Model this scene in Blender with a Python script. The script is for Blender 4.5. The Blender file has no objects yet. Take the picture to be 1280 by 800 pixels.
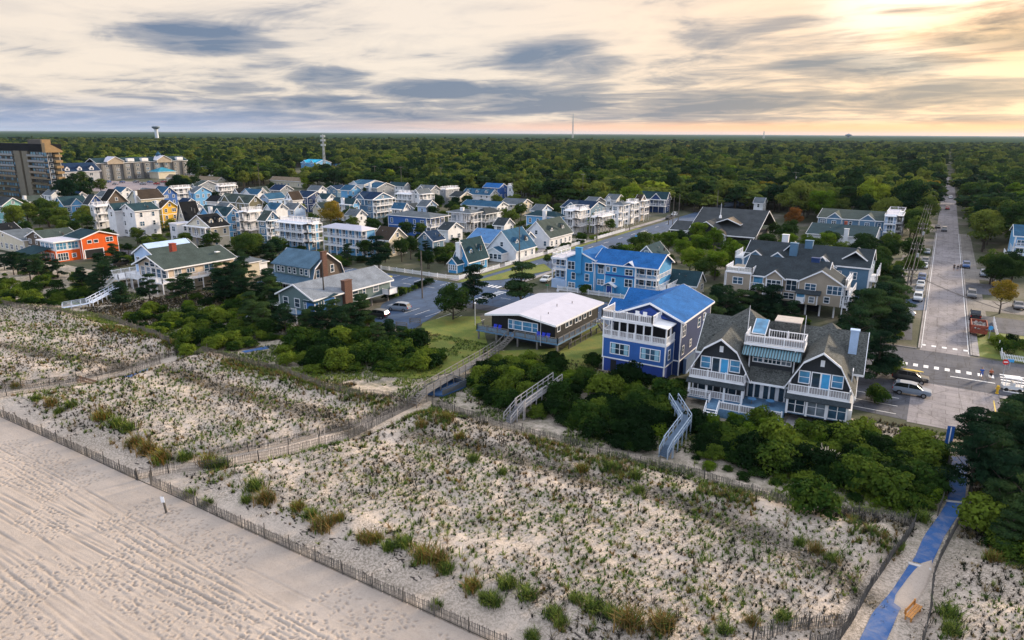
import bpy, math, random
import numpy as np
from mathutils import Vector
PI = math.pi
R_ = math.radians
SC = bpy.context.scene
COL = SC.collection
rnd = random.Random(7)
# ------------------------------------------------------------------ camera model: pixel of a 1280x800 picture <-> metres
CAM_F = 1280*24/36; CAM_P = R_(15.3); CAM_R = R_(0.3); CAM_YAW = R_(31.7); CAM_H = 35.0

def ray(px, py):
    u = (px-640)/CAM_F; v = -(py-400)/CAM_F
    a = u*math.cos(CAM_R)-v*math.sin(CAM_R); b = u*math.sin(CAM_R)+v*math.cos(CAM_R)
    dy = math.cos(CAM_P)+b*math.sin(CAM_P); dz = -math.sin(CAM_P)+b*math.cos(CAM_P)
    c, s = math.cos(CAM_YAW), math.sin(CAM_YAW)
    return (c*a-s*dy, s*a+c*dy, dz)

def at(px, py, z=0.0):
    d = ray(px, py); t = (z-CAM_H)/d[2]
    return d[0]*t, d[1]*t

def proj(X, Y, Z):
    c, s = math.cos(CAM_YAW), math.sin(CAM_YAW)
    x = c*X+s*Y; y = -s*X+c*Y; z = Z-CAM_H
    f = y*math.cos(CAM_P)-z*math.sin(CAM_P); up = y*math.sin(CAM_P)+z*math.cos(CAM_P)
    if f < .1: return (-9999, -9999)
    a, b = x/f, up/f
    u = a*math.cos(CAM_R)+b*math.sin(CAM_R); v = -a*math.sin(CAM_R)+b*math.cos(CAM_R)
    return 640+CAM_F*u, 400-CAM_F*v

def solveX(px, Y, Z, X0):       # the X left or right of X0 that shows at column px
    a, b = X0-150, X0+150
    for _ in range(50):
        m = (a+b)/2
        if proj(m, Y, Z)[0] < px: a = m
        else: b = m
    return (a+b)/2

def solveY(px, X, Z, Y0):
    a, b = Y0, Y0+200
    sgn = 1 if proj(X, b, Z)[0] > proj(X, a, Z)[0] else -1
    for _ in range(50):
        m = (a+b)/2
        if (proj(X, m, Z)[0]-px)*sgn < 0: a = m
        else: b = m
    return (a+b)/2

# ------------------------------------------------------------------ smooth value noise
def _h(ix, iy, seed):
    n = (ix*374761393+iy*668265263+seed*974634777) & 0xffffffff
    n = ((n ^ (n >> 13))*1274126177) & 0xffffffff
    return ((n ^ (n >> 16)) & 0xffff)/65535.0

def vnoise(x, y, seed=0):
    x = np.asarray(x, float); y = np.asarray(y, float)
    ix = np.floor(x).astype(np.int64); iy = np.floor(y).astype(np.int64)
    fx = x-ix; fy = y-iy
    fx = fx*fx*(3-2*fx); fy = fy*fy*(3-2*fy)
    a = _h(ix, iy, seed); b = _h(ix+1, iy, seed); c = _h(ix, iy+1, seed); d = _h(ix+1, iy+1, seed)
    return (a*(1-fx)+b*fx)*(1-fy)+(c*(1-fx)+d*fx)*fy

def fbm(x, y, seed=0, n=3):
    r = 0; a = .5; t = 0
    for i in range(n):
        r = r+a*vnoise(np.asarray(x)*2**i, np.asarray(y)*2**i, seed+i*17); t += a; a *= .5
    return r/t

def sst(a, b, x):
    t = np.clip((np.asarray(x, float)-a)/(b-a), 0, 1); return t*t*(3-2*t)

def dist_poly(X, Y, pts):
    d = np.full(np.shape(X), 1e9)
    for (ax, ay), (bx, by) in zip(pts[:-1], pts[1:]):
        vx, vy = bx-ax, by-ay; L = vx*vx+vy*vy+1e-9
        t = np.clip(((X-ax)*vx+(Y-ay)*vy)/L, 0, 1)
        d = np.minimum(d, np.hypot(X-ax-t*vx, Y-ay-t*vy))
    return d

# ------------------------------------------------------------------ objects
def tag(o, label=None, cat=None, group=None, kind=None):
    if label: o['label'] = label
    if cat: o['category'] = cat
    if group: o['group'] = group
    if kind: o['kind'] = kind
    return o

def thing(name, label, cat, loc=(0, 0, 0), rz=0.0, group=None):
    o = bpy.data.objects.new(name, None); COL.objects.link(o)
    o.empty_display_size = .3
    o.location = loc; o.rotation_euler = (0, 0, rz)
    return tag(o, label, cat, group)

def copy_tree(o, parent=None):
    c = o.copy(); COL.objects.link(c)
    if parent: c.parent = parent
    for ch in list(o.children): copy_tree(ch, c)
    return c

class MB:
    def __init__(s): s.v = []; s.f = []; s.m = []
    def add(s, vs, fs, mi=0):
        n = len(s.v); s.v += [tuple(p) for p in vs]
        for f in fs: s.f.append(tuple(n+i for i in f)); s.m.append(mi)
        return s
    def box(s, x0, y0, z0, x1, y1, z1, mi=0):
        if x0 > x1: x0, x1 = x1, x0
        if y0 > y1: y0, y1 = y1, y0
        if z0 > z1: z0, z1 = z1, z0
        return s.add([(x0, y0, z0), (x1, y0, z0), (x1, y1, z0), (x0, y1, z0), (x0, y0, z1), (x1, y0, z1), (x1, y1, z1), (x0, y1, z1)],
                     [(3, 2, 1, 0), (4, 5, 6, 7), (0, 1, 5, 4), (1, 2, 6, 5), (2, 3, 7, 6), (3, 0, 4, 7)], mi)
    def bar(s, p, q, w, h=None, mi=0, up=(0, 0, 1)):
        h = h or w; p = Vector(p); q = Vector(q); d = q-p
        if d.length < 1e-6: return s
        d.normalize(); u = Vector(up)
        if abs(d.dot(u)) > .95: u = Vector((0, 1, 0))
        a = d.cross(u).normalized()*w/2; b = a.cross(d).normalized()*h/2
        vs = [p-a-b, p+a-b, p+a+b, p-a+b, q-a-b, q+a-b, q+a+b, q-a+b]
        return s.add(vs, [(3, 2, 1, 0), (4, 5, 6, 7), (0, 1, 5, 4), (1, 2, 6, 5), (2, 3, 7, 6), (3, 0, 4, 7)], mi)
    def tube(s, p, q, r0, r1=None, n=8, mi=0):
        r1 = r0 if r1 is None else r1; p = Vector(p); q = Vector(q); d = (q-p).normalized()
        u = Vector((0, 0, 1)) if abs(d.z) < .9 else Vector((1, 0, 0))
        a = d.cross(u).normalized(); b = d.cross(a)
        vs = []
        for c, r in ((p, r0), (q, r1)):
            for i in range(n):
                t = 2*PI*i/n; vs.append(c+a*math.cos(t)*r+b*math.sin(t)*r)
        fs = [(i, (i+1) % n, n+(i+1) % n, n+i) for i in range(n)]+[tuple(range(n-1, -1, -1)), tuple(range(n, 2*n))]
        return s.add(vs, fs, mi)
    def lathe(s, prof, n=12, c=(0, 0, 0), mi=0):
        vs = []; fs = []
        for r, z in prof:
            for i in range(n):
                t = 2*PI*i/n; vs.append((c[0]+r*math.cos(t), c[1]+r*math.sin(t), c[2]+z))
        for k in range(len(prof)-1):
            for i in range(n):
                j = (i+1) % n; fs.append((k*n+i, k*n+j, (k+1)*n+j, (k+1)*n+i))
        fs.append(tuple(range(n-1, -1, -1))); fs.append(tuple((len(prof)-1)*n+i for i in range(n)))
        return s.add(vs, fs, mi)
    def extr(s, prof, axis, t0, t1, mi=0):
        """closed profile of (a,z), extruded along axis 'x' (a is y) or 'y' (a is x)"""
        n = len(prof)
        P = (lambda a, z, t: (t, a, z)) if axis == 'x' else (lambda a, z, t: (a, t, z))
        vs = [P(a, z, t0) for a, z in prof]+[P(a, z, t1) for a, z in prof]
        fs = [(i, (i+1) % n, n+(i+1) % n, n+i) for i in range(n)]+[tuple(range(n-1, -1, -1)), tuple(range(n, 2*n))]
        return s.add(vs, fs, mi)
    def strip(s, line, th, axis, t0, t1, mi=0):
        """open polyline of (a,z) given a thickness th downward, extruded along the axis"""
        n = len(line)
        P = (lambda a, z, t: (t, a, z)) if axis == 'x' else (lambda a, z, t: (a, t, z))
        vs = []
        for t in (t0, t1):
            vs += [P(a, z, t) for a, z in line]+[P(a, z-th, t) for a, z in line]
        fs = []
        for i in range(n-1):
            fs += [(i, i+1, 2*n+i+1, 2*n+i), (n+i, 3*n+i, 3*n+i+1, n+i+1), (i, n+i, n+i+1, i+1), (2*n+i, 2*n+i+1, 3*n+i+1, 3*n+i)]
        fs += [(0, 2*n, 3*n, n), (n-1, 2*n-1, 4*n-1, 3*n-1)]
        return s.add(vs, fs, mi)
    def mesh(s, name, mats):
        me = bpy.data.meshes.new(name); me.from_pydata(s.v, [], s.f)
        for m in (mats if isinstance(mats, (list, tuple)) else [mats]): me.materials.append(m)
        if any(s.m): me.polygons.foreach_set('material_index', s.m)
        me.validate(); me.update()
        return fixn(me)
    def build(s, name, mats, parent=None, loc=None):
        if not s.v: return None
        o = bpy.data.objects.new(name, s.mesh(name, mats)); COL.objects.link(o)
        if parent: o.parent = parent
        if loc: o.location = loc
        return o

import bmesh
def fixn(me):
    bm = bmesh.new(); bm.from_mesh(me); bmesh.ops.recalc_face_normals(bm, faces=bm.faces); bm.to_mesh(me); bm.free(); return me

def link(name, me, parent=None, loc=None, rz=0.0):
    o = bpy.data.objects.new(name, me); COL.objects.link(o)
    if parent: o.parent = parent
    if loc: o.location = loc
    if rz: o.rotation_euler = (0, 0, rz)
    return o

def np_mesh(name, verts, faces, mat, smooth=False, uniform=4):
    verts = np.asarray(verts, np.float32); faces = np.asarray(faces, np.int32)
    me = bpy.data.meshes.new(name)
    me.vertices.add(len(verts)); me.vertices.foreach_set('co', verts.ravel())
    n = faces.shape[1]
    me.loops.add(faces.size); me.loops.foreach_set('vertex_index', faces.ravel())
    me.polygons.add(len(faces)); me.polygons.foreach_set('loop_start', np.arange(0, faces.size, n, dtype=np.int32))
    me.polygons.foreach_set('loop_total', np.full(len(faces), n, np.int32))
    if smooth: me.polygons.foreach_set('use_smooth', np.ones(len(faces), bool))
    if isinstance(mat, (list, tuple)):
        for m in mat: me.materials.append(m)
    elif mat: me.materials.append(mat)
    me.update(calc_edges=True)
    return me

def grid(name, xs, ys, zf, mat, smooth=True):
    X, Y = np.meshgrid(xs, ys); Z = zf(X, Y)
    v = np.stack([X, Y, Z], -1).reshape(-1, 3)
    nx, ny = len(xs), len(ys)
    i = np.arange(nx-1)[None, :]+nx*np.arange(ny-1)[:, None]
    f = np.stack([i, i+1, i+nx+1, i+nx], -1).reshape(-1, 4)
    o = link(name, np_mesh(name, v, f, mat, smooth)); return o

# ------------------------------------------------------------------ materials
MATS = {}
def nodes(m):
    nt = m.node_tree; return nt, nt.nodes, nt.links
def newmat(name):
    m = bpy.data.materials.new(name); m.use_nodes = True; m.node_tree.nodes.clear()
    nt, N, L = nodes(m)
    out = N.new('ShaderNodeOutputMaterial'); b = N.new('ShaderNodeBsdfPrincipled'); L.new(b.outputs[0], out.inputs[0])
    return m, N, L, b
def coord(N, L, space='Object', scale=(1, 1, 1)):
    t = N.new('ShaderNodeTexCoord'); mp = N.new('ShaderNodeMapping'); L.new(t.outputs[space], mp.inputs[0]); mp.inputs['Scale'].default_value = scale
    return mp.outputs[0]
def noise(N, L, vec, scale, detail=3, rough=.55, dist=0):
    n = N.new('ShaderNodeTexNoise'); L.new(vec, n.inputs['Vector']); n.inputs['Scale'].default_value = scale
    n.inputs['Detail'].default_value = detail; n.inputs['Roughness'].default_value = rough; n.inputs['Distortion'].default_value = dist
    return n.outputs['Fac']
def ramp(N, L, fac, stops):
    r = N.new('ShaderNodeValToRGB'); L.new(fac, r.inputs[0]); e = r.color_ramp.elements
    while len(e) < len(stops): e.new(.5)
    for k, (p, c) in zip(e, stops):
        k.position = p; k.color = (c, c, c, 1) if isinstance(c, (int, float)) else (*c, 1)
    return r.outputs[0]
def mix(N, L, fac, a, b, mode='MIX'):
    m = N.new('ShaderNodeMix'); m.data_type = 'RGBA'; m.blend_type = mode
    for sock, val in ((m.inputs['Factor'], fac), (m.inputs['A'], a), (m.inputs['B'], b)):
        if hasattr(val, 'links') or hasattr(val, 'is_linked'): L.new(val, sock)
        elif isinstance(val, (int, float)): sock.default_value = val
        else: sock.default_value = (*val, 1)
    return m.outputs['Result']
# Mix node has several A/B sockets: pick the colour ones
def mix(N, L, fac, a, b, mode='MIX'):
    m = N.new('ShaderNodeMix'); m.data_type = 'RGBA'; m.blend_type = mode
    for sock, val in ((m.inputs[0], fac), (m.inputs[6], a), (m.inputs[7], b)):
        if isinstance(val, bpy.types.NodeSocket): L.new(val, sock)
        elif isinstance(val, (int, float)): sock.default_value = val if sock.type == 'VALUE' else (val, val, val, 1)
        else: sock.default_value = (*val, 1)
    return m.outputs[2]
def math_(N, L, op, a, b=None, c=None):
    m = N.new('ShaderNodeMath'); m.operation = op
    for k, val in enumerate((a, b, c)):
        if val is None: continue
        if isinstance(val, bpy.types.NodeSocket): L.new(val, m.inputs[k])
        else: m.inputs[k].default_value = val
    return m.outputs[0]
def bump(N, L, b, h, strength, dist=.05):
    n = N.new('ShaderNodeBump'); n.inputs['Strength'].default_value = strength; n.inputs['Distance'].default_value = dist
    L.new(h, n.inputs['Height']); L.new(n.outputs[0], b.inputs['Normal'])

def plain(name, c, rough=.6, metal=0.0, var=.12, scale=1.5, spec=.4):
    if name in MATS: return MATS[name]
    m, N, L, b = newmat(name); v = coord(N, L)
    f = noise(N, L, v, scale, 4)
    lo = tuple(x*(1-var) for x in c); hi = tuple(min(1, x*(1+var)) for x in c)
    L.new(ramp(N, L, f, [(.3, lo), (.7, hi)]), b.inputs['Base Color'])
    b.inputs['Roughness'].default_value = rough; b.inputs['Metallic'].default_value = metal; b.inputs['Specular IOR Level'].default_value = spec
    MATS[name] = m; return m

def siding(name, c, shingle=False):
    if name in MATS: return MATS[name]
    m, N, L, b = newmat(name); v = coord(N, L)
    f = noise(N, L, v, .7, 5); g = noise(N, L, coord(N, L, scale=(6, 6, 14)), 1.0 if not shingle else 2.2, 2)
    k = .30 if shingle else .13
    base = ramp(N, L, f, [(.3, tuple(x*.88 for x in c)), (.7, tuple(min(1, x*1.08) for x in c))])
    L.new(mix(N, L, 1.0, base, ramp(N, L, g, [(.35, 1-k), (.65, 1.0)]), 'MULTIPLY'), b.inputs['Base Color'])
    w = N.new('ShaderNodeTexWave'); w.wave_type = 'BANDS'; w.bands_direction = 'Z'; w.wave_profile = 'SAW'; L.new(v, w.inputs['Vector']); w.inputs['Scale'].default_value = 1.6
    bump(N, L, b, w.outputs['Fac'], .5, .03)
    b.inputs['Roughness'].default_value = .65; b.inputs['Specular IOR Level'].default_value = .3
    MATS[name] = m; return m

def shingles(name, c, mott=.35):
    if name in MATS: return MATS[name]
    m, N, L, b = newmat(name); v = coord(N, L)
    f = noise(N, L, v, .5, 5); g = noise(N, L, coord(N, L, scale=(3.2, 3.2, 5)), 1.3, 3, .7)
    base = ramp(N, L, f, [(.3, tuple(x*.8 for x in c)), (.7, tuple(min(1, x*1.2) for x in c))])
    L.new(mix(N, L, 1.0, base, ramp(N, L, g, [(.3, 1-mott), (.7, 1+mott*.6)]), 'MULTIPLY'), b.inputs['Base Color'])
    br = N.new('ShaderNodeTexWave'); br.wave_type = 'BANDS'; br.bands_direction = 'Z'; br.wave_profile = 'SAW'; L.new(v, br.inputs['Vector']); br.inputs['Scale'].default_value = 2.6
    bump(N, L, b, mix(N, L, .5, br.outputs['Fac'], g), .6, .04)
    b.inputs['Roughness'].default_value = .95; b.inputs['Specular IOR Level'].default_value = .10
    MATS[name] = m; return m

def foliage(name, dark, mid, light, var=.5):
    m, N, L, b = newmat(name)
    oi = N.new('ShaderNodeObjectInfo'); v = coord(N, L)
    f = noise(N, L, v, .35, 2); g = noise(N, L, v, 2.5, 2)
    k = math_(N, L, 'ADD', math_(N, L, 'MULTIPLY', f, .9), math_(N, L, 'MULTIPLY', math_(N, L, 'SUBTRACT', oi.outputs['Random'], .5), var))
    k = math_(N, L, 'ADD', k, math_(N, L, 'MULTIPLY', math_(N, L, 'SUBTRACT', g, .5), .5))
    k = math_(N, L, 'ADD', k, math_(N, L, 'MULTIPLY', math_(N, L, 'SUBTRACT', noise(N, L, oi.outputs['Location'], .011, 4), .5), 1.5))
    c = ramp(N, L, k, [(.15, dark), (.45, mid), (.8, light)])
    L.new(c, b.inputs['Base Color']); b.inputs['Roughness'].default_value = .95; b.inputs['Specular IOR Level'].default_value = .03
    tr = N.new('ShaderNodeBsdfTranslucent'); L.new(c, tr.inputs[0]); ms = N.new('ShaderNodeMixShader'); ms.inputs[0].default_value = .3
    out = [n for n in N if n.type == 'OUTPUT_MATERIAL'][0]
    L.new(b.outputs[0], ms.inputs[1]); L.new(tr.outputs[0], ms.inputs[2]); L.new(ms.outputs[0], out.inputs[0])
    MATS[name] = m; return m

def glass(name, c=(.03, .06, .09)):
    if name in MATS: return MATS[name]
    m, N, L, b = newmat(name)
    f = noise(N, L, coord(N, L, 'Object'), .8, 1)
    L.new(ramp(N, L, f, [(.35, tuple(x*.5 for x in c)), (.65, c)]), b.inputs['Base Color'])
    b.inputs['Roughness'].default_value = .08; b.inputs['Specular IOR Level'].default_value = .8
    MATS[name] = m; return m

WHITE = siding('white_siding', (.78, .79, .82)); TRIM = plain('white_trim', (.82, .82, .84), .45, var=.05)
GLASS = glass('window_glass'); GLASSB = glass('blue_window_glass', (.10, .33, .55))
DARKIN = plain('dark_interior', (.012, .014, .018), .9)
WC = dict(W=WHITE, C=siding('cream_siding', (.62, .56, .44)), T=siding('tan_shingle_siding', (.42, .35, .27), True), LB=siding('light_blue_siding', (.13, .38, .68)),
          SK=siding('sky_blue_siding', (.05, .30, .60)), RB=siding('royal_blue_siding', (.035, .125, .40)), NB=siding('navy_siding', (.018, .05, .16)), SB=siding('steel_blue_siding', (.10, .20, .31)),
          TL=siding('teal_siding', (.22, .47, .45)), Y=siding('yellow_siding', (.72, .42, .03)), O=siding('orange_siding', (.72, .11, .008)), G=siding('grey_siding', (.24, .27, .31)),
          OL=siding('olive_siding', (.15, .14, .09)), GG=siding('grey_green_siding', (.13, .19, .19)), BR=siding('brown_shingle_siding', (.12, .09, .07), True), DK=siding('dark_shingle_siding', (.03, .035, .042), True),
          WB=siding('pale_blue_siding', (.42, .56, .78)), LV=siding('lavender_siding', (.52, .56, .78)), DB=siding('dark_brown_board_siding', (.014, .014, .014)), PK=siding('pinkish_tan_siding', (.40, .26, .2)))
RC = dict(D=shingles('charcoal_shingles', (.040, .050, .058)), T=shingles('teal_grey_shingles', (.022, .052, .066)), B=shingles('blue_shingles', (.030, .095, .17)), RB=shingles('bright_blue_shingles', (.022, .12, .34)),
          G=shingles('grey_shingles', (.11, .13, .15)), GG=shingles('green_grey_shingles', (.055, .075, .07)), BR=shingles('brown_shingles', (.05, .038, .03)), K=shingles('black_shingles', (.012, .014, .017)), P=plain('pale_membrane_roof', (.50, .49, .56), .85, var=.05, scale=.8, spec=.1),
          N=shingles('navy_shingles', (.012, .032, .075)), S=shingles('pale_blue_roof', (.10, .22, .42), .2), CY=shingles('cyan_roof', (.03, .32, .52), .1), TA=shingles('tan_shingles', (.22, .17, .12)), MT=shingles('mottled_grey_shingles', (.10, .105, .10), .75))
# ================================================================== SETTING
def P(pts, z=0.0): return [at(x, y, z) for x, y in pts]
MATC_E = [(1073.7, 802), (1090, 767), (1113, 741), (1135, 707), (1142, 699), (1155, 670), (1174, 644), (1184, 626), (1186, 608), (1189, 571)]
MATR_E = [(1108, 802), (1124, 764), (1140, 735), (1158, 712), (1166, 701), (1181, 670), (1200, 641), (1205, 628), (1208, 605), (1210, 571)]
PATH_L = P(MATC_E); PATH_R = P(MATR_E)
PATHC = [((a[0]+b[0])/2, (a[1]+b[1])/2) for a, b in zip(PATH_L, PATH_R)]
PATHC = [(PATHC[0][0]-1.5, PATHC[0][1]-16)]+PATHC+[(6.2, 96)]
CROSSC = P([(172, 596), (285, 577), (360, 563), (437, 544), (524, 509), (560, 480)])
LEFTP = P([(-60, 500), (40, 488), (110, 478), (170, 463), (230, 447), (320, 431), (380, 424)])

def zt(X, Y):
    """height of the ground everywhere"""
    X = np.asarray(X, float); Y = np.asarray(Y, float)
    beach = -.03*np.clip(34-Y, 0, 40)
    w = sst(34.2, 40, Y)*(1-sst(59, 70, Y))
    big = .55+.9*fbm(X*.09+3, Y*.13, 3)+.5*(fbm(X*.35, Y*.45, 5)-.5)
    d = w*big
    d = d+.55*np.exp(-((Y-61.5)/2.6)**2)*(.6+.8*vnoise(X*.12, Y*.1, 9))
    d = d+.22*(fbm(X*.9, Y*.9, 11)-.5)*sst(34.2, 36, Y)*(1-sst(74, 84, Y))
    d = d+.10*(fbm(X*2.6, Y*2.6, 12, 2)-.5)*sst(34.2, 36, Y)*(1-sst(70, 80, Y))
    dp = np.minimum(np.minimum(dist_poly(X, Y, PATHC), dist_poly(X, Y, CROSSC)), dist_poly(X, Y, LEFTP))
    d = d*(.12+.88*sst(1.6, 4.0, dp))
    return beach+d
def zg(x, y): return float(zt(np.array([x]), np.array([y]))[0])
def atg(px, py, dz=0.0):
    z = 0
    for _ in range(6):
        x, y = at(px, py, z+dz); z = zg(x, y)
    return x, y, z

# --- sand materials
def sandmat(name, base, mott, bs=.35):
    m, N, L, b = newmat(name); v = coord(N, L)
    f = noise(N, L, v, .12, 5, .6); g = noise(N, L, v, 3.5, 5, .75); h = noise(N, L, v, 14, 3, .7)
    c = ramp(N, L, f, [(.32, tuple(x*.86 for x in base)), (.68, tuple(x*1.08 for x in base))])
    c = mix(N, L, 1, c, ramp(N, L, g, [(.30, 1-mott), (.52, 1.0)]), 'MULTIPLY')
    c = mix(N, L, 1, c, ramp(N, L, h, [(.3, .86), (.6, 1.04)]), 'MULTIPLY')
    L.new(c, b.inputs['Base Color']); b.inputs['Roughness'].default_value = .95; b.inputs['Specular IOR Level'].default_value = .1
    bump(N, L, b, mix(N, L, .5, g, h), bs, .12)
    return m, N, L, b, c
beachm, N, L, b, c = sandmat('beach_sand', (.475, .40, .34), .12, .5)
at_ = N.new('ShaderNodeAttribute'); at_.attribute_name = 'pit_shade'      # shade of ruts and prints, painted into the sand as a browner tone
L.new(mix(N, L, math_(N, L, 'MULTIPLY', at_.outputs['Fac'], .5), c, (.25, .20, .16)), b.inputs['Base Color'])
dunem, N, L, b, c = sandmat('dune_sand', (.64, .54, .455), .16, .9)
v = coord(N, L)
# dead grass litter: darker grey-brown flecks gathered in long patches
pt = noise(N, L, coord(N, L, scale=(.05, .13, 1)), 1.6, 4, .6); fl = noise(N, L, v, 5.0, 4, .8)
mask = math_(N, L, 'MULTIPLY', ramp(N, L, pt, [(.36, .12), (.56, 1)]), ramp(N, L, fl, [(.44, 0), (.56, 1)]))
sp = N.new('ShaderNodeSeparateXYZ'); L.new(v, sp.inputs[0])
back = ramp(N, L, math_(N, L, 'MULTIPLY_ADD', sp.outputs['Y'], 1/20.0, -60/20.0), [(0, 0), (.35, .65)])
mask2 = math_(N, L, 'MULTIPLY', back, ramp(N, L, noise(N, L, v, .7, 6, .75), [(.38, 0), (.60, 1)]))
c2 = mix(N, L, math_(N, L, 'MULTIPLY', mask, .66), c, (.13, .115, .08)); c2 = mix(N, L, mask2, c2, (.075, .085, .042))
at_ = N.new('ShaderNodeAttribute'); at_.attribute_name = 'litter_shade'      # swales: dead leaves plus hollow shade painted into the sand colour
c2 = mix(N, L, math_(N, L, 'MULTIPLY', at_.outputs['Fac'], ramp(N, L, fl, [(.32, .25), (.54, .95)])), c2, (.085, .075, .055))
L.new(c2, b.inputs['Base Color'])

# --- town ground: patches of turf, bare earth and sand
gm, N, L, b = newmat('town_ground'); v = coord(N, L)
f = noise(N, L, v, .06, 5, .65); g = noise(N, L, v, 1.4, 5, .7)
c = ramp(N, L, f, [(.32, (.022, .034, .012)), (.50, (.05, .058, .024)), (.60, (.11, .10, .075)), (.74, (.24, .22, .19))])
c = mix(N, L, 1, c, ramp(N, L, g, [(.3, .55), (.65, 1.15)]), 'MULTIPLY')
L.new(c, b.inputs['Base Color']); b.inputs['Roughness'].default_value = .95; bump(N, L, b, g, .6, .15)
TOWNM = gm
gm, N, L, b = newmat('forest_floor'); v = coord(N, L)
c = ramp(N, L, noise(N, L, v, .02, 5, .6), [(.3, (.010, .022, .010)), (.6, (.022, .034, .012)), (.8, (.035, .04, .015))])
L.new(c, b.inputs['Base Color']); b.inputs['Roughness'].default_value = 1; FLOORM = gm

# --- beach with wheel ruts and footprints pressed into it
bx = np.arange(-128, -8, .095); by = np.arange(4, 34.21, .095)
ruts = []
rr = np.random.RandomState(4)
for y0 in np.concatenate([np.arange(19.5, 29.8, .62), np.arange(6, 19.4, 2.1)]):
    ruts.append((y0+rr.uniform(-.3, .3), rr.uniform(.2, 2.0), rr.uniform(.02, .06), rr.uniform(0, 6.3), rr.uniform(-.045, .045), rr.uniform(.35, 1.0)))
def zbeach(X, Y):
    Z = zt(X, Y); Zb = Z.copy()
    e = (1-sst(32.2, 33.6, Y))
    for (y0, A, k, ph, sl, w) in ruts:
        yc = y0+A*np.sin(k*X+ph)+sl*(X+60)
        for off in (-.85, .85):
            t = (Y-yc-off)
            Z += e*w*(-.032*np.exp(-(t/.10)**2)+.014*np.exp(-((np.abs(t)-.23)/.08)**2)) * (.75+.5*vnoise(X*.5, Y*.2, 31))
    Z += .05*e*(fbm(X*.7, Y*1.1, 41, 3)-.5)
    # footprints
    r2 = np.random.RandomState(9); x0, y0_, st = bx[0], by[0], .095
    n = 15000
    fx = r2.uniform(bx[0]+1, bx[-1]-1, n); fy = r2.uniform(by[0]+1, 33.0, n)
    keep = vnoise(fx*.12, fy*.2, 77)+.25*(fy < 19) > .38
    for x, y in zip(fx[keep], fy[keep]):
        i = int((x-x0)/st); j = int((y-y0_)/st); a = r2.uniform(0, PI); ca, sa = math.cos(a), math.sin(a)
        sl = (slice(max(0, j-4), j+5), slice(max(0, i-4), i+5))
        dx = X[sl]-x; dy = Y[sl]-y; u = ca*dx+sa*dy; w = -sa*dx+ca*dy
        q = (u/.17)**2+(w/.10)**2
        Z[sl] += -.065*np.exp(-q)+.02*np.exp(-((np.sqrt(q)-1.7)/.5)**2)
    global PIT_SHADE; PIT_SHADE = np.clip(-(Z-Zb)/.045, 0, 1)
    return Z
beach = grid('beach', bx, by, zbeach, beachm); at_ = beach.data.attributes.new('pit_shade', 'FLOAT', 'POINT'); at_.data.foreach_set('value', PIT_SHADE.astype(np.float32).ravel()); tag(beach, kind='structure')
dx_ = np.arange(-165, 26.01, .28); dy_ = np.concatenate([[34.21-.11*.0+0.0], np.arange(34.45, 92, .28)])
dune = grid('dune', dx_, dy_, lambda X, Y: zt(X, Y)+.004*(Y < 34.3), dunem); tag(dune, kind='structure')
# farther beach and dune, coarse, so that nothing ends at the frame
for nm, xs, ys, mt in (('beach', np.arange(-700, -127, 3.), np.arange(-40, 36, 2.), beachm), ('beach', np.arange(-128, 300, 4.), np.arange(-60, 4.9, 2.), beachm), ('beach', np.arange(-8.5, 300, 3.), np.arange(4, 35, 2.), beachm),
                       ('dune', np.arange(-700, -164, 2.), np.arange(34, 93, 2.), dunem), ('dune', np.arange(25.5, 300, 2.), np.arange(34, 93, 2.), dunem)):
    tag(grid(nm, xs, ys, lambda X, Y: zt(X, Y)-.02, mt), kind='structure')
BANDS = [P([(520, 545), (600, 562), (700, 590), (830, 625), (950, 670), (1090, 742)], .8), P([(205, 462), (290, 490), (370, 515), (450, 535)], .8), P([(0, 432), (80, 448), (150, 455)], .8)]
def band_at(X, Y):
    r = np.zeros(np.shape(X))
    for b_ in BANDS: r = np.maximum(r, 1-sst(.4, 2.6, dist_poly(X, Y, b_)+1.6*(fbm(np.asarray(X)*.5, np.asarray(Y)*.7, 81, 3)-.5)))
    return r
vv = np.empty(len(dune.data.vertices)*3); dune.data.vertices.foreach_get('co', vv); vv = vv.reshape(-1, 3)
at_ = dune.data.attributes.new('litter_shade', 'FLOAT', 'POINT'); at_.data.foreach_set('value', band_at(vv[:, 0], vv[:, 1]).astype(np.float32))
def zfar(X, Y): return -.03*np.ones_like(X)
g = MB(); g.add([(-900, 91.5, -.012), (700, 91.5, -.012), (700, 900, -.012), (-900, 900, -.012)], [(0, 1, 2, 3)])
tag(g.build('ground', TOWNM), kind='structure')
g = MB(); S_ = 45000.0
g.add([(-S_, 34, -.9), (S_, 34, -.9), (S_, S_, -.9), (-S_, S_, -.9)], [(0, 1, 2, 3)])
tag(g.build('terrain', FLOORM), kind='structure')

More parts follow.
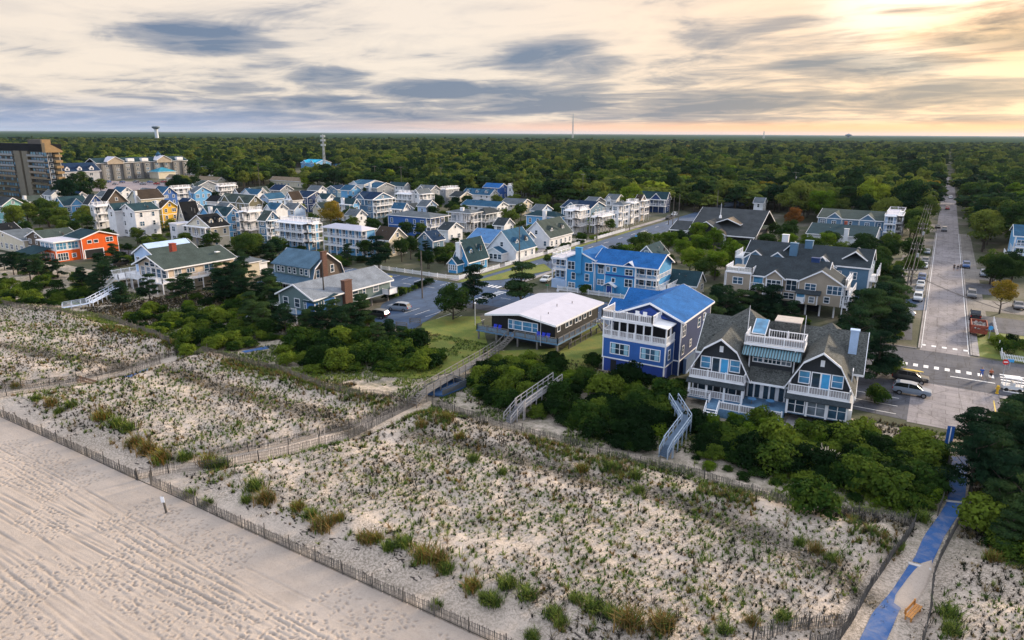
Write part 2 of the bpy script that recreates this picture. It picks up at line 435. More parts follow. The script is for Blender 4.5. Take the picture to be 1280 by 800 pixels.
# --- roads
def asph(name, c, blue=0):
    m, N, L, b = newmat(name); v = coord(N, L)
    f = noise(N, L, v, .18, 5, .65); g = noise(N, L, v, 5, 3, .7)
    cc = ramp(N, L, f, [(.3, tuple(x*.82 for x in c)), (.7, tuple(x*1.15 for x in c))])
    cc = mix(N, L, 1, cc, ramp(N, L, g, [(.3, .85), (.7, 1.1)]), 'MULTIPLY')
    vo = N.new('ShaderNodeTexVoronoi'); vo.feature = 'DISTANCE_TO_EDGE'; L.new(coord(N, L, scale=(1, .7, 1)), vo.inputs['Vector']); vo.inputs['Scale'].default_value = .22
    crk = ramp(N, L, vo.outputs['Distance'], [(.0, .55), (.022, 1)])
    bk = N.new('ShaderNodeTexBrick'); L.new(v, bk.inputs['Vector']); bk.inputs['Scale'].default_value = .16; bk.inputs['Mortar Size'].default_value = .008; bk.inputs['Color1'].default_value = (1, 1, 1, 1); bk.inputs['Color2'].default_value = (.86, .87, .9, 1); bk.inputs['Mortar'].default_value = (.6, .6, .6, 1)
    cc = mix(N, L, 1, mix(N, L, .8, cc, crk, 'MULTIPLY'), bk.outputs['Color'], 'MULTIPLY')
    st = ramp(N, L, noise(N, L, coord(N, L, scale=(.5, .12, 1)), .9, 4, .7), [(.36, .72), (.5, 1)])
    L.new(mix(N, L, 1, cc, st, 'MULTIPLY'), b.inputs['Base Color'])
    w = noise(N, L, coord(N, L, scale=(.9, .25, 1)), .6, 4, .6)
    L.new(ramp(N, L, w, [(.3, .75), (.7, .95)]), b.inputs['Roughness']); b.inputs['Specular IOR Level'].default_value = .12 if not blue else .45
    return m
ASPH = asph('asphalt', (.045, .085, .16), 1); ASPG = asph('worn_asphalt', (.29, .265, .27)); ASPM = asph('boulevard_asphalt', (.10, .105, .125)); CONC = asph('concrete', (.38, .35, .34)); GRAV = asph('gravel', (.24, .22, .20))
PAINT = plain('road_paint', (.72, .72, .72), .7, var=.2, scale=4); YPAINT = plain('yellow_paint', (.6, .42, .05), .7, var=.2)
def sheet(name, pts, z, mat, kind='structure'):
    m = MB(); m.add([(x, y, z) for x, y in pts], [tuple(range(len(pts)))]); o = m.build(name, mat); tag(o, kind=kind); return o
def rect(name, x0, y0, x1, y1, z, mat): return sheet(name, [(x0, y0), (x1, y0), (x1, y1), (x0, y1)], z, mat)
rect('boulevard', -150, 112, 300, 130, .012, ASPM)
rect('street', -420, 106.5, -150, 114, .012, ASPM); rect('street', -420, 155, -150, 161, .012, ASPM); rect('street', -420, 206, -110, 213, .012, ASPM)
rect('street', .8, 130, 8.0, 720, .012, ASPG); rect('verge', 8.2, 150, 11.4, 300, .008, GRAV)
rect('street', .5, 94.5, 11.0, 112, .012, ASPG)
sheet('parking_lot', [(-6.4, 95.4), (.5, 95), (.5, 112), (-6.6, 112)], .012, ASPM)
rect('path', -12.5, 84, -6.7, 110, .008, CONC)
# the side street on the left and the lots beside the boulevard
rect('street', -95.5, 130, -84.5, 420, .016, ASPH)
rect('street', -130, 116, -50, 130.3, .018, ASPH)
sheet('parking_lot', P([(462, 408), (516, 412), (560, 384), (590, 360), (520, 356), (478, 380)]), .02, ASPH)
sheet('parking_lot', P([(655, 384), (748, 396), (760, 378), (680, 372), (655, 376)]), .024, ASPH)
sheet('parking_lot', P([(80, 238), (215, 242), (225, 229), (100, 225)]), .03, asph('pale_lot', (.33, .28, .29)))
sheet('parking_lot', P([(1115, 425), (1140, 425), (1141, 388), (1122, 388)]), .03, ASPM)
sheet('parking_lot', P([(1120, 388), (1158, 388), (1160, 372), (1125, 374)]), .026, ASPH)
for k, (ya, yb, x0, x1) in enumerate([(150, 163, 8.4, 22), (168, 180, 8.4, 20), (186, 200, 8.4, 18), (205, 222, 8.4, 15)]):
    rect('driveway', x0, ya, x1, yb, .014, GRAV if k % 2 else ASPM)
for ya, yb in ((178, 200), (205, 238), (262, 280)): rect('driveway', -7, ya, .6, yb, .014, GRAV)
rect('driveway', -9, 300, .6, 330, .014, GRAV)
sheet('driveway', P([(640, 318), (665, 322), (705, 300), (690, 294)]), .02, CONC)
# kerbs and pavements
def kerb(x0, y0, x1, y1, w=.22, h=.12):
    m = MB(); m.box(x0, y0, 0, x1, y1, h); return tag(m.build('kerb', CONC), kind='structure')
kerb(.5, 131, .75, 300); kerb(8.05, 131, 8.3, 300)
kerb(11.15, 95, 11.4, 109); kerb(-50, 111.7, -7, 111.95); kerb(13, 111.7, 90, 111.95); kerb(-83, 130.4, 0.4, 130.65)
rect('pavement', 8.35, 131, 9.3, 150, .10, CONC); rect('pavement', 11.6, 96, 13.0, 110, .10, CONC)
rect('pavement', -84.3, 132, -82.8, 300, .11, CONC); rect('pavement', -100, 132, -97.5, 300, .11, CONC)
rect('pavement', 11.0, 110.5, 20, 111.7, .09, CONC)
# painted marks
def mark(pts, z=.026, mat=PAINT):
    return [(x, y, z) for x, y in pts]
mk = MB()
def mrect(x0, y0, x1, y1, z=.026): mk.add([(x0, y0, z), (x1, y0, z), (x1, y1, z), (x0, y1, z)], [(0, 1, 2, 3)])
(nx0, ny0), (nx1, ny1) = at(1140, 456), at(1222, 468)
for i in range(9):
    x = -1.2+i*1.42; mrect(x, ny0-.6, x+.65, ny0+.9)
(fx0, fy0) = at(1160, 432)
for i in range(7):
    x = .9+i*1.55; mrect(x, fy0-.5, x+.7, fy0+.6)
mrect(5.2, ny0-3.2, 10.8, ny0-2.9)
for i in range(7): mrect(11.6, 114+i*1.35, 14.9, 114.55+i*1.35)
for py in (497, 507, 517):
    x, y = at(1116, py); mrect(-6.2, y, -.8, y+.14)
for i in range(12): mrect(-92.5+i*.0-0, 135+i*12, -92.35, 139+i*12)
for i in range(9): mrect(-94.8+i*1.15, 130.9, -94.2+i*1.15, 133.2)
for i in range(9): mrect(-83.2, 118+i*1.25, -80.8, 118.6+i*1.25)
for x in range(-130, -96, 4): mrect(x, 126, x+.12, 130)
for x in range(-128, -52, 7): mrect(x, 123.1, x+2.6, 123.22)
for i in range(7): mrect(-88.2+i*2.7, 101.5, -88.1+i*2.7, 106.3, .028)
for i in range(6): mrect(-66+i*2.6, 116.4, -65.88+i*2.6, 120.5, .03)
mrect(.95, 131.5, 1.05, 300); mrect(7.75, 131.5, 7.85, 300)
tag(mk.build('road_marking', PAINT), kind='structure')
mk = MB(); mk.add([(10.2, 96.5, .026), (10.35, 96.5, .026), (10.35, 109, .026), (10.2, 109, .026)], [(0, 1, 2, 3)])
tag(mk.build('road_marking', YPAINT), kind='structure')
# lawns
lawnm, N, L, b = newmat('lawn'); v = coord(N, L)
f = noise(N, L, v, .35, 5, .7); g = noise(N, L, v, 6, 3, .7)
c = ramp(N, L, f, [(.3, (.075, .125, .012)), (.55, (.14, .165, .018)), (.75, (.24, .17, .03))])
L.new(mix(N, L, 1, c, ramp(N, L, g, [(.3, .7), (.7, 1.15)]), 'MULTIPLY'), b.inputs['Base Color']); b.inputs['Roughness'].default_value = .9; bump(N, L, b, g, .8, .08)
for pts in ([(528, 404), (556, 396), (600, 396), (612, 440), (590, 462), (520, 474), (470, 470), (478, 452), (520, 440)],
            [(655, 470), (700, 440), (742, 404), (756, 404), (752, 448), (735, 470)],
            [(586, 476), (604, 440), (700, 436), (662, 476)], [(60, 372), (100, 352), (140, 352), (146, 366), (100, 382)], [(592, 352), (628, 350), (690, 338), (680, 330), (640, 338)]):
    m_ = P(pts); zz = .10
    o = sheet('lawn', m_, zz, lawnm)
rect('lawn', -97.4, 132, -95.6, 200, .04, lawnm); rect('lawn', 9.3, 131, 24, 149.5, .03, lawnm); rect('lawn', 11.6, 88, 24, 109, .012, lawnm); rect('lawn', -8.5, 131, -6.6, 152, .03, lawnm)
for x0, y0, x1, y1 in ((-97.4, 150, -95.7, 214), (-97.4, 226, -95.7, 250)): rect('verge', x0, y0, x1, y1, .05, lawnm)

# --- forest canopy far off: a rolling sheet of tree tops on the terrain, farther than single trees can be told apart
cm, N, L, b = newmat('forest_canopy'); v = coord(N, L)
f = noise(N, L, v, .0016, 5, .65); g = noise(N, L, v, .06, 3, .8)
c = ramp(N, L, f, [(.3, (.012, .034, .022)), (.55, (.028, .056, .024)), (.75, (.055, .08, .03))])
L.new(mix(N, L, 1, c, ramp(N, L, g, [(.35, .5), (.65, 1.6)]), 'MULTIPLY'), b.inputs['Base Color']); b.inputs['Roughness'].default_value = 1; b.inputs['Specular IOR Level'].default_value = 0
bump(N, L, b, g, 1, 8)
def polar_sheet():
    rs = 2300*(42000/2300)**(np.linspace(0, 1, 150)); th = np.linspace(R_(-115), R_(50), 700)
    T, Rr = np.meshgrid(th, rs); X = Rr*np.sin(T); Y = Rr*np.cos(T)
    Z = 8.0+6.5*fbm(T*260, np.log(Rr)*60, 21, 3)+7*(fbm(T*40, np.log(Rr)*14, 25, 2)-.5)+np.clip((Rr-9000)/33000, 0, 1)*14*(fbm(T*9, np.log(Rr)*3, 29, 3))
    v = np.stack([X, Y, Z], -1).reshape(-1, 3); nx, ny = len(th), len(rs)
    i = np.arange(nx-1)[None, :]+nx*np.arange(ny-1)[:, None]
    f = np.stack([i, i+nx, i+nx+1, i+1], -1).reshape(-1, 4)
    return np_mesh('far_forest', v, f, cm, True)
tag(link('far_forest', polar_sheet()), 'dark green forest spread to the horizon', 'forest', kind='stuff')
# ================================================================== BUILDINGS
_wc = {}
def win_meshes(w, h, n, gl, frame):
    k = (round(w, 2), round(h, 2), n, gl.name, frame.name)
    if k in _wc: return _wc[k]
    f = MB(); t = .11
    f.box(-w/2-t, -.07, -t, w/2+t, .02, 0); f.box(-w/2-t, -.07, h, w/2+t, .02, h+t)
    f.box(-w/2-t, -.07, 0, -w/2, .02, h); f.box(w/2, -.07, 0, w/2+t, .02, h)
    for i in range(1, n):
        x = -w/2+w*i/n; f.box(x-.05, -.06, 0, x+.05, .02, h)
    if h > .9 and n < 5: f.box(-w/2, -.055, h*.5-.03, w/2, .02, h*.5+.03)
    p = MB(); p.box(-w/2, -.025, 0, w/2, .015, h)
    _wc[k] = (f.mesh('window', frame), p.mesh('pane', gl)); return _wc[k]

GLC = glass('curtained_glass', (.22, .27, .32)); GLM = glass('mid_glass', (.055, .13, .21)); PANES = [GLASS, GLASS, GLM, GLASS, GLC, GLASS, GLM, GLASS]
_pm = {}
def post_mesh(h, w=.18, mat=None):
    k = (round(h, 2), w, mat.name if mat else '')
    if k not in _pm: _pm[k] = MB().box(-w/2, -w/2, 0, w/2, w/2, h).mesh('porch_post', mat or TRIM)
    return _pm[k]

class House:
    """local axes: x runs along the coast (0 at the near right corner, negative to the left), y inland"""
    def __init__(s, name, label, X, Y, cat='house', group=None, simple=False, z=0.0):
        s.r = thing(name, label, cat, (X, Y, z), 0, group); s.simple = simple; s.X, s.Y = X, Y; s.trim = MB(); s.tmat = TRIM
    def win(s, face, a, z, w=1.0, h=1.3, n=1, at_=0.0, gl=None, frame=None, name='window'):
        f, p = win_meshes(w, h, n, gl or PANES[int(abs(a*7.3+z*3.1+s.X)) % 8], frame or TRIM)
        if face == 'F': loc, rz = (a, at_, z), 0
        elif face == 'R': loc, rz = (at_, a, z), PI/2
        elif face == 'L': loc, rz = (at_, a, z), -PI/2
        else: loc, rz = (a, at_, z), PI
        o = link(name, f, s.r, loc, rz)
        if not s.simple: link('pane', p, o)
        else: link('pane', p, o)
        return o
    def door(s, face, a, z, w=1.0, h=2.1, mat=None, at_=0.0):
        m = MB(); m.box(-w/2, -.05, 0, w/2, .02, h); d = m.build('door', mat or GLASS, s.r)
        f = MB(); f.box(-w/2-.12, -.07, 0, -w/2, .02, h+.12); f.box(w/2, -.07, 0, w/2+.12, .02, h+.12); f.box(-w/2, -.07, h, w/2, .02, h+.12)
        f.build('door_frame', TRIM, d)
        d.location = (a, at_, z) if face == 'F' else (at_, a, z); d.rotation_euler = (0, 0, 0 if face == 'F' else PI/2)
        return d
    def wall(s, x0, x1, y0, y1, z0, z1, mat, gable=None, rise=0, prof=None, name='wall', belts=()):
        m = MB()
        if gable == 'y':
            pr = prof or [(x0, z1), ((x0+x1)/2, z1+rise), (x1, z1)]
            m.extr([(x0, z0)]+pr+[(x1, z0)], 'y', y0, y1)
        elif gable == 'x':
            pr = prof or [(y0, z1), ((y0+y1)/2, z1+rise), (y1, z1)]
            m.extr([(y0, z0)]+pr+[(y1, z0)], 'x', x0, x1)
        else: m.box(x0, y0, z0, x1, y1, z1)
        if mat not in (WHITE,) and not s.simple:
            for x in (x0, x1):
                for y in (y0, y1):
                    sx = .03 if x == x1 else -.03; sy = .03 if y == y1 else -.03
                    m.box(x+sx, y+sy, z0+.01, x-sx*4.5, y-sy*4.5, z1-.02, 1)
        for z in belts: m.box(x0-.045, y0-.045, z-.1, x1+.045, y1+.045, z+.08, 1)
        return m.build(name, [mat, s.tmat], s.r)
    def gable(s, x0, x1, y0, y1, z, rise, axis, mat, over=.45, th=.2, line=None, trim=True):
        lo, hi = (x0, x1) if axis == 'y' else (y0, y1); t0, t1 = (y0, y1) if axis == 'y' else (x0, x1)
        if line is None:
            mid = (lo+hi)/2; sl = rise/((hi-lo)/2)
            line = [(lo-over, z-over*sl+.04), (mid, z+rise+.04), (hi+over, z-over*sl+.04)]
        line = [(a, b+th) for a, b in line]
        r = MB().strip(line, th, axis, t0-over*.8, t1+over*.8).build('roof', mat, s.r)
        if trim:
            tm = MB(); l2 = [(a, b+.03) for a, b in line]
            tm.strip(l2, th+.10, axis, t0-over*.8-.09, t0-over*.8-.01); tm.strip(l2, th+.10, axis, t1+over*.8+.01, t1+over*.8+.09)
            for (a, b), sg in ((line[0], -1), (line[-1], 1)):
                if axis == 'y': tm.box(a+sg*.01, t0-over*.8, b-th-.08, a+sg*.07, t1+over*.8, b+.0)
                else: tm.box(t0-over*.8, a+sg*.01, b-th-.08, t1+over*.8, a+sg*.07, b+.0)
            tm.build('roof_trim', s.tmat, r)
        return r
    def hip(s, x0, x1, y0, y1, z, rise, mat, over=.45, flat=0.0):
        x0 -= over; x1 += over; y0 -= over; y1 += over; w = min(x1-x0, y1-y0)/2*(1-flat)
        m = MB()
        b = [(x0, y0, z+.16), (x1, y0, z+.16), (x1, y1, z+.16), (x0, y1, z+.16)]
        t = [(x0+w, y0+w, z+.16+rise), (x1-w, y0+w, z+.16+rise), (x1-w, y1-w, z+.16+rise), (x0+w, y1-w, z+.16+rise)]
        m.add(b+t, [(0, 1, 5, 4), (1, 2, 6, 5), (2, 3, 7, 6), (3, 0, 4, 7), (4, 5, 6, 7), (3, 2, 1, 0)])
        r = m.build('roof', mat, s.r)
        f = MB(); f.box(x0-.02, y0-.02, z-.08, x1+.02, y1+.02, z+.15); f.build('roof_trim', s.tmat, r)
        return r
    def flat(s, x0, x1, y0, y1, z, mat=None, over=.15, par=.35):
        m = MB(); m.box(x0-over, y0-over, z, x1+over, y1+over, z+.22); r = m.build('roof', mat or RC['P'], s.r)
        t = MB(); o = over+.04
        t.box(x0-o, y0-o, z-.1, x1+o, y0-o+.12, z+par); t.box(x0-o, y1+o-.12, z-.1, x1+o, y1+o, z+par)
        t.box(x0-o, y0-o+.12, z-.1, x0-o+.12, y1+o-.12, z+par); t.box(x1+o-.12, y0-o+.12, z-.1, x1+o, y1+o-.12, z+par)
        t.build('roof_trim', s.tmat, r); return r
    def shed(s, x0, x1, y0, y1, z0, z1, mat, over=.2, th=.14):      # slopes down toward -y
        r = MB().strip([(y0-over, z0), (y1, z1)], th, 'x', x0-over, x1+over).build('roof', mat, s.r); return r
    def rail(s, pts, z, h=1.0, step=.3, mat=None, solid=False, name='railing', bw=.05):
        m = MB()
        for (ax, ay), (bx_, by_) in zip(pts[:-1], pts[1:]):
            L_ = math.hypot(bx_-ax, by_-ay)
            m.bar((ax, ay, z+h), (bx_, by_, z+h), .11, .09); m.bar((ax, ay, z+.12), (bx_, by_, z+.12), .06, .08)
            if solid: m.bar((ax, ay, z+h/2+.05), (bx_, by_, z+h/2+.05), .03, h-.2)
            else:
                n = max(1, int(L_/step))
                for i in range(n+1):
                    t = i/n; m.bar((ax+(bx_-ax)*t, ay+(by_-ay)*t, z+.1), (ax+(bx_-ax)*t, ay+(by_-ay)*t, z+h), bw, bw)
            n = max(1, round(L_/2.2))
            for i in range(n+1):
                t = i/n; m.bar((ax+(bx_-ax)*t, ay+(by_-ay)*t, z-.02), (ax+(bx_-ax)*t, ay+(by_-ay)*t, z+h+.14), .15, .15)
        return m.build(name, mat or TRIM, s.r)
    def deck(s, x0, x1, y0, y1, z, mat=None, open_=('F', 'R', 'L'), rail=True, posts=True, top=None, step=.3, ground=0.0, solid=False, rmat=None):
        m = MB(); m.box(x0, y0, z-.22, x1, y1, z); m.build('deck', mat or TRIM, s.r)
        pts = []
        q = dict(F=((x0+.08, y0+.08), (x1-.08, y0+.08)), R=((x1-.08, y0+.08), (x1-.08, y1)), L=((x0+.08, y1), (x0+.08, y0+.08)))
        if rail:
            if set(open_) == {'F', 'R', 'L'}: s.rail([q['L'][0], q['L'][1], q['F'][1], q['R'][1]], z, step=step, solid=solid, mat=rmat)
            elif set(open_) == {'F', 'R'}: s.rail([q['F'][0], q['F'][1], q['R'][1]], z, step=step, solid=solid, mat=rmat)
            elif set(open_) == {'F', 'L'}: s.rail([q['L'][0], q['L'][1], q['F'][1]], z, step=step, solid=solid, mat=rmat)
            else:
                for o in open_: s.rail(list(q[o]), z, step=step, solid=solid, mat=rmat)
        if posts:
            zt_ = top if top is not None else z-.22
            pm = post_mesh(zt_-ground)
            if 'F' in open_:
                n = max(1, round((x1-x0)/2.6))
                for i in range(n+1): link('porch_post', pm, s.r, (x0+.12+(x1-x0-.24)*i/n, y0+.12, ground))
            if 'R' in open_:
                n = max(1, round((y1-y0)/2.6))
                for i in range(1, n+1): link('porch_post', pm, s.r, (x1-.12, y0+.12+(y1-y0-.24)*i/n, ground))
    def chimney(s, x, y, z0, z1, w=1.0, mat=None, d=None):
        d = d or w*.8; m = MB(); m.box(x-w/2, y-d/2, z0, x+w/2, y+d/2, z1); c = m.build('chimney', mat or WHITE, s.r)
        k = MB(); k.box(x-w/2-.08, y-d/2-.08, z1, x+w/2+.08, y+d/2+.08, z1+.15); k.build('chimney_cap', TRIM if mat is None else mat, c)
    def dormer(s, axis, a, z, off, w=1.5, h=1.3, depth=2.6, wm=None, rm=None, sgn=1):
        """small gabled dormer; axis 'R': looks along +x at x=off, 'F': looks along -y at y=off"""
        wm = wm or WHITE; rm = rm or RC['D']
        if axis == 'R':
            b = MB().extr([(a-w/2, z), (a-w/2, z+h), (a, z+h+w*.5), (a+w/2, z+h), (a+w/2, z)], 'x', off-depth, off).build('dormer', wm, s.r)
            MB().strip([(a-w/2-.2, z+h-.1), (a, z+h+w*.5+.12), (a+w/2+.2, z+h-.1)], .12, 'x', off-depth, off+.2).build('dormer_roof', rm, b)
            f, p = win_meshes(w*.5, h*.75, 1, GLASS, TRIM); o = link('window', f, b, (off, a, z+.25), PI/2); link('pane', p, o)
        else:
            b = MB().extr([(a-w/2, z), (a-w/2, z+h), (a, z+h+w*.5), (a+w/2, z+h), (a+w/2, z)], 'y', off, off+depth).build('dormer', wm, s.r)
            MB().strip([(a-w/2-.2, z+h-.1), (a, z+h+w*.5+.12), (a+w/2+.2, z+h-.1)], .12, 'y', off-.2, off+depth).build('dormer_roof', rm, b)
            f, p = win_meshes(w*.5, h*.75, 1, GLASS, TRIM); o = link('window', f, b, (a, off, z+.25), 0); link('pane', p, o)
    def stairs(s, p, q, w=1.1, mat=None, rail=True, name='stairs'):
        p = Vector(p); q = Vector(q); m = MB(); d = q-p; hd = Vector((d.x, d.y, 0)).normalized(); side = Vector((-hd.y, hd.x, 0))*w/2
        n = max(2, int(abs(d.z)/.19))
        for i in range(n):
            c = p+d*((i+.5)/n); m.bar(c-side, c+side, .30, .06)
        for sg in (-1, 1):
            m.bar(p+side*sg, q+side*sg, .08, .26)
            if rail:
                m.bar(p+side*sg+Vector((0, 0, 1)), q+side*sg+Vector((0, 0, 1)), .09, .09)
                k = max(1, int(d.length/1.2))
                for i in range(k+1): c = p+side*sg+d*(i/k); m.bar(c, c+Vector((0, 0, 1)), .08)
        return m.build(name, mat or TRIM, s.r)
    def finish(s):
        return s.r

def solve(cx, cy, h, xl, xr):
    X, Y = at(cx, cy, h); x2 = solveX(xl, Y, h, X-10)
    d = solveY(xr, X, h, Y)-Y
    return X, Y, max(4, X-x2), max(5.5, min(d, 22))

SIZES = []
def auto(cx, cy, h, xl, xr, roof, rise, wm, rm, feat, label, hw=None, hd=None):
    X, Y, w, d = solve(cx, cy, h, xl, xr)
    if hw: w = hw
    if hd: d = hd
    SIZES.append((label[:40], round(X), round(Y), round(w, 1), round(d, 1)))
    dist = math.hypot(X, Y); simple = dist > 330
    H = House('house', label, X, Y, simple=simple); m = WC[wm]; rmt = RC[rm]; rg = random.Random(int(cx*7+cy))
    x0, x1, y0, y1 = -w, 0.0, 0.0, d
    fd = 0; rd = 0
    if 'D' in feat: y0 += 1.9; fd = 1
    if 'E' in feat: x1 -= 1.9; rd = 1
    g = {'gx': 'x', 'gy': 'y'}.get(roof)
    nf = max(1, int(round(h/2.9))); fh = h/nf
    H.wall(x0, x1, y0, y1, 0, h, m, g, rise, belts=[k*fh for k in range(1, nf)] if wm != 'W' and not simple else [])
    if g: H.gable(-w if not 'E' in feat else -w, 0 if rd else x1, 0 if fd else y0, y1, h, rise, g, rmt) if not (fd or rd) else H.gable(x0, x1, y0, y1, h, rise, g, rmt)
    elif roof == 'hip': H.hip(x0, 0 if rd else x1, 0 if fd else y0, y1, h, rise, rmt)
    else: H.flat(x0, x1, y0, y1, h, rmt)
    for k in range(nf):
        z = k*fh+.85; wh = min(1.45, fh-1.35)
        if k == 0 and nf >= 3:                      # raised on an open ground floor
            pass
        for face, a0, a1, off, dk in (('F', x0, x1, y0, fd), ('R', y0, y1, x1, rd)):
            L_ = a1-a0; n = max(1, int(L_/(2.6 if dk else 3.0)))
            for i in range(n):
                a = a0+L_*(i+.5)/n
                if dk and k > 0: H.win(face, a, k*fh+.25, 1.5, min(2.0, fh-.7), 2, off)
                elif rg.random() < .82:
                    if face == 'F' and 'c' in feat and abs(a-(x0+x1)/2) < 1.2: continue
                    ww = rg.choice((.85, .85, 1.5)); H.win(face, a, z, ww, wh, 1 if ww < 1 else 2, off)
    for k in range(1, nf):
        if fd: H.deck(x0, 0 if rd else x1, 0, y0, k*fh+.1, open_=('F', 'L') if rd else ('F', 'R', 'L'), step=.4, posts=(k == nf-1), top=h if roof == 'hip' else k*fh)
        if rd: H.deck(x1, 0, 0 if fd else y0, y1, k*fh+.1, open_=('F', 'R'), step=.4, posts=(k == nf-1), top=h if roof == 'hip' else k*fh)
    if fd and roof != 'hip' : H.deck(x0, 0 if rd else x1, 0, y0, h-.02, open_=('F',), rail=False, posts=True, top=h-.24)
    if rd and roof != 'hip': H.deck(x1, 0, 0 if fd else y0, y1, h-.02, open_=('R',), rail=False, posts=True, top=h-.24)
    if g == 'y' and rise > 1.6: H.win('F', (x0+x1)/2, h+rise*.15, .9, min(1.2, rise*.4), 1, y0)
    if g == 'x' and rise > 1.6: H.win('R', (y0+y1)/2, h+rise*.15, .9, min(1.2, rise*.4), 1, x1)
    if g and dist < 300:
        vx, vy = ((x0*.7+x1*.3), y0+(y1-y0)*.3) if g == 'x' else (x1-(x1-x0)*.25, y0+(y1-y0)*.6)
        MB().tube((vx, vy, h+rise*.4), (vx, vy, h+rise*.62+.45), .08, .08, 6).build('vent_pipe', plain('vent_grey', (.3, .3, .3)), H.r)
        MB().box(vx+1.3, vy-.2, h+rise*.4, vx+1.75, vy+.2, h+rise*.62+.2).build('roof_vent', plain('vent_dark', (.05, .05, .05)), H.r)
    if 'T' in feat:
        a, b_ = (x0+.3, (0 if rd else x1)-.3), (y0+.3, y1-.3)
        zz = h+.24
        H.rail([(a[0], b_[1]), (a[0], b_[0]), (a[1], b_[0]), (a[1], b_[1]), (a[0], b_[1])], zz, 1.0, .4)
    if 'C' in feat: H.chimney(x0+(x1-x0)*rg.uniform(.4, .75), y0-.45, 0, h+max(rise*.75, 1.0)+.7, 1.3, WHITE if wm not in ('O',) else WC['BR'], .9)
    if 'B' in feat: H.chimney(x0+(x1-x0)*.5, (y0+y1)/2+.8, h, h+rise+1.1, .9, plain('red_brick', (.30, .07, .04), .9), .9)
    if 'x' in feat:   # cross gable(s) on the seaward side of a ridge that runs along the coast
        n = 2 if w > 14 else 1
        for i in range(n):
            cw = min(5.0, w/(n+1)); cxm = x0+w*(i+.5)/n if n > 1 else x0+w*.35; rs = min(rise*.9, cw*.5)
            H.wall(cxm-cw/2, cxm+cw/2, y0-.5, y0+d*.45, h-fh+.2, h, m, 'y', rs, name='cross_gable')
            H.gable(cxm-cw/2, cxm+cw/2, y0-.5, y0+d*.45, h, rs, 'y', rmt, .3)
            H.win('F', cxm, h-fh+.9, 1.3, 1.3, 2, y0-.5)
    if 'y' in feat:   # cross gables on the side that looks along the coast, ridge running inland
        n = 2 if d > 12 else 1
        for i in range(n):
            cw = min(4.6, d/(n+.6)); cy_ = y0+d*(i+.5)/n; rs = min(rise*.9, cw*.5)
            H.wall(x1-w*.45, x1+.5, cy_-cw/2, cy_+cw/2, h-fh+.2, h, m, 'x', rs, name='cross_gable')
            H.gable(x1-w*.45, x1+.5, cy_-cw/2, cy_+cw/2, h, rs, 'x', rmt, .3)
            H.win('R', cy_, h-fh+.9, 1.3, 1.3, 2, x1+.5)
    if 'M' in feat:
        if g == 'x':
            n = 3 if w > 9 else 2
            for i in range(n): H.dormer('F', x0+(x1-x0)*(i+.5)/n, h+rise*.22, y0+d*.12, wm=m, rm=rmt, depth=d*.33)
        else:
            n = 2
            for i in range(n): H.dormer('R', y0+(y1-y0)*(i+.5)/n, h+rise*.22, x1-w*.14, wm=m, rm=rmt, depth=w*.3)
    if 'P' in feat:    # low enclosed porch on the seaward face
        pw = w*.6; H.wall(x0+w*.1, x0+w*.1+pw, y0-3, y0, 0, 2.4, m, 'y', 1.4, name='porch'); H.gable(x0+w*.1, x0+w*.1+pw, y0-3, y0-.3, 2.4, 1.4, 'y', rmt, .3)
        for i in range(4): H.win('F', x0+w*.1+pw*(i+.5)/4, .8, pw/4-.35, 1.3, 1, y0-3)
    return H.finish()

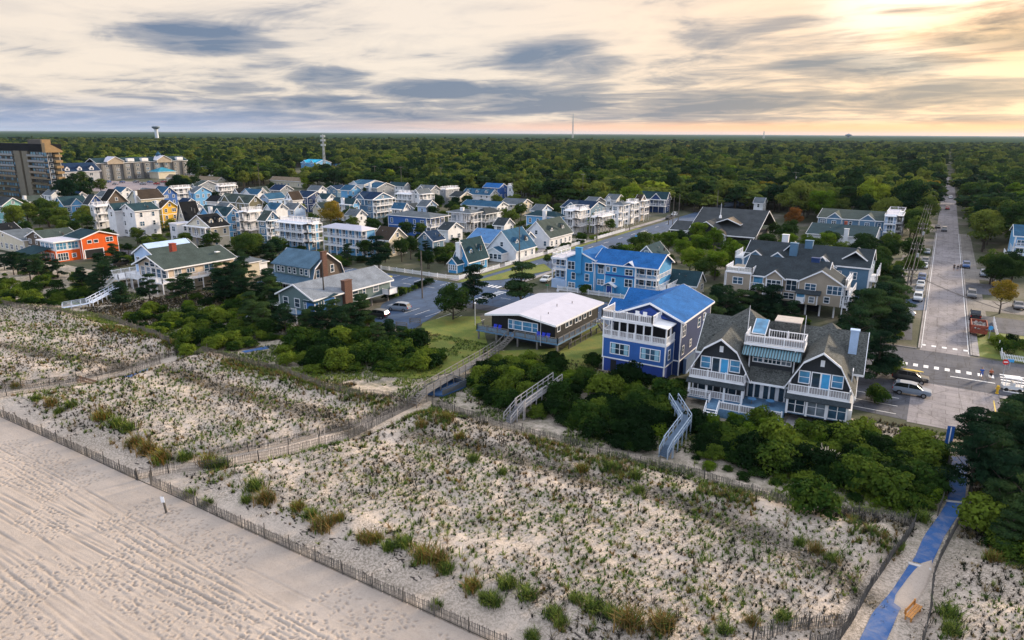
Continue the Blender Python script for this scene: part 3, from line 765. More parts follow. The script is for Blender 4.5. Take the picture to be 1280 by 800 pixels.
ROWS = [
(3, 257, 8, -14, 30, 'gx', 2.5, 'TL', 'D', 'Cx', 'teal and white house with tall chimney at the foot of the tower block'),
(36, 252, 6.3, 28, 54, 'gy', 2, 'C', 'GG', 'C', 'plain cream house with grey roof just seaward of the tower block'),
(57, 260, 4.5, 53, 70, 'gx', 2, 'W', 'B', '', 'tiny white house with blue roof between cream house and blue house'),
(80, 257, 6.5, 68, 110, 'gy', 3, 'LB', 'T', 'y', 'light blue house with long dark roof left of the royal blue gable'),
(111, 255, 7, 106, 128, 'gx', 3.2, 'RB', 'D', '', 'royal blue gabled house behind the white balconied houses'),
(132, 254, 7, 124, 160, 'gx', 5, 'BR', 'K', '', 'dark steep-roofed house with white rake boards on the left'),
(120, 258, 8.5, 112, 134, 'flat', 0, 'W', 'P', 'ET', 'white house of open stacked balconies left of the lavender-white twins'),
(143, 263, 9, 134, 151, 'gy', 2, 'W', 'T', '', 'left one of the twin lavender-white three-storey houses'),
(168, 264, 9, 150, 198, 'gy', 2, 'W', 'T', '', 'right and larger one of the twin lavender-white three-storey houses'),
(176, 249, 7, 160, 205, 'gy', 3.4, 'C', 'BR', 'C', 'cream house with brown roof and chimney behind the lavender-white twins'),
(202, 260, 7.5, 196, 222, 'gx', 2.4, 'Y', 'BR', 'C', 'bright yellow house with a tall yellow chimney stack'),
(232, 276, 5.5, 222, 251, 'gy', 6, 'C', 'K', '', 'house under a big steep black roof right of the yellow house'),
(221, 281, 6, 214, 228, 'flat', 0, 'W', 'P', '', 'narrow white flat-topped house below the yellow house'),
(256, 285, 6.4, 227, 286, 'gy', 3.2, 'C', 'K', 'DM', 'cream gabled house with black roof and white balcony on the left'),
(203, 243, 7.5, 190, 221, 'gx', 3, 'RB', 'B', 'x', 'royal blue house with crossed gables behind the yellow house'),
(217, 236, 8, 211, 240, 'flat', 0, 'W', 'P', 'ET', 'white boxy house with roof deck right of the royal blue crossed gables'),
(243, 241, 6.5, 236, 264, 'gx', 2.5, 'LB', 'G', 'x', 'pale blue gabled house left of the olive house'),
(247, 233, 7, 240, 273, 'gx', 2.5, 'G', 'GG', 'x', 'grey house with green-grey roof far back on the left'),
(275, 233, 7.5, 271, 297, 'flat', 0, 'W', 'P', 'ET', 'white house with a pillared porch and roof deck behind the olive house'),
(298, 241, 5, 292, 314, 'gy', 2, 'W', 'K', '', 'low white house with black roof right of the pillared white house'),
(318, 241, 5, 308, 337, 'gy', 2.4, 'W', 'GG', 'y', 'white house with green-grey roof at the back of the left rows'),
(311, 254, 6.5, 274, 328, 'gx', 2.8, 'OL', 'GG', 'x', 'olive brown house with long green-grey roof'),
(336, 249, 7, 325, 357, 'gy', 2, 'WB', 'B', '', 'white house with teal-blue roof right of the olive house'),
(322, 243, 6, 302, 330, 'gx', 2, 'W', 'B', 'x', 'low white house with two blue-roofed gables behind the olive house'),
(361, 250, 7, 352, 378, 'gy', 3, 'W', 'BR', 'D', 'white and brown house with steep brown roof left of the navy house'),
(384, 247, 6.5, 366, 407, 'gx', 2.2, 'NB', 'N', 'x', 'navy blue house with two white-edged gables'),
(350, 238, 5.5, 337, 366, 'gx', 2.4, 'G', 'N', '', 'grey gabled house with navy roof behind the brown-roofed one'),
(402, 261, 5, 391, 418, 'gy', 2.2, 'C', 'GG', '', 'small cream-grey cottage left of the golden tree'),
(283, 270, 8, 249, 297, 'gx', 2.4, 'LB', 'T', 'Cx', 'light blue three-storey house with white chimney behind the cream gable'),
(303, 266, 9.2, 294, 330, 'flat', 0, 'W', 'P', 'DET', 'tall white house with stacked decks and roof railing on the left'),
(337, 276, 7.5, 323, 353, 'gx', 2.6, 'SB', 'GG', 'E', 'slate blue house with dark roof beside the tall white decks'),
(452, 289, 7.8, 403, 467, 'hip', 1.0, 'LB', 'P', 'D', 'light blue house with two floors of long white screened porches'),
(486, 300, 5, 466, 508, 'gx', 3, 'C', 'BR', '', 'pale yellow gabled house with brown roof beside a dark pine'),
(538, 273, 6.6, 485, 561, 'hip', 1.2, 'RB', 'G', 'E', 'large cobalt blue house with white balconies in the middle rows'),
(588, 267, 7, 560, 602, 'hip', 1.0, 'W', 'G', 'DEC', 'white and pale blue house with corner balconies right of the cobalt blue house'),
(607, 268, 6, 590, 626, 'hip', 1.8, 'GG', 'D', 'E', 'grey-green house with charcoal hip roof in the middle rows'),
(541, 301, 3.4, 522, 554, 'gy', 2.4, 'SB', 'N', '', 'little slate blue outbuilding with steep dark roof'),
(621, 259, 4.5, 577, 635, 'gx', 1.8, 'W', 'B', '', 'long low white house with blue roof'),
(651, 256, 4.5, 626, 665, 'gx', 2, 'C', 'G', '', 'long low cream house with grey roof'),
(612, 244, 4.5, 578, 623, 'gx', 2.4, 'W', 'B', 'M', 'white house with three small dormers in a blue roof'),
(645, 233, 7, 634, 658, 'flat', 0, 'W', 'P', 'ET', 'white flat-topped house with balconies at the edge of the woods'),
(624, 235, 6, 604, 634, 'gx', 2, 'RB', 'RB', '', 'blue house with bright blue roof at the edge of the woods'),
(528, 243, 8, 516, 543, 'gy', 2, 'W', 'G', 'E', 'white and cream house with grey gable above the cobalt blue house'),
(512, 243, 8, 493, 519, 'flat', 0, 'W', 'P', 'DT', 'white house with screened upper porch above the cobalt blue house'),
(470, 250, 8, 441, 495, 'gx', 2.4, 'SB', 'N', 'xE', 'dark blue-roofed house with open porches above the golden tree'),
(437, 256, 7, 411, 449, 'gx', 2, 'LB', 'T', 'CD', 'light blue house with white chimney and outside stair by the golden tree'),
(455, 231, 6, 437, 481, 'gx', 2, 'W', 'B', 'x', 'white house with teal-blue roof in the back row, left of the tall chimney'),
(438, 238, 6, 426, 451, 'gx', 2.2, 'LB', 'B', '', 'pale blue gabled cottage in the back row'),
(471, 235, 7, 458, 493, 'gx', 2.2, 'G', 'B', 'C', 'pale grey house with blue roof and tall chimney in the back row'),
(421, 237, 5, 408, 434, 'gy', 1.8, 'SB', 'N', '', 'low slate-blue house in the back row right of the navy house'),
(538, 238, 8, 521, 550, 'gx', 2, 'G', 'G', 'x', 'tall grey house with grey gables at the back of the middle rows'),
(557, 237, 7.5, 549, 574, 'flat', 0, 'G', 'P', 'T', 'pale grey flat-roofed house beside the tall grey gables'),
(697, 272, 6.5, 658, 706, 'hip', 1.6, 'LB', 'T', 'C', 'light blue house with hipped dark roof behind the lavender cape'),
(722, 264, 8.6, 704, 738, 'flat', 0, 'W', 'P', 'DET', 'tall white house with wrapped balconies right of the lavender cape'),
(687, 297, 3.6, 654, 715, 'gy', 4.6, 'W', 'GG', 'M', 'lavender-white cape cottage with two dormers in a green-grey roof'),
(738, 261, 6.2, 702, 756, 'gx', 2.2, 'SB', 'N', 'x', 'slate blue house with solar-dark roof on the side street'),
(750, 272, 6, 738, 769, 'flat', 0, 'G', 'P', 'DET', 'grey house with white roof deck facing the side street'),
(779, 257, 8.5, 765, 786, 'hip', 1.2, 'W', 'G', 'E', 'white tower-like house with grey hip roof on the side street'),
(793, 254, 8.5, 785, 798, 'flat', 0, 'W', 'P', 'ET', 'narrow white house of stacked balconies on the side street'),
(806, 251, 8.5, 798, 808, 'gx', 2, 'T', 'BR', 'E', 'tan balconied house with brown roof last in the side-street row'),
(831, 250, 6, 782, 838, 'gx', 3.0, 'NB', 'T', 'Dx', 'navy blue house with teal roof at the far end of the side street'),
(735, 243, 4.5, 722, 748, 'gx', 2, 'G', 'T', '', 'low grey house nearly hidden in trees in the middle distance'),
(645, 313, 3.2, 610, 669, 'gy', 5, 'W', 'B', 'MP', 'white cape cottage with blue dormered roof and gabled porch'),
(585, 325, 3.2, 567, 609, 'gy', 4.8, 'SK', 'T', 'MPC', 'sky blue cape cottage with green-grey dormered roof'),
(613, 304, 3.5, 583, 641, 'gx', 3, 'W', 'S', '', 'white cottage with pale blue solar roof behind the sky blue cape'),
(820, 322, 5, 796, 835, 'gy', 2.6, 'G', 'T', 'P', 'pale grey house with teal roof behind the sky blue apartment house'),
(870, 357, 2.6, 835, 880, 'gx', 2.4, 'C', 'T', '', 'small cream garage with plain teal roof'),
(1093, 298, 4, 1009, 1106, 'gx', 2.2, 'W', 'T', 'CB', 'long white house with teal roof and two chimneys behind the trees'),
(1106, 277, 6, 1023, 1112, 'gx', 2.2, 'SB', 'GG', 'xx', 'long slate blue house with grey-brown roof near the tree line'),
(1129, 271, 8.5, 1106, 1137, 'flat', 0, 'WB', 'P', 'DET', 'white and blue three-storey house with roof deck near the tree line'),
(954, 254, 5.5, 944, 958, 'gx', 2, 'W', 'G', '', 'small white gable showing above trees behind the dark shingled hall'),
(29, 301, 4, -20, 60, 'gy', 1.8, 'C', 'G', '', 'low cream house with grey-green roof at the left edge'),
(57, 300, 5, 33, 98, 'gy', 2.0, 'BR', 'GG', '', 'brown-roofed house just behind the orange house'),
(2, 290, 4, -16, 20, 'gy', 2, 'C', 'K', '', 'cream gable at the far left edge above the grey-green roof'),
(311, 331, 3.0, 291, 331, 'hip', 1.3, 'W', 'G', '', 'low white house with grey hip roof behind the cream beach house'),
(395, 204, 6, 376, 414, 'gx', 3, 'LB', 'CY', 'x', 'far house with vivid cyan roof below the cell tower'),
(424, 201, 5, 416, 430, 'gx', 2, 'LB', 'CY', '', 'smaller far house with cyan roof right of the cell tower'),
(262, 212, 5, 235, 264, 'gx', 2, 'W', 'G', 'x', 'far white house in the trees right of the grey hotel'),
(272, 226, 4, 208, 279, 'gx', 2, 'C', 'TA', '', 'left one of two long brown-roofed town house rows'),
(379, 227, 4, 338, 386, 'gx', 2, 'C', 'TA', '', 'right one of two long brown-roofed town house rows'),
(505, 233, 5, 486, 512, 'gx', 1.8, 'W', 'T', '', 'low white house with teal roof under the far power poles'),
(575, 246, 4.5, 562, 590, 'gx', 2, 'C', 'D', '', 'small cream house half hidden beside the dormered white house'),
(520, 262, 4.0, 500, 530, 'gy', 2, 'G', 'D', '', 'low grey cottage behind the cobalt blue house'),
(560, 288, 4.0, 556, 578, 'gx', 2, 'W', 'D', '', 'white annexe beneath the corner-balcony house'),
(272, 252, 5.0, 258, 282, 'gx', 2, 'W', 'K', '', 'white cottage with black roof left of the olive house'),
(232, 255, 5.0, 222, 244, 'gx', 2, 'W', 'N', '', 'white cottage with navy roof behind the black roof'),
(95, 246, 5.0, 84, 108, 'gx', 2, 'W', 'N', '', 'small white cottage with navy roof right of the tower block'),
]
FOOT = []
def foot(r):
    X, Y, w, d = solve(*r[:5]); return (X-w, X, Y, Y+d)
for r in ROWS: FOOT.append(foot(r)); auto(*r)
MORE = [
(384, 281, 8.2, 342, 403, 'flat', 0, 'LB', 'P', 'DET', 'wide light blue house with long white balcony and roof deck behind the gambrel cottage'),
(345, 262, 6.5, 331, 354, 'gx', 2, 'W', 'B', 'x', 'white house with blue cross gable in the left middle rows'),
(368, 262, 5.5, 354, 380, 'gx', 2, 'WB', 'G', '', 'pale blue cottage with grey roof in the left middle rows'),
(500, 262, 6, 486, 510, 'gx', 2, 'W', 'B', 'D', 'white balconied house with blue roof above the cobalt blue one'),
(533, 258, 6.5, 522, 546, 'gx', 2, 'WB', 'G', '', 'pale blue house with grey roof at the back of the middle rows'),
(408, 249, 6, 396, 420, 'gx', 2, 'W', 'T', 'x', 'white gabled house with teal roof near the navy house'),
(676, 264, 6, 664, 690, 'gx', 2, 'WB', 'G', '', 'pale blue house with grey roof behind the light blue hipped house'),
(712, 256, 6.5, 700, 724, 'gx', 2, 'W', 'N', 'x', 'white gabled house with navy roof in the back of the side-street rows'),
(742, 254, 6, 730, 756, 'gx', 2, 'G', 'G', '', 'pale grey house in the back of the side-street rows'),
(770, 250, 6, 757, 780, 'gx', 2, 'W', 'G', 'x', 'white gabled house with grey roof in the back of the side-street rows'),
(240, 262, 6, 228, 250, 'gx', 2, 'W', 'G', '', 'white house with grey roof between black roof and olive house'),
(280, 262, 6, 268, 292, 'gx', 2, 'WB', 'G', 'x', 'pale blue gabled house behind the tall white decks'),
(300, 256, 6, 288, 312, 'gx', 2, 'W', 'D', '', 'white house with charcoal roof below the olive house'),
(64, 244, 6, 54, 76, 'gx', 2, 'W', 'G', '', 'white house with grey roof at the foot of the tower block'),
(132, 246, 6, 120, 146, 'gx', 2, 'C', 'G', '', 'cream house with grey roof behind the dark steep roof'),
(152, 240, 6, 140, 166, 'gx', 2, 'W', 'B', '', 'white house with blue roof before the pale car park'),
(186, 242, 6, 172, 198, 'gx', 2, 'G', 'G', 'x', 'grey gabled house before the pale car park'),
(480, 272, 6, 466, 486, 'gx', 2, 'W', 'G', '', 'white house with grey roof left of the cobalt blue one'),
(630, 282, 5, 618, 642, 'gx', 2, 'W', 'D', '', 'white cottage with charcoal roof behind the pale blue solar roof'),
(655, 300, 4, 642, 668, 'gx', 2, 'WB', 'G', '', 'pale blue cottage with grey roof left of the lavender cape'),
(568, 280, 5.5, 553, 580, 'gx', 2, 'W', 'B', '', 'white cottage with blue roof right of the cobalt blue house'),
(445, 270, 5, 432, 455, 'gx', 2, 'W', 'G', '', 'white cottage with grey roof behind the golden tree'),
(398, 238, 6, 385, 408, 'gx', 2, 'W', 'G', '', 'white house with grey roof in the back row right of the brown roofs'),
(520, 246, 6, 506, 530, 'gx', 2, 'G', 'D', '', 'grey house with charcoal roof in the back row of the middle'),
(592, 256, 5, 580, 602, 'gx', 2, 'W', 'G', '', 'white cottage with grey roof behind the corner balconies'),
]
nk = 0
for r in MORE:
    f_ = foot(r)
    if any(f_[0] < b_[1]+1 and f_[1] > b_[0]-1 and f_[2] < b_[3]+1 and f_[3] > b_[2]-1 for b_ in FOOT) or (f_[0] < -83 and f_[1] > -97 and f_[2] < 420): continue
    FOOT.append(f_); auto(*r); nk += 1
print('more houses', nk)
# ------------------------------------------------------------------ the large houses on the seaward row, each built by hand
BRICK = plain('red_brick_', (.26, .05, .028), .9, var=.3, scale=6); BRICKD = plain('brown_brick', (.11, .055, .04), .9, var=.35, scale=6)
LATT = plain('grey_lattice', (.33, .31, .31), .8, var=.15)
CURT = plain('pale_curtain', (.25, .45, .55), .8)
DECKB = plain('blue_grey_decking', (.10, .20, .32), .7, var=.2, scale=3)
DECKG = plain('grey_decking', (.25, .26, .28), .8, var=.2, scale=3)
WOODG = plain('weathered_wood', (.17, .16, .15), .85, var=.3, scale=3)
AQUA = plain('aqua_door_paint', (.05, .32, .60), .5)

# A. dark shingled house with two gambrel wings and a roof deck
A = House('shingled_beach_house', 'large dark shingled beach house with twin gambrel wings and white-railed roof deck', -5.6, 87.0)
A.r.rotation_euler = (0, 0, R_(4)); a = A
DKM, MT = WC['DK'], RC['MT']
def gambrel(x0, x1, y0, y1, ze, mid=None):
    c = (x0+x1)/2; hw = (x1-x0)/2
    return [(x0, ze), (c-hw*.58, ze+3.4), (c, ze+4.9), (c+hw*.58, ze+3.4), (x1, ze)]
for x0, x1 in ((-19.6, -12.3), (-7.3, 0.0)):
    pr = gambrel(x0, x1, 0, 0, 4.1)
    a.wall(x0+.25, x1-.25, 1.9, 9.0, 1.1, 4.0, DKM)
    MB().extr([(x0+.15, 3.95)]+[(p, q) for p, q in pr]+[(x1-.15, 3.95)], 'y', 2.0, 10).build('gambrel_wall', DKM, a.r)
    a.gable(x0, x1, 1.5, 13, 4.1, 4.9, 'y', MT, .35, .18, line=[(x0-.45, 3.8)]+[(p, q+.05) for p, q in pr[1:-1]]+[(x1+.45, 3.8)])
    c = (x0+x1)/2
    # balcony floor with skirt roof, railing with grey boards
    m = MB(); m.box(x0+.1, -.1, 3.75, x1-.1, 1.98, 3.98); m.build('balcony', TRIM, a.r)
    MB().strip([(-.75, 3.35), (-.1, 3.78)], .1, 'x', x0-.1, x1+.1).build('skirt_roof', RC['D'], a.r)
    a.rail([(x0+.2, 1.95), (x0+.2, 0), (x1-.2, 0), (x1-.2, 1.95)], 3.98, 1.0, .3)
    MB().box(x0+.3, .03, 4.1, x1-.3, .06, 4.85).box(x0+.23, .1, 4.1, x0+.26, 1.9, 4.85).box(x1-.26, .1, 4.1, x1-.23, 1.9, 4.85).build('railing_board', LATT, a.r)
    for q in (-1.9, 1.9): a.win('F', c+q, 4.75, 1.15, 1.5, 1, 1.99, GLASSB)
    for q in (-.55, .55): a.door('F', c+q, 4.05, .9, 2.2, GLASS if q < 0 else AQUA, 1.99)
    a.win('F', c, 7.3, .25, .6, 1, 1.99, TRIM)
    for i in range(4): link('porch_post', post_mesh(2.55, .24), a.r, (x0+.25+(x1-x0-.5)*i/3, -.0, 1.1))
MB().box(-7.2, .1, 1.1, -.1, 1.9, 1.3).build('porch_floor', DECKB, a.r)
for i in range(3): a.win('F', -6.1+2.4*i, 1.35, 2.0, 2.1, 2, .12)
MB().box(-19.5, -.1, .9, -12.4, 1.95, 1.25).build('porch_floor', DECKB, a.r)
a.rail([(-19.4, 0), (-12.5, 0)], 1.25, 1.0, .3); MB().box(-19.3, .04, 1.4, -12.6, .07, 2.1).build('railing_board', LATT, a.r)
for i in range(2): a.win('F', -17.6+3*i, 1.5, 1.9, 1.9, 2, 1.89)
# centre: recessed doors, roof skirt, strip of windows, canopy
a.wall(-12.6, -7.0, 3.6, 14, .9, 8.3, DKM)
MB().box(-12.4, 3.5, 1.1, -7.2, 3.62, 3.75).build('door_wall', TRIM, a.r)
for i in range(6): a.door('F', -12.0+.84*i+.25*(i//2), 1.15, .62, 2.4, GLASS, 3.49)
MB().strip([(1.9, 3.95), (4.2, 5.9)], .16, 'x', -12.3, -7.3).build('skirt_roof', MT, a.r)
MB().box(-12.4, 1.75, 3.6, -7.2, 1.88, 3.85).build('fascia', TRIM, a.r)
for x, w, n in ((-11.5, 1.1, 2), (-9.7, 2.0, 4), (-8.0, 1.1, 2)): a.win('F', x, 6.15, w, .95, n, 3.58)
awn, N, L, b = newmat('striped_awning'); wv = N.new('ShaderNodeTexWave'); wv.wave_type = 'BANDS'; wv.bands_direction = 'X'; L.new(coord(N, L), wv.inputs[0]); wv.inputs['Scale'].default_value = .9; wv.inputs['Distortion'].default_value = 1.5
L.new(ramp(N, L, wv.outputs['Fac'], [(.3, (.04, .06, .07)), (.6, (.14, .28, .34))]), b.inputs['Base Color'])
MB().strip([(2.3, 7.25), (3.7, 8.15)], .08, 'x', -13.4, -6.2).build('awning', awn, a.r)
# roof deck
MB().box(-13.4, 3.3, 8.3, -6.0, 7.2, 8.6).build('roof_deck', TRIM, a.r)
MB().box(-13.2, 3.5, 8.6, -6.2, 7.1, 8.64).build('decking', plain('pale_decking', (.5, .46, .44), .8), a.r)
a.rail([(-13.3, 7.1), (-13.3, 3.4), (-6.1, 3.4), (-6.1, 7.1)], 8.62, 1.05, .3); MB().box(-13.2, 3.44, 8.75, -6.2, 3.47, 9.5).build('railing_board', LATT, a.r)
a.rail([(-10.8, 7.1), (-6.1, 7.1)], 8.62, 1.05, .3)
MB().box(-12.9, 7.3, 8.5, -11.6, 7.6, 11).add([(-12.9, 7.3, 8.7), (-11.5, 7.3, 8.7), (-11.5, 10.2, 10.4), (-12.9, 10.2, 10.4)], [(0, 1, 2, 3)]).v and None
MB().bar((-12.2, 7.4, 8.9), (-12.2, 10.4, 10.2), 1.6, .1).build('skylight', GLASSB, a.r)
MB().bar((-12.2, 7.3, 8.83), (-12.2, 10.5, 10.13), 1.85, .1).build('skylight_frame', TRIM, a.r)
MB().box(-10.4, 9.0, 8.6, -7.2, 12, 10.5).build('roof_block', MT, a.r); MB().box(-10.5, 8.9, 10.5, -7.1, 12.1, 10.62).build('block_cap', plain('pale_board', (.45, .40, .36)), a.r)
# main body behind, steep hips
a.wall(-19.3, .4, 8.0, 16.0, .9, 5.6, DKM)
a.gable(-20.0, .8, 7.0, 16.6, 5.4, 4.1, 'x', MT, .3, .2)
for cx_, cy_, zz in ((-14.5, 12.5, 11.1), (-3.6, 12.8, 10.3)):
    MB().add([(cx_-4, cy_-4, zz-3.4), (cx_+4, cy_-4, zz-3.4), (cx_+4, cy_+4, zz-3.4), (cx_-4, cy_+4, zz-3.4), (cx_, cy_, zz)], [(0, 1, 4), (1, 2, 4), (2, 3, 4), (3, 0, 4), (3, 2, 1, 0)]).build('roof', MT, a.r)
a.chimney(-.6, 9.4, 7.2, 10.4, 1.0, WC['WB'], .9)
a.win('R', 4.5, 4.9, 1.2, 1.6, 1, -.22); a.win('R', 11, 2.4, 1.2, 1.5, 2, .4); a.win('R', 14.5, 2.4, 1.2, 1.5, 2, .4)
for x, y in ((-13.2, 4.2), (-6.3, 3.9)):
    f = MB().tube((x, y, 8.4), (x, y, 13.4 if x < -10 else 13.0), .06, .035, 6); f.build('flagpole', TRIM, a.r)
# front terrace, railing and steps
MB().box(-16.5, -3.0, 0, -7.3, 3.5, 1.08).build('terrace', DECKB, a.r)
a.rail([(-19.4, -.2), (-16.4, -.2), (-16.4, -1.2)], 1.1, 1.0, .3); a.rail([(-14.8, -2.9), (-7.3, -2.9)], 1.1, 1.0, .3)
MB().box(-14.7, -2.86, 1.2, -7.4, -2.83, 1.95).build('railing_board', LATT, a.r)
a.stairs((-15.6, -3.0, 1.05), (-15.6, -4.6, .1), 1.5)
MB().box(-.1, .5, 0, .3, 8, 2.6).build('side_wing_wall', TRIM, a.r)
a.finish()
for x, y in ((-11.4, 1.0), (-9.2, 1.4)):
    t = thing('patio_table', 'slate blue patio table on the gambrel house terrace, %s one' % ('left' if x < -10 else 'right'), 'table', (-5.6+x*math.cos(R_(4))-y*math.sin(R_(4)), 87+x*math.sin(R_(4))+y*math.cos(R_(4)), 1.08), 0, 'tables on the shingled house terrace')
    MB().lathe([(.55, .7), (.55, .75)], 12).build('tabletop', plain('patio_blue', (.08, .22, .42)), t); MB().lathe([(.05, .0), (.05, .7)], 6).build('leg', WOODG, t)

# B. royal blue house, raised screened porch and roof deck in front
B = House('blue_beach_house', 'tall royal blue beach house with screened porch and white roof deck', -29.2, 91.7); b = B
RB = WC['RB']; BL = siding('vivid_blue_boards', (.025, .065, .30)); BRF = RC['RB']; SIDEB = siding('deep_blue_siding', (.016, .04, .14))
b.wall(-11.2, -1.3, 0, 3.7, 2.2, 5.4, RB, belts=[2.2, 5.35]); b.wall(-11.1, -1.4, .12, 3.7, 0, 2.1, BL)
b.wall(-10.2, -.35, 3.7, 18.6, 0, 8.4, SIDEB, 'y', 2.1, belts=[2.3])
b.win('F', -8.4, 3.0, 2.9, 1.6, 2, 0); b.win('F', -3.6, 3.0, 2.9, 1.6, 2, 0)
for x in (-9.4, -7.4, -4.6, -2.6): MB().box(x-.32, -.04, 3.05, x+.32, -.03, 4.55).build('curtain', CURT, b.r)
MB().box(-9.8, .04, .15, -8.9, .13, 1.9).build('door', DARKIN, b.r)
b.win('R', 1.6, 3.0, .8, 1.4, 1, -1.3); b.win('R', 5.0, 5.9, 1.4, 1.6, 2, -.35); b.win('R', 5.0, 3.1, .8, 1.2, 1, -.35); b.win('R', 8.6, 3.4, .8, 1.0, 1, -.35); b.win('R', 12.4, 5.6, 1.2, 1.4, 1, -.35); b.win('R', 15, 6.2, .8, 1.0, 1, -.35); b.win('R', 17, 3.0, .8, 1.0, 1, -.35)
# screened porch
MB().box(-11.3, -.1, 5.45, -1.2, 3.7, 5.6).build('porch_floor', TRIM, b.r)
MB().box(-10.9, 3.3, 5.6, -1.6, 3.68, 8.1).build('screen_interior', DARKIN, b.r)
for i in range(7): link('porch_post', post_mesh(2.55, .2), b.r, (-11.15+i*1.27, .05, 5.6))
for y in (.05, 1.9): link('porch_post', post_mesh(2.55, .2), b.r, (-1.35, y, 5.6))
b.rail([(-11.15, 3.6), (-11.15, .05), (-1.35, .05), (-1.35, 3.6)], 5.6, .95, .25); MB().box(-11.05, .10, 5.7, -1.45, .13, 6.4).build('railing_board', LATT, b.r)
MB().box(-11.5, -.3, 8.1, -3.4, 4.0, 8.45).build('porch_ceiling', TRIM, b.r)
MB().strip([(-3.4, 8.4), (-1.1, 8.1)], .12, 'y', -.3, 3.6).build('porch_roof_edge', TRIM, b.r)
b.rail([(-11.4, 4.4), (-11.4, -.2), (-3.5, -.2), (-3.5, 3.6)], 8.45, 1.15, .3); MB().box(-11.3, -.14, 8.6, -3.6, -.11, 9.4).box(-11.33, 0, 8.6, -11.30, 4.2, 9.4).build('railing_board', LATT, b.r)
for x in (-6.6, -5.4):
    MB().box(x-.3, 1.3, 8.9, x+.3, 1.8, 9.0).box(x-.3, 1.75, 9.0, x+.3, 1.83, 9.6).box(x-.28, 1.32, 8.46, x-.22, 1.38, 8.9).box(x+.22, 1.32, 8.46, x+.28, 1.38, 8.9).box(x-.28, 1.72, 8.46, x-.22, 1.78, 8.9).box(x+.22, 1.72, 8.46, x+.28, 1.78, 8.9).build('roof_deck_bench', TRIM, b.r)
# the roof: long ridge inland, two lower wings to the left
b.gable(-10.2, -.35, 3.6, 18.6, 8.4, 2.1, 'y', BRF, .45, .2)
MB().extr([(-8.2, 8.5), (-5.27, 9.95), (-2.4, 8.5)], 'y', 3.5, 3.62).build('gable_face', BL, b.r)
b.wall(-12.6, -8, 5.4, 9.8, 0, 8.0, SIDEB, 'x', 1.2, name='wing_wall'); b.gable(-12.9, -7.5, 5.4, 9.8, 8.0, 1.4, 'x', BRF, .3)
b.wall(-12.6, -8, 12.2, 17, 0, 8.1, SIDEB, 'x', 1.5, name='wing_wall'); b.gable(-12.9, -7.0, 12.2, 17, 8.1, 1.7, 'x', BRF, .3)
MB().box(-.1, 5, 0, .35, 9.5, 2.4).build('side_fence', plain('blue_board_fence', (.08, .14, .26)), b.r)
b.finish()

# C. low brown house on piles under a white roof, deck all round
C_ = House('low_beach_house', 'low dark brown beach house on piles under a broad white roof', -51.2, 96.6); c = C_
DBm = WC['DB']
c.wall(-12.6, 0, 0, 16.8, 1.75, 4.5, DBm, 'y', .9)
c.r.children[0].data.materials[1] = DBm
c.gable(-12.6, 0, -.6, 17.2, 4.45, .9, 'y', RC['P'], .7, .22)
for i, x in enumerate((-8.6, -7.3, -5.4, -3.9)):
    c.win('F', x, 2.45, 1.0 if i in (0, 3) else 1.9, 1.5, 1, 0, GLASSB)
for y in (1.2, 4.2, 5.6, 7.8, 9.2, 11.2, 13.4): c.win('R', y, 3.0, .9, .85, 1, 0)
c.deck(-14.6, 1.6, -2.0, 0, 1.75, DECKB, ('F',), rail=False, posts=False); MB().box(.0, 0, 1.53, 1.6, 13, 1.74).build('deck', DECKB, c.r)
c.rail([(-14.5, 0), (-14.5, -1.9), (-8.1, -1.9)], 1.76, .95, .3, WOODG); c.rail([(-6.7, -1.9), (1.5, -1.9), (1.5, 12.8)], 1.76, .95, .3, WOODG)
MB().box(-14.4, -1.86, 1.8, -8.2, -1.83, 2.5).box(-6.6, -1.86, 1.8, 1.4, -1.83, 2.5).build('railing_board', plain('blue_grey_board', (.17, .27, .38)), c.r)
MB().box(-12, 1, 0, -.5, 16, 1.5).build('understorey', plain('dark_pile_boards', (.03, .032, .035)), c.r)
for x in (-14.2, -10.5, -6.2, -2.4, 1.4): link('pile', post_mesh(1.55, .25, WOODG), c.r, (x, -1.8, 0))
for y in (3, 7, 11): link('pile', post_mesh(1.55, .25, WOODG), c.r, (1.4, y, 0))
c.stairs((-7.4, -1.9, 1.7), (-7.9, -5.2, .05), 1.2, WOODG)
MB().tube((-1.6, -2.1, 1.0), (-1.6, -2.1, 6.2), .05, .03, 6).build('flagpole', plain('grey_pole', (.5, .5, .52)), c.r)
c.rail([(1.9, 1.5), (1.9, 14.5)], 0, 1.0, .5, plain('dark_rail', (.08, .08, .08)))
c.stairs((1.9, 13.4, 1.7), (3.5, 13.4, .05), 1.2, plain('dark_rail', (.08, .08, .08)))
for x, y, z in ((-3, 3, 5.1), (-4, 8, 5.4), (-3, 12, 5.2)): MB().tube((x, y, z-.2), (x, y, z+.35), .07, .07, 6).build('roof_vent', WOODG, c.r)
c.finish()

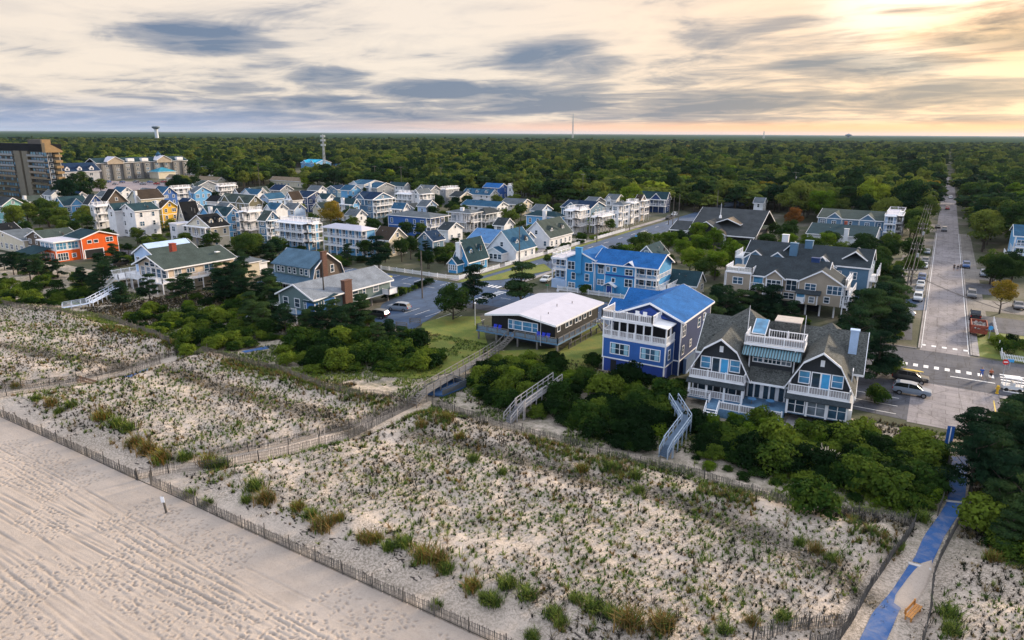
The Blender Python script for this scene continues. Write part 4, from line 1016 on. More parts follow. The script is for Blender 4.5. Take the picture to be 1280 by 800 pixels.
# D. sky blue apartment house
D_ = House('sky_blue_apartment_house', 'long sky blue apartment house with blue roof and white porches at its ends', solveX(822, 139, 7.2, -50), 139.0); d = D_
SK = WC['SK']; X0 = D_.X
W_ = X0-solveX(690, 139, 7.2, X0-20)
def dx(px, z=5): return solveX(px, 139, z, X0-10)-X0
xa, xb, xc, xd = dx(708), dx(742), dx(756), dx(794)
d.wall(xa, xb+.2, 0, 11, 0, 7.4, SK, 'y', 1.5); d.gable(xa, xb+.2, 0, 11, 7.4, 1.5, 'y', RC['RB'], .35)
d.wall(xb+.2, xc, .5, 10, 0, 7.0, SK); d.wall(xc, xd, 0, 10, 0, 7.0, SK, belts=[4.6])
d.gable(xb, 0, .0, 10, 7.0, 2.3, 'x', RC['RB'], .35)
d.wall(xd, -.3, 1.9, 10, 0, 7.0, SK, 'x', 2.0)
d.deck(xd, 0, 0, 1.9, 4.5, open_=('F',), top=6.9); d.deck(xd, 0, 0, 1.9, 2.1, open_=('F',), posts=False); MB().box(xd, .2, 0, -.1, 1.8, 1.85).build('porch_base', WC['WB'], d.r)
d.rail([(-.1, 0), (-.1, 9)], 2.1, 1, .3); d.rail([(-.1, 0), (-.1, 9)], 4.5, 1, .3)
MB().box(-.3, 1.8, 2.1, 1.6, 9, 2.3).build('deck', TRIM, d.r); d.rail([(0, 1.9), (1.6, 1.9), (1.6, 9)], 2.3, 1, .3)
MB().box(-W_, 1.9, 0, xa, 9.5, 6.9).build('wing_wall', SK, d.r); d.deck(-W_, xa, 0, 1.9, 4.5, open_=('F', 'L'), top=6.9); d.flat(-W_, xa, 0, 9.5, 6.9, RC['P']); d.rail([(-W_, 9.4), (-W_, 0), (xa, 0)], 7.1, 1.0, .35)
MB().box(-W_, 0, 0, xa, 1.9, 2.0).build('porch_base', WC['WB'], d.r)
for i in range(3): d.win('F', -W_+(xa+W_)*(i+.5)/3, 2.3, .8, 1.5, 1, 1.88); d.win('F', -W_+(xa+W_)*(i+.5)/3, 5.0, .8, 1.5, 1, 1.88)
for px in (714, 736): d.win('F', dx(px), 4.9, 1.7, 1.7, 2, 0)
for px in (717, 734): d.win('F', dx(px), 2.6, .9, 1.5, 1, 0)
for px in (715, 736): d.win('F', dx(px), .6, 1.6, 1.1, 2, 0)
d.win('F', dx(750), 4.6, 1.3, 1.9, 2, .5); d.win('F', dx(750), 2.0, 1.5, 1.1, 2, .5)
MB().lathe([(.0, 0), (.75, 0), (.75, .06), (.0, .06)], 16).build('arch_window', GLASS, d.r, (dx(750), .42, 6.5)).rotation_euler = (PI/2, 0, 0)
for px in (760, 768): d.win('F', dx(px), 5.4, .7, .9, 1, 0)
d.win('F', dx(767), 3.0, .7, .9, 1, 0); d.win('F', dx(786), 5.0, 1.7, 1.2, 2, 0); d.win('F', dx(786), 2.4, 1.7, 1.6, 2, 0)
for i in range(3): d.win('F', xd+(0-xd)*(i+.5)/3, 5.1, 1.0, 1.6, 1, 1.9); d.win('F', xd+(0-xd)*(i+.5)/3, 2.6, 1.0, 1.6, 1, 1.9)
MB().box(xc+.1, -.12, 4.45, xd-.1, -.045, 4.75).build('blue_band', BL, d.r)
d.chimney(dx(724), -.35, 4.2, 10.0, 1.5, SK, .7)
d.door('F', dx(763.5), .1, 1.2, 2.1, BL, -.6); MB().box(dx(763.5)-1.2, -.55, 0, dx(763.5)+1.2, 0, 2.3).build('entry_wall', SK, d.r)
MB().strip([(dx(763.5)-1.7, 2.2), (dx(763.5), 3.1), (dx(763.5)+1.7, 2.2)], .15, 'y', -1.3, 0).build('entry_roof', TRIM, d.r)
MB().strip([(dx(786)-1.3, 7.1), (dx(786), 8.0), (dx(786)+1.3, 7.1)], .15, 'y', -.4, 2).build('gablet', TRIM, d.r)
d.finish()

# E. tan shingled condominium and the slate blue one behind it
E_ = House('tan_condominium', 'tan shingled condominium with grey roof, two gables and white roof decks', -12.9, 143.2); e = E_
T = WC['T']; GR = RC['D']; EX = E_.X
def ex(px, z=6): return solveX(px, 143.2, z, EX-10)-EX
e.wall(-23.4, -4.2, 1.2, 11, 2.4, 7.2, T); e.gable(-19.4, -4.0, 1.2, 12, 7.0, 3.0, 'x', GR, .4)
for i in range(9): link('pile', post_mesh(2.5, .3), e.r, (-22.5+i*2.6, 1.5, 0))
MB().box(-22, 5, 0, -5, 10.5, 2.4).build('garage_wall', WC['DK'], e.r)
gx0, gx1 = ex(955), ex(981)
x0, x1 = ex(998), ex(1056)
e.wall(ex(957), ex(978), .1, 5, 2.6, 7.0, T, 'y', 1.3, name='bay_wall'); e.gable(ex(956), ex(979), .1, 6, 7.0, 1.4, 'y', GR, .3)
e.wall(ex(998), ex(1053), .0, 5, 2.6, 6.9, T, 'y', 2.3, name='bay_wall'); e.gable(ex(998), ex(1053), 0, 7, 6.9, 2.4, 'y', GR, .35)
e.wall(ex(907), ex(938), .2, 6, 2.6, 7.2, T, name='wing_wall'); MB().box(ex(906), 0, 7.2, ex(939), 6, 7.5).build('roof_deck', TRIM, e.r); e.rail([(ex(906), 6), (ex(906), .1), (ex(939), .1), (ex(939), 3)], 7.5, 1.0, .3); MB().box(ex(906)+.1, .13, 7.6, ex(939)-.1, .16, 8.3).build('railing_board', plain('cream_board', (.6, .56, .5)), e.r)
xe = ex(1055)
e.wall(xe, .0, .4, 9, 2.6, 6.5, T, name='wing_wall'); MB().box(xe-.2, .2, 6.5, .2, 9, 6.9).build('roof_deck', TRIM, e.r); e.rail([(xe, 8.8), (xe, .3), (.1, .3), (.1, 8.8)], 6.9, 1.0, .3); MB().box(xe+.1, .33, 7.0, 0, .36, 7.75).build('railing_board', plain('cream_board', (.6, .56, .5)), e.r)
for i in range(3): e.win('F', xe+(0-xe)*(i+.5)/3, 5.0, 1.15, 1.0, 1, .4)
e.deck(xe, .9, -1.0, .4, 3.0, open_=('F', 'R'), top=4.8); e.win('F', xe/2, 3.2, 2.6, 1.6, 3, .4)
e.deck(0, 1.1, .4, 9, 5.0, open_=('R',)); 
for y in (2, 4.5, 7): e.win('R', y, 5.2, 1.2, 1.2, 2, 0); e.win('R', y, 3.0, 1.2, 1.2, 2, 0)
e.win('F', ex(922), 5.0, 1.9, 1.3, 2, .2); e.win('F', ex(967), 5.2, 2.6, 1.3, 3, .1); e.win('F', ex(988), 4.6, 1.9, 2.2, 2, 1.2); e.win('F', ex(1013), 5.4, 1.9, 1.2, 2, 0); e.win('F', ex(1044), 5.0, 2.8, 1.6, 3, 0)
e.win('F', ex(1017), 3.1, .9, 1.1, 1, -.9); e.win('F', ex(1035), 3.2, .9, 1.1, 1, 0); e.win('F', ex(986), 2.9, 1.9, 1.1, 2, 1.2); e.win('F', ex(964), 3.0, 2.4, 1.2, 3, .1); e.win('F', ex(941), 3.1, 1.0, 1.1, 1, 1.2)
e.shed(ex(997), ex(1026), -1.0, 0, 4.75, 5.4, GR); e.wall(ex(998), ex(1024), -.9, 0, 2.6, 4.7, T, name='bay_wall'); e.deck(ex(998), ex(1008), -1.6, -.9, 3.0, open_=('F',), posts=False, solid=True); e.door('F', ex(1003), 3.05, 1.5, 1.6, GLASSB, -.9)
e.shed(ex(955), ex(979), -.7, .1, 4.7, 5.2, GR)
e.deck(ex(938), ex(956), -.6, 1.2, 4.7, open_=('F',), posts=True); e.door('F', ex(946), 4.8, 1.8, 2.0, GLASSB, 1.2)
e.chimney(ex(1010), 6.5, 8.0, 10.7, 1.6, WC['NB'], 1.0)
e.finish()
F0 = House('slate_blue_condominium', 'slate blue condominium with crossed gables behind the tan one', -10.2, 158.5); f = F0
SBm = WC['SB']
f.wall(-26, 0, 0, 12, 0, 8.2, SBm); f.gable(-25.5, -.2, 0, 12, 8.2, 2.9, 'x', GR, .4)
for x0 in (-25.5, -20.8, -11.6): f.wall(x0, x0+5, -1.2, 4, 2, 8.0, SBm, 'y', 1.9, name='cross_gable'); f.gable(x0, x0+5, -1.2, 5, 8.0, 1.9, 'y', GR, .3)
f.gable(-10.4, -7.8, -1.6, 4, 8.5, 1.4, 'y', RC['MT'], .3); f.gable(-18, -15, 3, 8, 9.6, 1.6, 'y', RC['MT'], .2); f.gable(-5.5, -1, 2, 8, 9.4, 1.6, 'y', RC['MT'], .2)
f.chimney(-13, 5, 9, 12.2, 1.6, SBm); f.chimney(-15.6, 2, 9, 11.8, 1.6, SBm); f.chimney(-18.8, 9, 9, 12.6, 1.4, WHITE)
MB().box(-28, 1, 7.6, -24, 8, 8.0).build('roof_deck', TRIM, f.r); MB().box(-27.9, 1.2, 0, -26, 7.9, 7.6).build('wing_wall', SBm, f.r); f.rail([(-28, 8), (-28, 1), (-24, 1)], 8.0, 1.0, .35)
for x in (-23, -18.3, -15, -12, -9, -6, -3): f.win('F', x, 5.6, 1.3, 1.4, 2, 0 if x > -12 or x == -15 else -1.2)
f.deck(0, 1.5, 0, 9, 5.6, open_=('F', 'R'), top=8.1); f.deck(0, 1.5, 0, 9, 2.8, open_=('F', 'R'), posts=False)
for y in (2, 5, 8): f.win('R', y, 6, 1.3, 1.6, 2, 0); f.win('R', y, 3.2, 1.3, 1.6, 2, 0)
f.finish()

# F. green-grey raised house with long pale roof, gambrel cottage behind
X_, Y_ = at(479, 351, 4.6)
F1 = House('raised_green_house', 'grey-green raised house with long pale grey gable roof beside the parking lot', X_+.6, 86.5); f = F1
GG = WC['GG']; dd = Y_-86.5+1.5
f.wall(-9.5, 0, 0, dd, 2.0, 4.7, GG, 'y', 2.2); f.gable(-9.5, 0, 0, dd, 4.7, 2.2, 'y', shingles('pale_mottled_shingles', (.20, .225, .26), .3), .6)
for y in (1, 6, 11, 16, 21): link('pile', post_mesh(2.0, .3, WOODG), f.r, (-.4, y, 0)); link('pile', post_mesh(2.0, .3, WOODG), f.r, (-9, y, 0))
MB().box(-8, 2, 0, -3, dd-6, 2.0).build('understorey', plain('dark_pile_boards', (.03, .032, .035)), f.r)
MB().box(-9.6, -.1, 1.85, .1, dd+.1, 2.0).build('sill_board', TRIM, f.r)
for y in (dd-4.5, dd-10.5, dd-8): f.win('R', y, 3.0, 1.5 if y < dd-9 or y > dd-5 else .7, 1.2, 1, 0)
f.chimney(.3, 8.5, 2.2, 6.8, 1.0, BRICKD, 2.0)
for x in (-7.6, -4.4, -1.8): f.win('F', x, 2.6, 1.3, 1.6, 1 if x < -4 else 2, 0)
f.wall(-1.8, .6, -.2, 5, 2.0, 4.2, siding('clear_blue_siding', (.05, .20, .55)), name='bay_wall'); f.shed(-2.2, 1.0, -.4, 5.2, 4.2, 4.9, RC['T'])
f.win('R', 1.4, 2.7, 1.2, 1.4, 2, .6)
f.deck(-9.5, -2, -2.5, 0, 2.0, DECKB, ('F', 'L'), posts=True); f.stairs((-9.0, -2.5, 2.0), (-11.2, -6.5, 0), 1.3, plain('white_stair', (.55, .62, .75)))
MB().box(.0, dd-2.5, 2.0, 1.8, dd+.2, 2.1).build('deck', TRIM, f.r); f.rail([(0, dd-2.5), (1.8, dd-2.5), (1.8, dd+.2), (0, dd+.2)], 2.1, 1.0, .3, solid=True)
f.finish()
F2 = House('gambrel_cottage', 'shingled gambrel cottage with blue-grey roof and brick chimney, left of the parking lot', -113.5, 100.8); f = F2
BRn, BLR = WC['BR'], shingles('blue_grey_shingles', (.085, .15, .21), .3)
dep = 9.5
f.wall(-12.5, 0, .6, dep, 0, 3.4, BRn)
pr = [(.0, 3.2), (.9, 6.2), (dep/2, 9.2), (dep-.9, 6.4), (dep, 3.2)]
MB().extr([(.0, 3.1)]+pr[1:-1]+[(dep, 3.1)], 'x', -12.3, -.1).build('gambrel_wall', BRn, f.r)
f.gable(-12.5, 0, 0, dep, 3.2, 6, 'x', BLR, .3, .18, line=[(-1.6, 2.7), (.2, 4.0), (.9, 6.2), (dep/2, 9.2), (dep-.9, 6.4), (dep+.4, 3.0)])
f.wall(-12.0, -.8, .15, 2.5, 4.4, 6.4, GG, name='dormer'); f.shed(-12.4, -.4, 0, dep/2, 6.5, 9.35, BLR, .3)
for x in (-10.6, -9.2, -7, -5.4, -3.2, -1.7): f.win('F', x, 4.85, .8, 1.2, 1, .15)
for i in range(7): f.win('F', -11.4+i*1.7, 1.0, .9, 1.3, 1, .6)
f.win('R', 1.9, 4.2, .9, 1.6, 1, -.1); f.win('R', 6.2, 4.8, .9, 1.6, 1, -.1)
f.chimney(.25, 3.6, 0, 9.7, .7, BRICKD, 1.3)
MB().strip([(-3.2, 2.3), (.6, 2.9)], .15, 'x', -14.5, -10.5).build('porch_roof', BLR, f.r)
f.finish()

# G. cream beach house with deck along its side
G0 = House('cream_beach_house', 'cream beach house with green-grey roof, brick chimney and white wrap-around deck', -143.0, 87.0); g = G0
Cm = siding('peach_cream_siding', (.62, .50, .38)); GR2 = RC['GG']
g.wall(-12.5, -1.2, 0, 17.2, 2.7, 5.5, Cm, 'y', 2.3); g.gable(-12.5, -1.0, -.8, 17.2, 5.5, 2.3, 'y', GR2, .6)
g.wall(-11.5, -2.2, .4, 16, 0, 2.6, WC['C'])
for x in (-10.8, -8.6, -6.6, -4.6, -2.6): g.win('F', x, 3.1, 1.5, 1.9, 1, 0)
for x, h in ((-9, .7), (-6.8, 1.2), (-4.6, .7)): g.win('F', x, 5.4, 1.6, h, 1, 0)
g.win('R', 2.4, 3.0, 1.6, 1.9, 2, -1.2); g.win('R', 5.6, 3.8, 1.9, .9, 3, -1.2); g.win('R', 10.3, 3.0, 2.4, 1.9, 2, -1.2); g.win('R', 8.4, 1.0, 1.2, 1.2, 2, -2.2); g.door('R', 5.0, .1, .9, 2.0, DARKIN, -2.2)
g.deck(-1.2, .6, 0, 17, 2.7, open_=('R',)); g.deck(-14, .6, -2.6, 0, 2.7, open_=('F', 'R', 'L'))
g.deck(-20, -13.5, -4.5, 4, 2.4, open_=('F', 'R', 'L')); g.stairs((-15.5, -4.5, 2.4), (-15.5, -8.2, .1), 1.5)
g.wall(-19, -10.5, 3, 14, 0, 6.9, WC['WB'], 'y', 2.6, name='rear_wall'); g.gable(-19, -10.5, 3, 14, 6.9, 2.2, 'y', GR2, .5)
g.win('F', -17.6, 4.8, 1.2, 1.3, 2, 3); g.win('F', -14.8, 4.8, 1.2, 1.3, 2, 3)
g.chimney(-8.3, 6.3, 6.5, 9.6, 1.3, BRICK, 1.1); MB().box(-3.4, 13.6, 7.05, -2.5, 14.6, 7.2).build('skylight', TRIM, g.r)
for y in (17.5, ): g.wall(-8, -.5, 17.3, 24, 0, 3.6, WC['C'], name='rear_wall'); g.hip(-8, -.5, 17.3, 24, 3.6, 1.3, RC['G'])
g.finish()

# O. orange house
O0 = House('orange_house', 'bright orange house with white window frames and flat white porch roof', -203.2, 98.5); o = O0
Om = WC['O']; od = solveY(146.5, -203.2, 5.6, 98.5)-98.5
o.wall(-9, 0, 0, od, 0, 5.7, Om, 'x', 1.6); o.gable(-9, 0, 0, od, 5.7, 1.6, 'x', RC['T'], .4)
o.win('R', 2.2, 4.3, 1.1, .8, 1, 0); o.win('R', 4.0, 4.3, 1.1, .8, 1, 0); o.win('R', od-2.4, 4.2, 1.9, 1.2, 2, 0)
MB().box(-.3, .6, .1, .03, 5.6, 2.5).build('garage_opening', DARKIN, o.r); MB().box(-.2, .4, 2.5, .08, 5.8, 2.65).box(-.2, .35, 0, .08, .6, 2.6).box(-.2, 5.6, 0, .08, 5.85, 2.6).build('opening_frame', TRIM, o.r)
lw = 203.2+solveX(62, 92.5, 5.6, -205)
o.wall(-9.5, -1.0, -6.5, 0, 0, 3.0, Om, name='wing_wall'); o.wall(-9.5, -1.0, -6.3, 0, 3.0, 5.4, WHITE, name='wing_wall'); o.flat(-9.5, -.8, -6.6, 0, 5.5, RC['P'], .4, .25)
for y in (-4.9, -1.8): o.win('R', y, 3.4, 2.6, 1.7, 3, -1.0, GLASSB)
o.win('R', -1.9, .9, 1.0, 1.0, 1, -1.0); o.win('R', -4.8, .4, 2.6, 1.9, 4, -1.0)
for x in (-8, -5.5, -3): o.win('F', x, 3.5, 1.7, 1.5, 2, -6.3, GLASSB); o.win('F', x, .5, 1.7, 1.8, 2, -6.5)
o.shed(-13, -3.5, -12, -6.5, 2.4, 3.8, RC['T']); 
for x in (-12.5, -8, -4): link('porch_post', post_mesh(2.2, .25), o.r, (x, -11.6, 0))
o.finish()

# T. dark shingled hall with cream ridge boards and a little white mast
T0 = House('shingled_hall', 'dark shingled hall under a sweeping grey roof with a small white mast', -48.0, 222.0, 'hall'); t = T0
DS = WC['DK']; hr = shingles('hall_shingles', (.055, .062, .068), .2)
t.wall(-21.5, 0, 4, 22, 0, 4.0, DS); t.gable(-21.5, 0, 3, 33, 4.0, 6.3, 'x', hr, .5)
t.wall(-21.3, -9.0, 0, 8, 0, 3.8, DS, 'y', 3.6, name='wing_wall'); t.gable(-21.3, -9.0, 0, 16, 3.8, 3.8, 'y', hr, .5)
MB().strip([(-15.2, 7.75), (-8.4, 3.75)], .1, 'y', -.1, 3.5).build('ridge_board', RC['TA'], t.r)
t.gable(-14, -6, 6, 14, 6.6, 1.6, 'y', RC['TA'], .3)
t.win('F', -17.5, 1.0, 1.5, 1.9, 2, 0); t.wall(-8.8, -.2, 1.2, 4, 0, .3, DS, name='porch_base'); MB().strip([(.4, 3.6), (4, 5.0)], .15, 'x', -9.2, .3).build('porch_roof', hr, t.r); MB().box(-9.3, .3, 3.4, .4, .5, 3.7).build('fascia', TRIM, t.r)
for x in (-8.8, -.1): link('porch_post', post_mesh(3.5, .3), t.r, (x, .8, 0))
MB().lathe([(.5, 0), (.4, .8), (.12, 1.0), (.07, 4.2), (.02, 5.0)], 8).build('mast', TRIM, t.r, (-13.2, 9, 8.1))
t.wall(-29, -21, 6, 20, 0, 3.4, DS, name='rear_wall'); t.gable(-29, -21, 6, 20, 3.4, 2.2, 'x', hr, .4)
t.finish()

# H. the apartment tower and two hotels
cg = siding('tower_concrete', (.17, .15, .11)); cgs = siding('sunlit_end_concrete', (.30, .20, .095))  # second tone: warm sun on the end faces, painted into the concrete colour
K0 = House('apartment_tower', 'ten-storey concrete apartment tower with balconies at the left edge', -379, 173.5, 'tower'); k = K0
k.wall(-62, -2, 1.8, 7.6, 0, 27, siding('tower_dark_panel', (.05, .055, .055)))
MB().box(-62, 1, 25, -.2, 8.2, 28.6).build('parapet', RC['K'], k.r); MB().extr([(8.4, 24.6), (8.4, 25.4), (2, 29.2), (.6, 29.2), (.4, 24.6)], 'x', -3.2, 0).build('end_gable', cgs, k.r)
for x0, x1 in ((-34, -27.5), (-25.2, -19.5)):
    MB().box(x0, .6, 0, x1, 3, 25).build('lift_shaft', cg, k.r)
MB().box(-22, 3, 28.6, -9, 7, 30.8).build('penthouse', siding('penthouse_panel', (.08, .07, .06)), k.r); MB().box(-9, 3, 28.6, -7.5, 7, 30.8).build('penthouse', cgs, k.r)
sl = MB().box(-19.2, 0, 0, -2, 1.8, .25).mesh('balcony', cg); pr_ = MB().box(-19.2, 0, .25, -2, .12, 1.2).mesh('balcony_panel', glass('bronze_panel', (.07, .055, .03)))
sl2 = MB().box(-60, 0, 0, -34.2, 1.8, .25).mesh('balcony', cg); pr2 = MB().box(-60, 0, .25, -34.2, .12, 1.2).mesh('balcony_panel', glass('bronze_panel', (.07, .055, .03)))
rg = random.Random(5)
for i in range(9):
    z = i*2.75+.3
    for a_, b_ in ((sl, pr_), (sl2, pr2)):
        q = link('balcony', a_, k.r, (0, 0, z)); link('balcony_panel', b_, q)
    MB().box(-2, 4.6, z, 0, 7.8, z+1.2).build('end_balcony', cgs, k.r)
    for x in [-17.4, -14.6, -11.8, -9, -6.2, -3.6, -58, -55, -52, -49, -46, -43, -40, -37]:
        if rg.random() < .9: k.win('F', x, z+.4, 1.9, 1.9, 2, 1.8, rg.choice((GLASS, GLASSB, plain('pale_curtain', (.25, .45, .55)))), frame=plain('bronze_frame', (.10, .09, .07)))
    k.win('F', -26.4, z+.8, 1.0, 1.0, 1, 1.8); k.win('R', 3.2, z+.6, 1.3, 1.6, 1, -2)
k.finish()
gs = siding('hotel_grey', (.20, .20, .20))
K1 = House('grey_hotel', 'long grey four-storey hotel with gabled roof features beyond the pale car park', -523, 272, 'hotel'); k = K1
k.wall(-18, 0, 0, 74, 0, 11.5, gs); k.wall(-16, -2, 1, 73, 11.5, 12.6, gs, name='attic_wall'); k.gable(-16, -1, 1, 73, 12.4, 3.2, 'y', RC['T'], .4)
for i in range(9): MB().box(-.2, 3+i*8, 0, 1.0, 4.2+i*8, 11.7).build('pilaster', siding('hotel_dark', (.11, .11, .11)), k.r)
for i in range(9):
    for j in range(4): k.win('R', 8+i*7.6, 1+j*2.8, 2.4, 1.5, 2, 0)
for y in (8, 46): k.wall(-8, 1, y, y+12, 11.5, 13.5, WC['T'], 'x', 3.2, name='gable_front'); k.gable(-8, 1, y, y+12, 13.5, 3.2, 'x', RC['P'], .5)
MB().lathe([(1.8, 0), (1.8, 1.6), (2.2, 1.6), (.2, 3.6), (.1, 4.2)], 8).build('cupola', RC['B'], k.r, (-6, 52, 16))
for y in (24, 35, 64): MB().box(-3.5, y, 13, -.5, y+5, 15.2).build('dormer', WHITE, k.r)
k.hip(2, 14, 38, 52, 5.0, 3, shingles('aqua_roof', (.04, .22, .32), .1), .6); k.wall(2, 14, 38, 52, 0, 4.9, WC['C'], name='lobby_wall')
k.finish()
K2 = House('white_hotel', 'white hotel with blue-grey mansard and dormers right behind the tower block', -480, 205, 'hotel'); k = K2
k.wall(-16, 0, 0, 46, 0, 9.5, siding('hotel_pale', (.40, .42, .45))); k.gable(-17, 0, -1, 47, 9.5, 5.0, 'y', RC['N'], .5)
for i in range(6): k.dormer('R', 4+i*7.6, 10.2, -.8, 2.8, 1.5, 3, WHITE, RC['N'])
for j in range(3): k.deck(0, 1.6, 0, 30, 2.9*j+.4, open_=('R',), posts=False, step=1.5)
for i in range(8):
    for j in range(3): k.win('R', 3+i*5.4, 2.9*j+.8, 2.2, 1.7, 2, 0)
k.finish()

# houses right of the street
for (X_, Y_, w, dp, h, wm, rm, lab) in ((19.2, 230, 12, 16, 8.5, 'LB', 'B', 'blue house with white balconies right of the street at the picture edge'), (24.5, 150, 12, 13, 6.5, 'W', 'BR', 'white house with rust-edged roof at the right picture edge')):
    H = House('house', lab, X_+w, Y_)
    H.wall(-w, 0, 1.8, dp, 0, h, WC[wm], 'x', 2.2, belts=[3.0]); H.gable(-w, 0, 1.8, dp, h, 2.2, 'x', RC[rm], .5)
    H.deck(-w, 0, 0, 1.8, 3.0, open_=('F', 'L')); H.deck(-w, 0, 0, 1.8, 5.7, open_=('F', 'L'), top=h)
    H.deck(-w-1.5, -w, 0, 8, 3.0, open_=('F', 'L'))
    for i in range(4):
        H.win('F', -w+w*(i+.5)/4, 3.4, 1.6, 1.8, 2, 1.8); H.win('F', -w+w*(i+.5)/4, 6.0 if h > 7 else 1, 1.6, 1.4, 2, 1.8); H.win('L', 3+i*2.6, 3.8, 1.0, 1.4, 1, -w); H.win('L', 3+i*2.6, 1.0, 1.0, 1.4, 1, -w)
    H.finish()
# ================================================================== FENCES, WALKS, POLES, VEHICLES, PEOPLE
SLAT = plain('sand_fence_slats', (.105, .098, .09), .9, var=.5, scale=2)
POSTM = plain('fence_post_wood', (.085, .078, .07), .9, var=.3, scale=2)
def resample(pts, step):
    out = []
    for (ax, ay), (bx_, by_) in zip(pts[:-1], pts[1:]):
        L_ = math.hypot(bx_-ax, by_-ay); n = max(1, int(L_/step))
        for i in range(n): out.append((ax+(bx_-ax)*i/n, ay+(by_-ay)*i/n))
    out.append(pts[-1]); return out
def sand_fence(pts, label, h=1.15, gap=.115, post=3.1, seed=0, lean=.05):
    """wire-bound slat fence on posts, following the sand"""
    rg = random.Random(seed)
    x0, y0 = pts[0]; z0 = zg(x0, y0)
    t = thing('sand_fence', label, 'fence', (x0, y0, z0), 0, 'sand fences of the dunes')
    m = MB(); P_ = resample(pts, gap); wob = 0
    for i, (x, y) in enumerate(P_):
        if rg.random() < .05: continue
        z = zg(x, y); wob = .9*wob+rg.gauss(0, .02)
        hh = h*rg.uniform(.88, 1.04)*(1-.0); lx = rg.gauss(0, lean)*.6; ly = wob
        m.bar((x-x0, y-y0, z-z0-.1), (x-x0+lx, y-y0+ly, z-z0+hh), .045, .02)
    for k in (.25, .55, .85):
        W = P_[::8]
        for (ax, ay), (bx_, by_) in zip(W[:-1], W[1:]): m.bar((ax-x0, ay-y0, zg(ax, ay)-z0+h*k), (bx_-x0, by_-y0, zg(bx_, by_)-z0+h*k), .02)
    sl = m.build('slats', SLAT, t); 
    pm = [MB().tube((0, 0, -.2), (.0, .0, h*q), .055, .045, 6).mesh('post', POSTM) for q in (1.15, 1.3)]
    PP = resample(pts, post)[:100]
    for x, y in PP:
        o = link('post', rg.choice(pm), t, (x-x0, y-y0+.06, zg(x, y)-z0)); o.rotation_euler = (rg.gauss(0, .05), rg.gauss(0, .05), 0)
    return t
def Pz(pts): return [atg(x, y)[:2] for x, y in pts]
sand_fence([(-128, 34.6), (-110, 34.4), (-90, 34.2), (-66.6, 34.0)], 'sand fence along the beach left of the gap', seed=1)
sand_fence([(-65.6, 34.9), (-64.6, 34.2), (-50, 34.0), (-34, 34.0), (-12, 34.0)], 'sand fence along the beach right of the gap', seed=2, h=1.2)
sand_fence(Pz([(170, 600), (210, 592), (285, 584), (360, 569), (435, 550), (490, 522), (524, 505)]), 'sand fence on the near side of the path that crosses the dunes', seed=3)
sand_fence(Pz([(262, 573), (310, 565), (360, 556), (437, 536), (500, 512), (520, 503)]), 'sand fence on the far side of the path that crosses the dunes', seed=4)
sand_fence(Pz([(540, 508), (600, 527), (680, 551), (746, 568), (824, 587), (880, 599), (940, 620), (1012, 641)]), 'long sand fence behind the big planted dune', seed=5)
sand_fence(Pz([(1020, 640), (1074, 647), (1130, 655), (1142, 660), (1130, 680), (1116, 696), (1087, 738), (1064, 780), (1050, 800), (1010, 812)]), 'sand fence curving down the left side of the blue mat path', seed=6)
sand_fence(Pz([(940, 800), (965, 797), (1010, 788), (1062, 783)]), 'short sand fence at the bottom edge beside the blue mat', seed=16)
sand_fence(Pz([(1214, 566), (1215, 600), (1210, 640), (1194, 663), (1175, 700), (1166, 725), (1162, 770), (1152, 812)]), 'sand fence down the right side of the blue mat path', seed=7)
sand_fence(Pz([(1182, 560), (1186, 590), (1183, 615), (1172, 645)]), 'sand fence on the left of the mat by the street end', seed=17)
sand_fence(Pz([(240, 447), (300, 453), (347, 464), (400, 485), (450, 497), (506, 503)]), 'sand fence behind the middle dune below the green hedge', seed=8)
sand_fence(Pz([(-40, 488), (25, 477), (95, 471), (155, 459), (210, 445), (250, 437), (320, 427), (378, 420)]), 'sand fence on the far side of the left beach path', seed=9)
sand_fence(Pz([(-60, 512), (8, 495), (75, 485), (122, 477), (165, 468), (200, 455)]), 'sand fence on the near side of the left beach path', seed=10)
sand_fence(Pz([(-10, 378), (15, 384), (45, 388), (92, 396), (125, 398), (150, 405), (190, 420), (212, 430)]), 'sand fence behind the far left dune', seed=11)

# white picket fences
def picket(pts, label, h=1.0, mat=None, z=0.05):
    x0, y0 = pts[0]; t = thing('picket_fence', label, 'fence', (x0, y0, z), 0, 'white picket fences along the streets'); m = MB()
    for x, y in resample(pts, .22): m.box(x-x0-.05, y-y0-.02, .05, x-x0+.05, y-y0+.02, h)
    for (ax, ay), (bx_, by_) in zip(pts[:-1], pts[1:]):
        for k in (.25, .8): m.bar((ax-x0, ay-y0, h*k), (bx_-x0, by_-y0, h*k), .05, .09)
    m.build('pickets', mat or TRIM, t)
    pm = post_mesh(h+.15, .14)
    for x, y in resample(pts, 2.6)[:100]: link('post', pm, t, (x-x0, y-y0, 0))
    return t
P0 = P([(468, 337)])[0]
picket([(P0[0]-1, 133), (-101.5, 133)], 'white picket fence along the boulevard below the pine')
picket([(-101.5, 133), (-98.2, 134), (-98.0, 152)], 'white picket fence at the street corner before the sky blue cape')
picket([(-98.0, 155), (-98.0, 176)], 'white picket fence beside the white cape cottage')
picket([(-98.0, 179), (-98, 205), (-104, 205)], 'white picket fence beside the lavender cape cottage')
picket([(-98.0, 212), (-98, 238)], 'white picket fence before the wrapped balconies')
picket([(-83.5, 176), (-83.5, 196), (-78, 196)], 'short white picket fence across the street from the capes')
picket([(-72, 136.5), (-46, 136.5)], 'white picket fence before the sky blue apartment house', 1.1)
picket([(12.3, 131.4), (12.3, 158)], 'white picket fence along the pavement right of the street')
picket([(12.5, 131.2), (26, 131.2)], 'white picket fence along the lawn at the right edge')
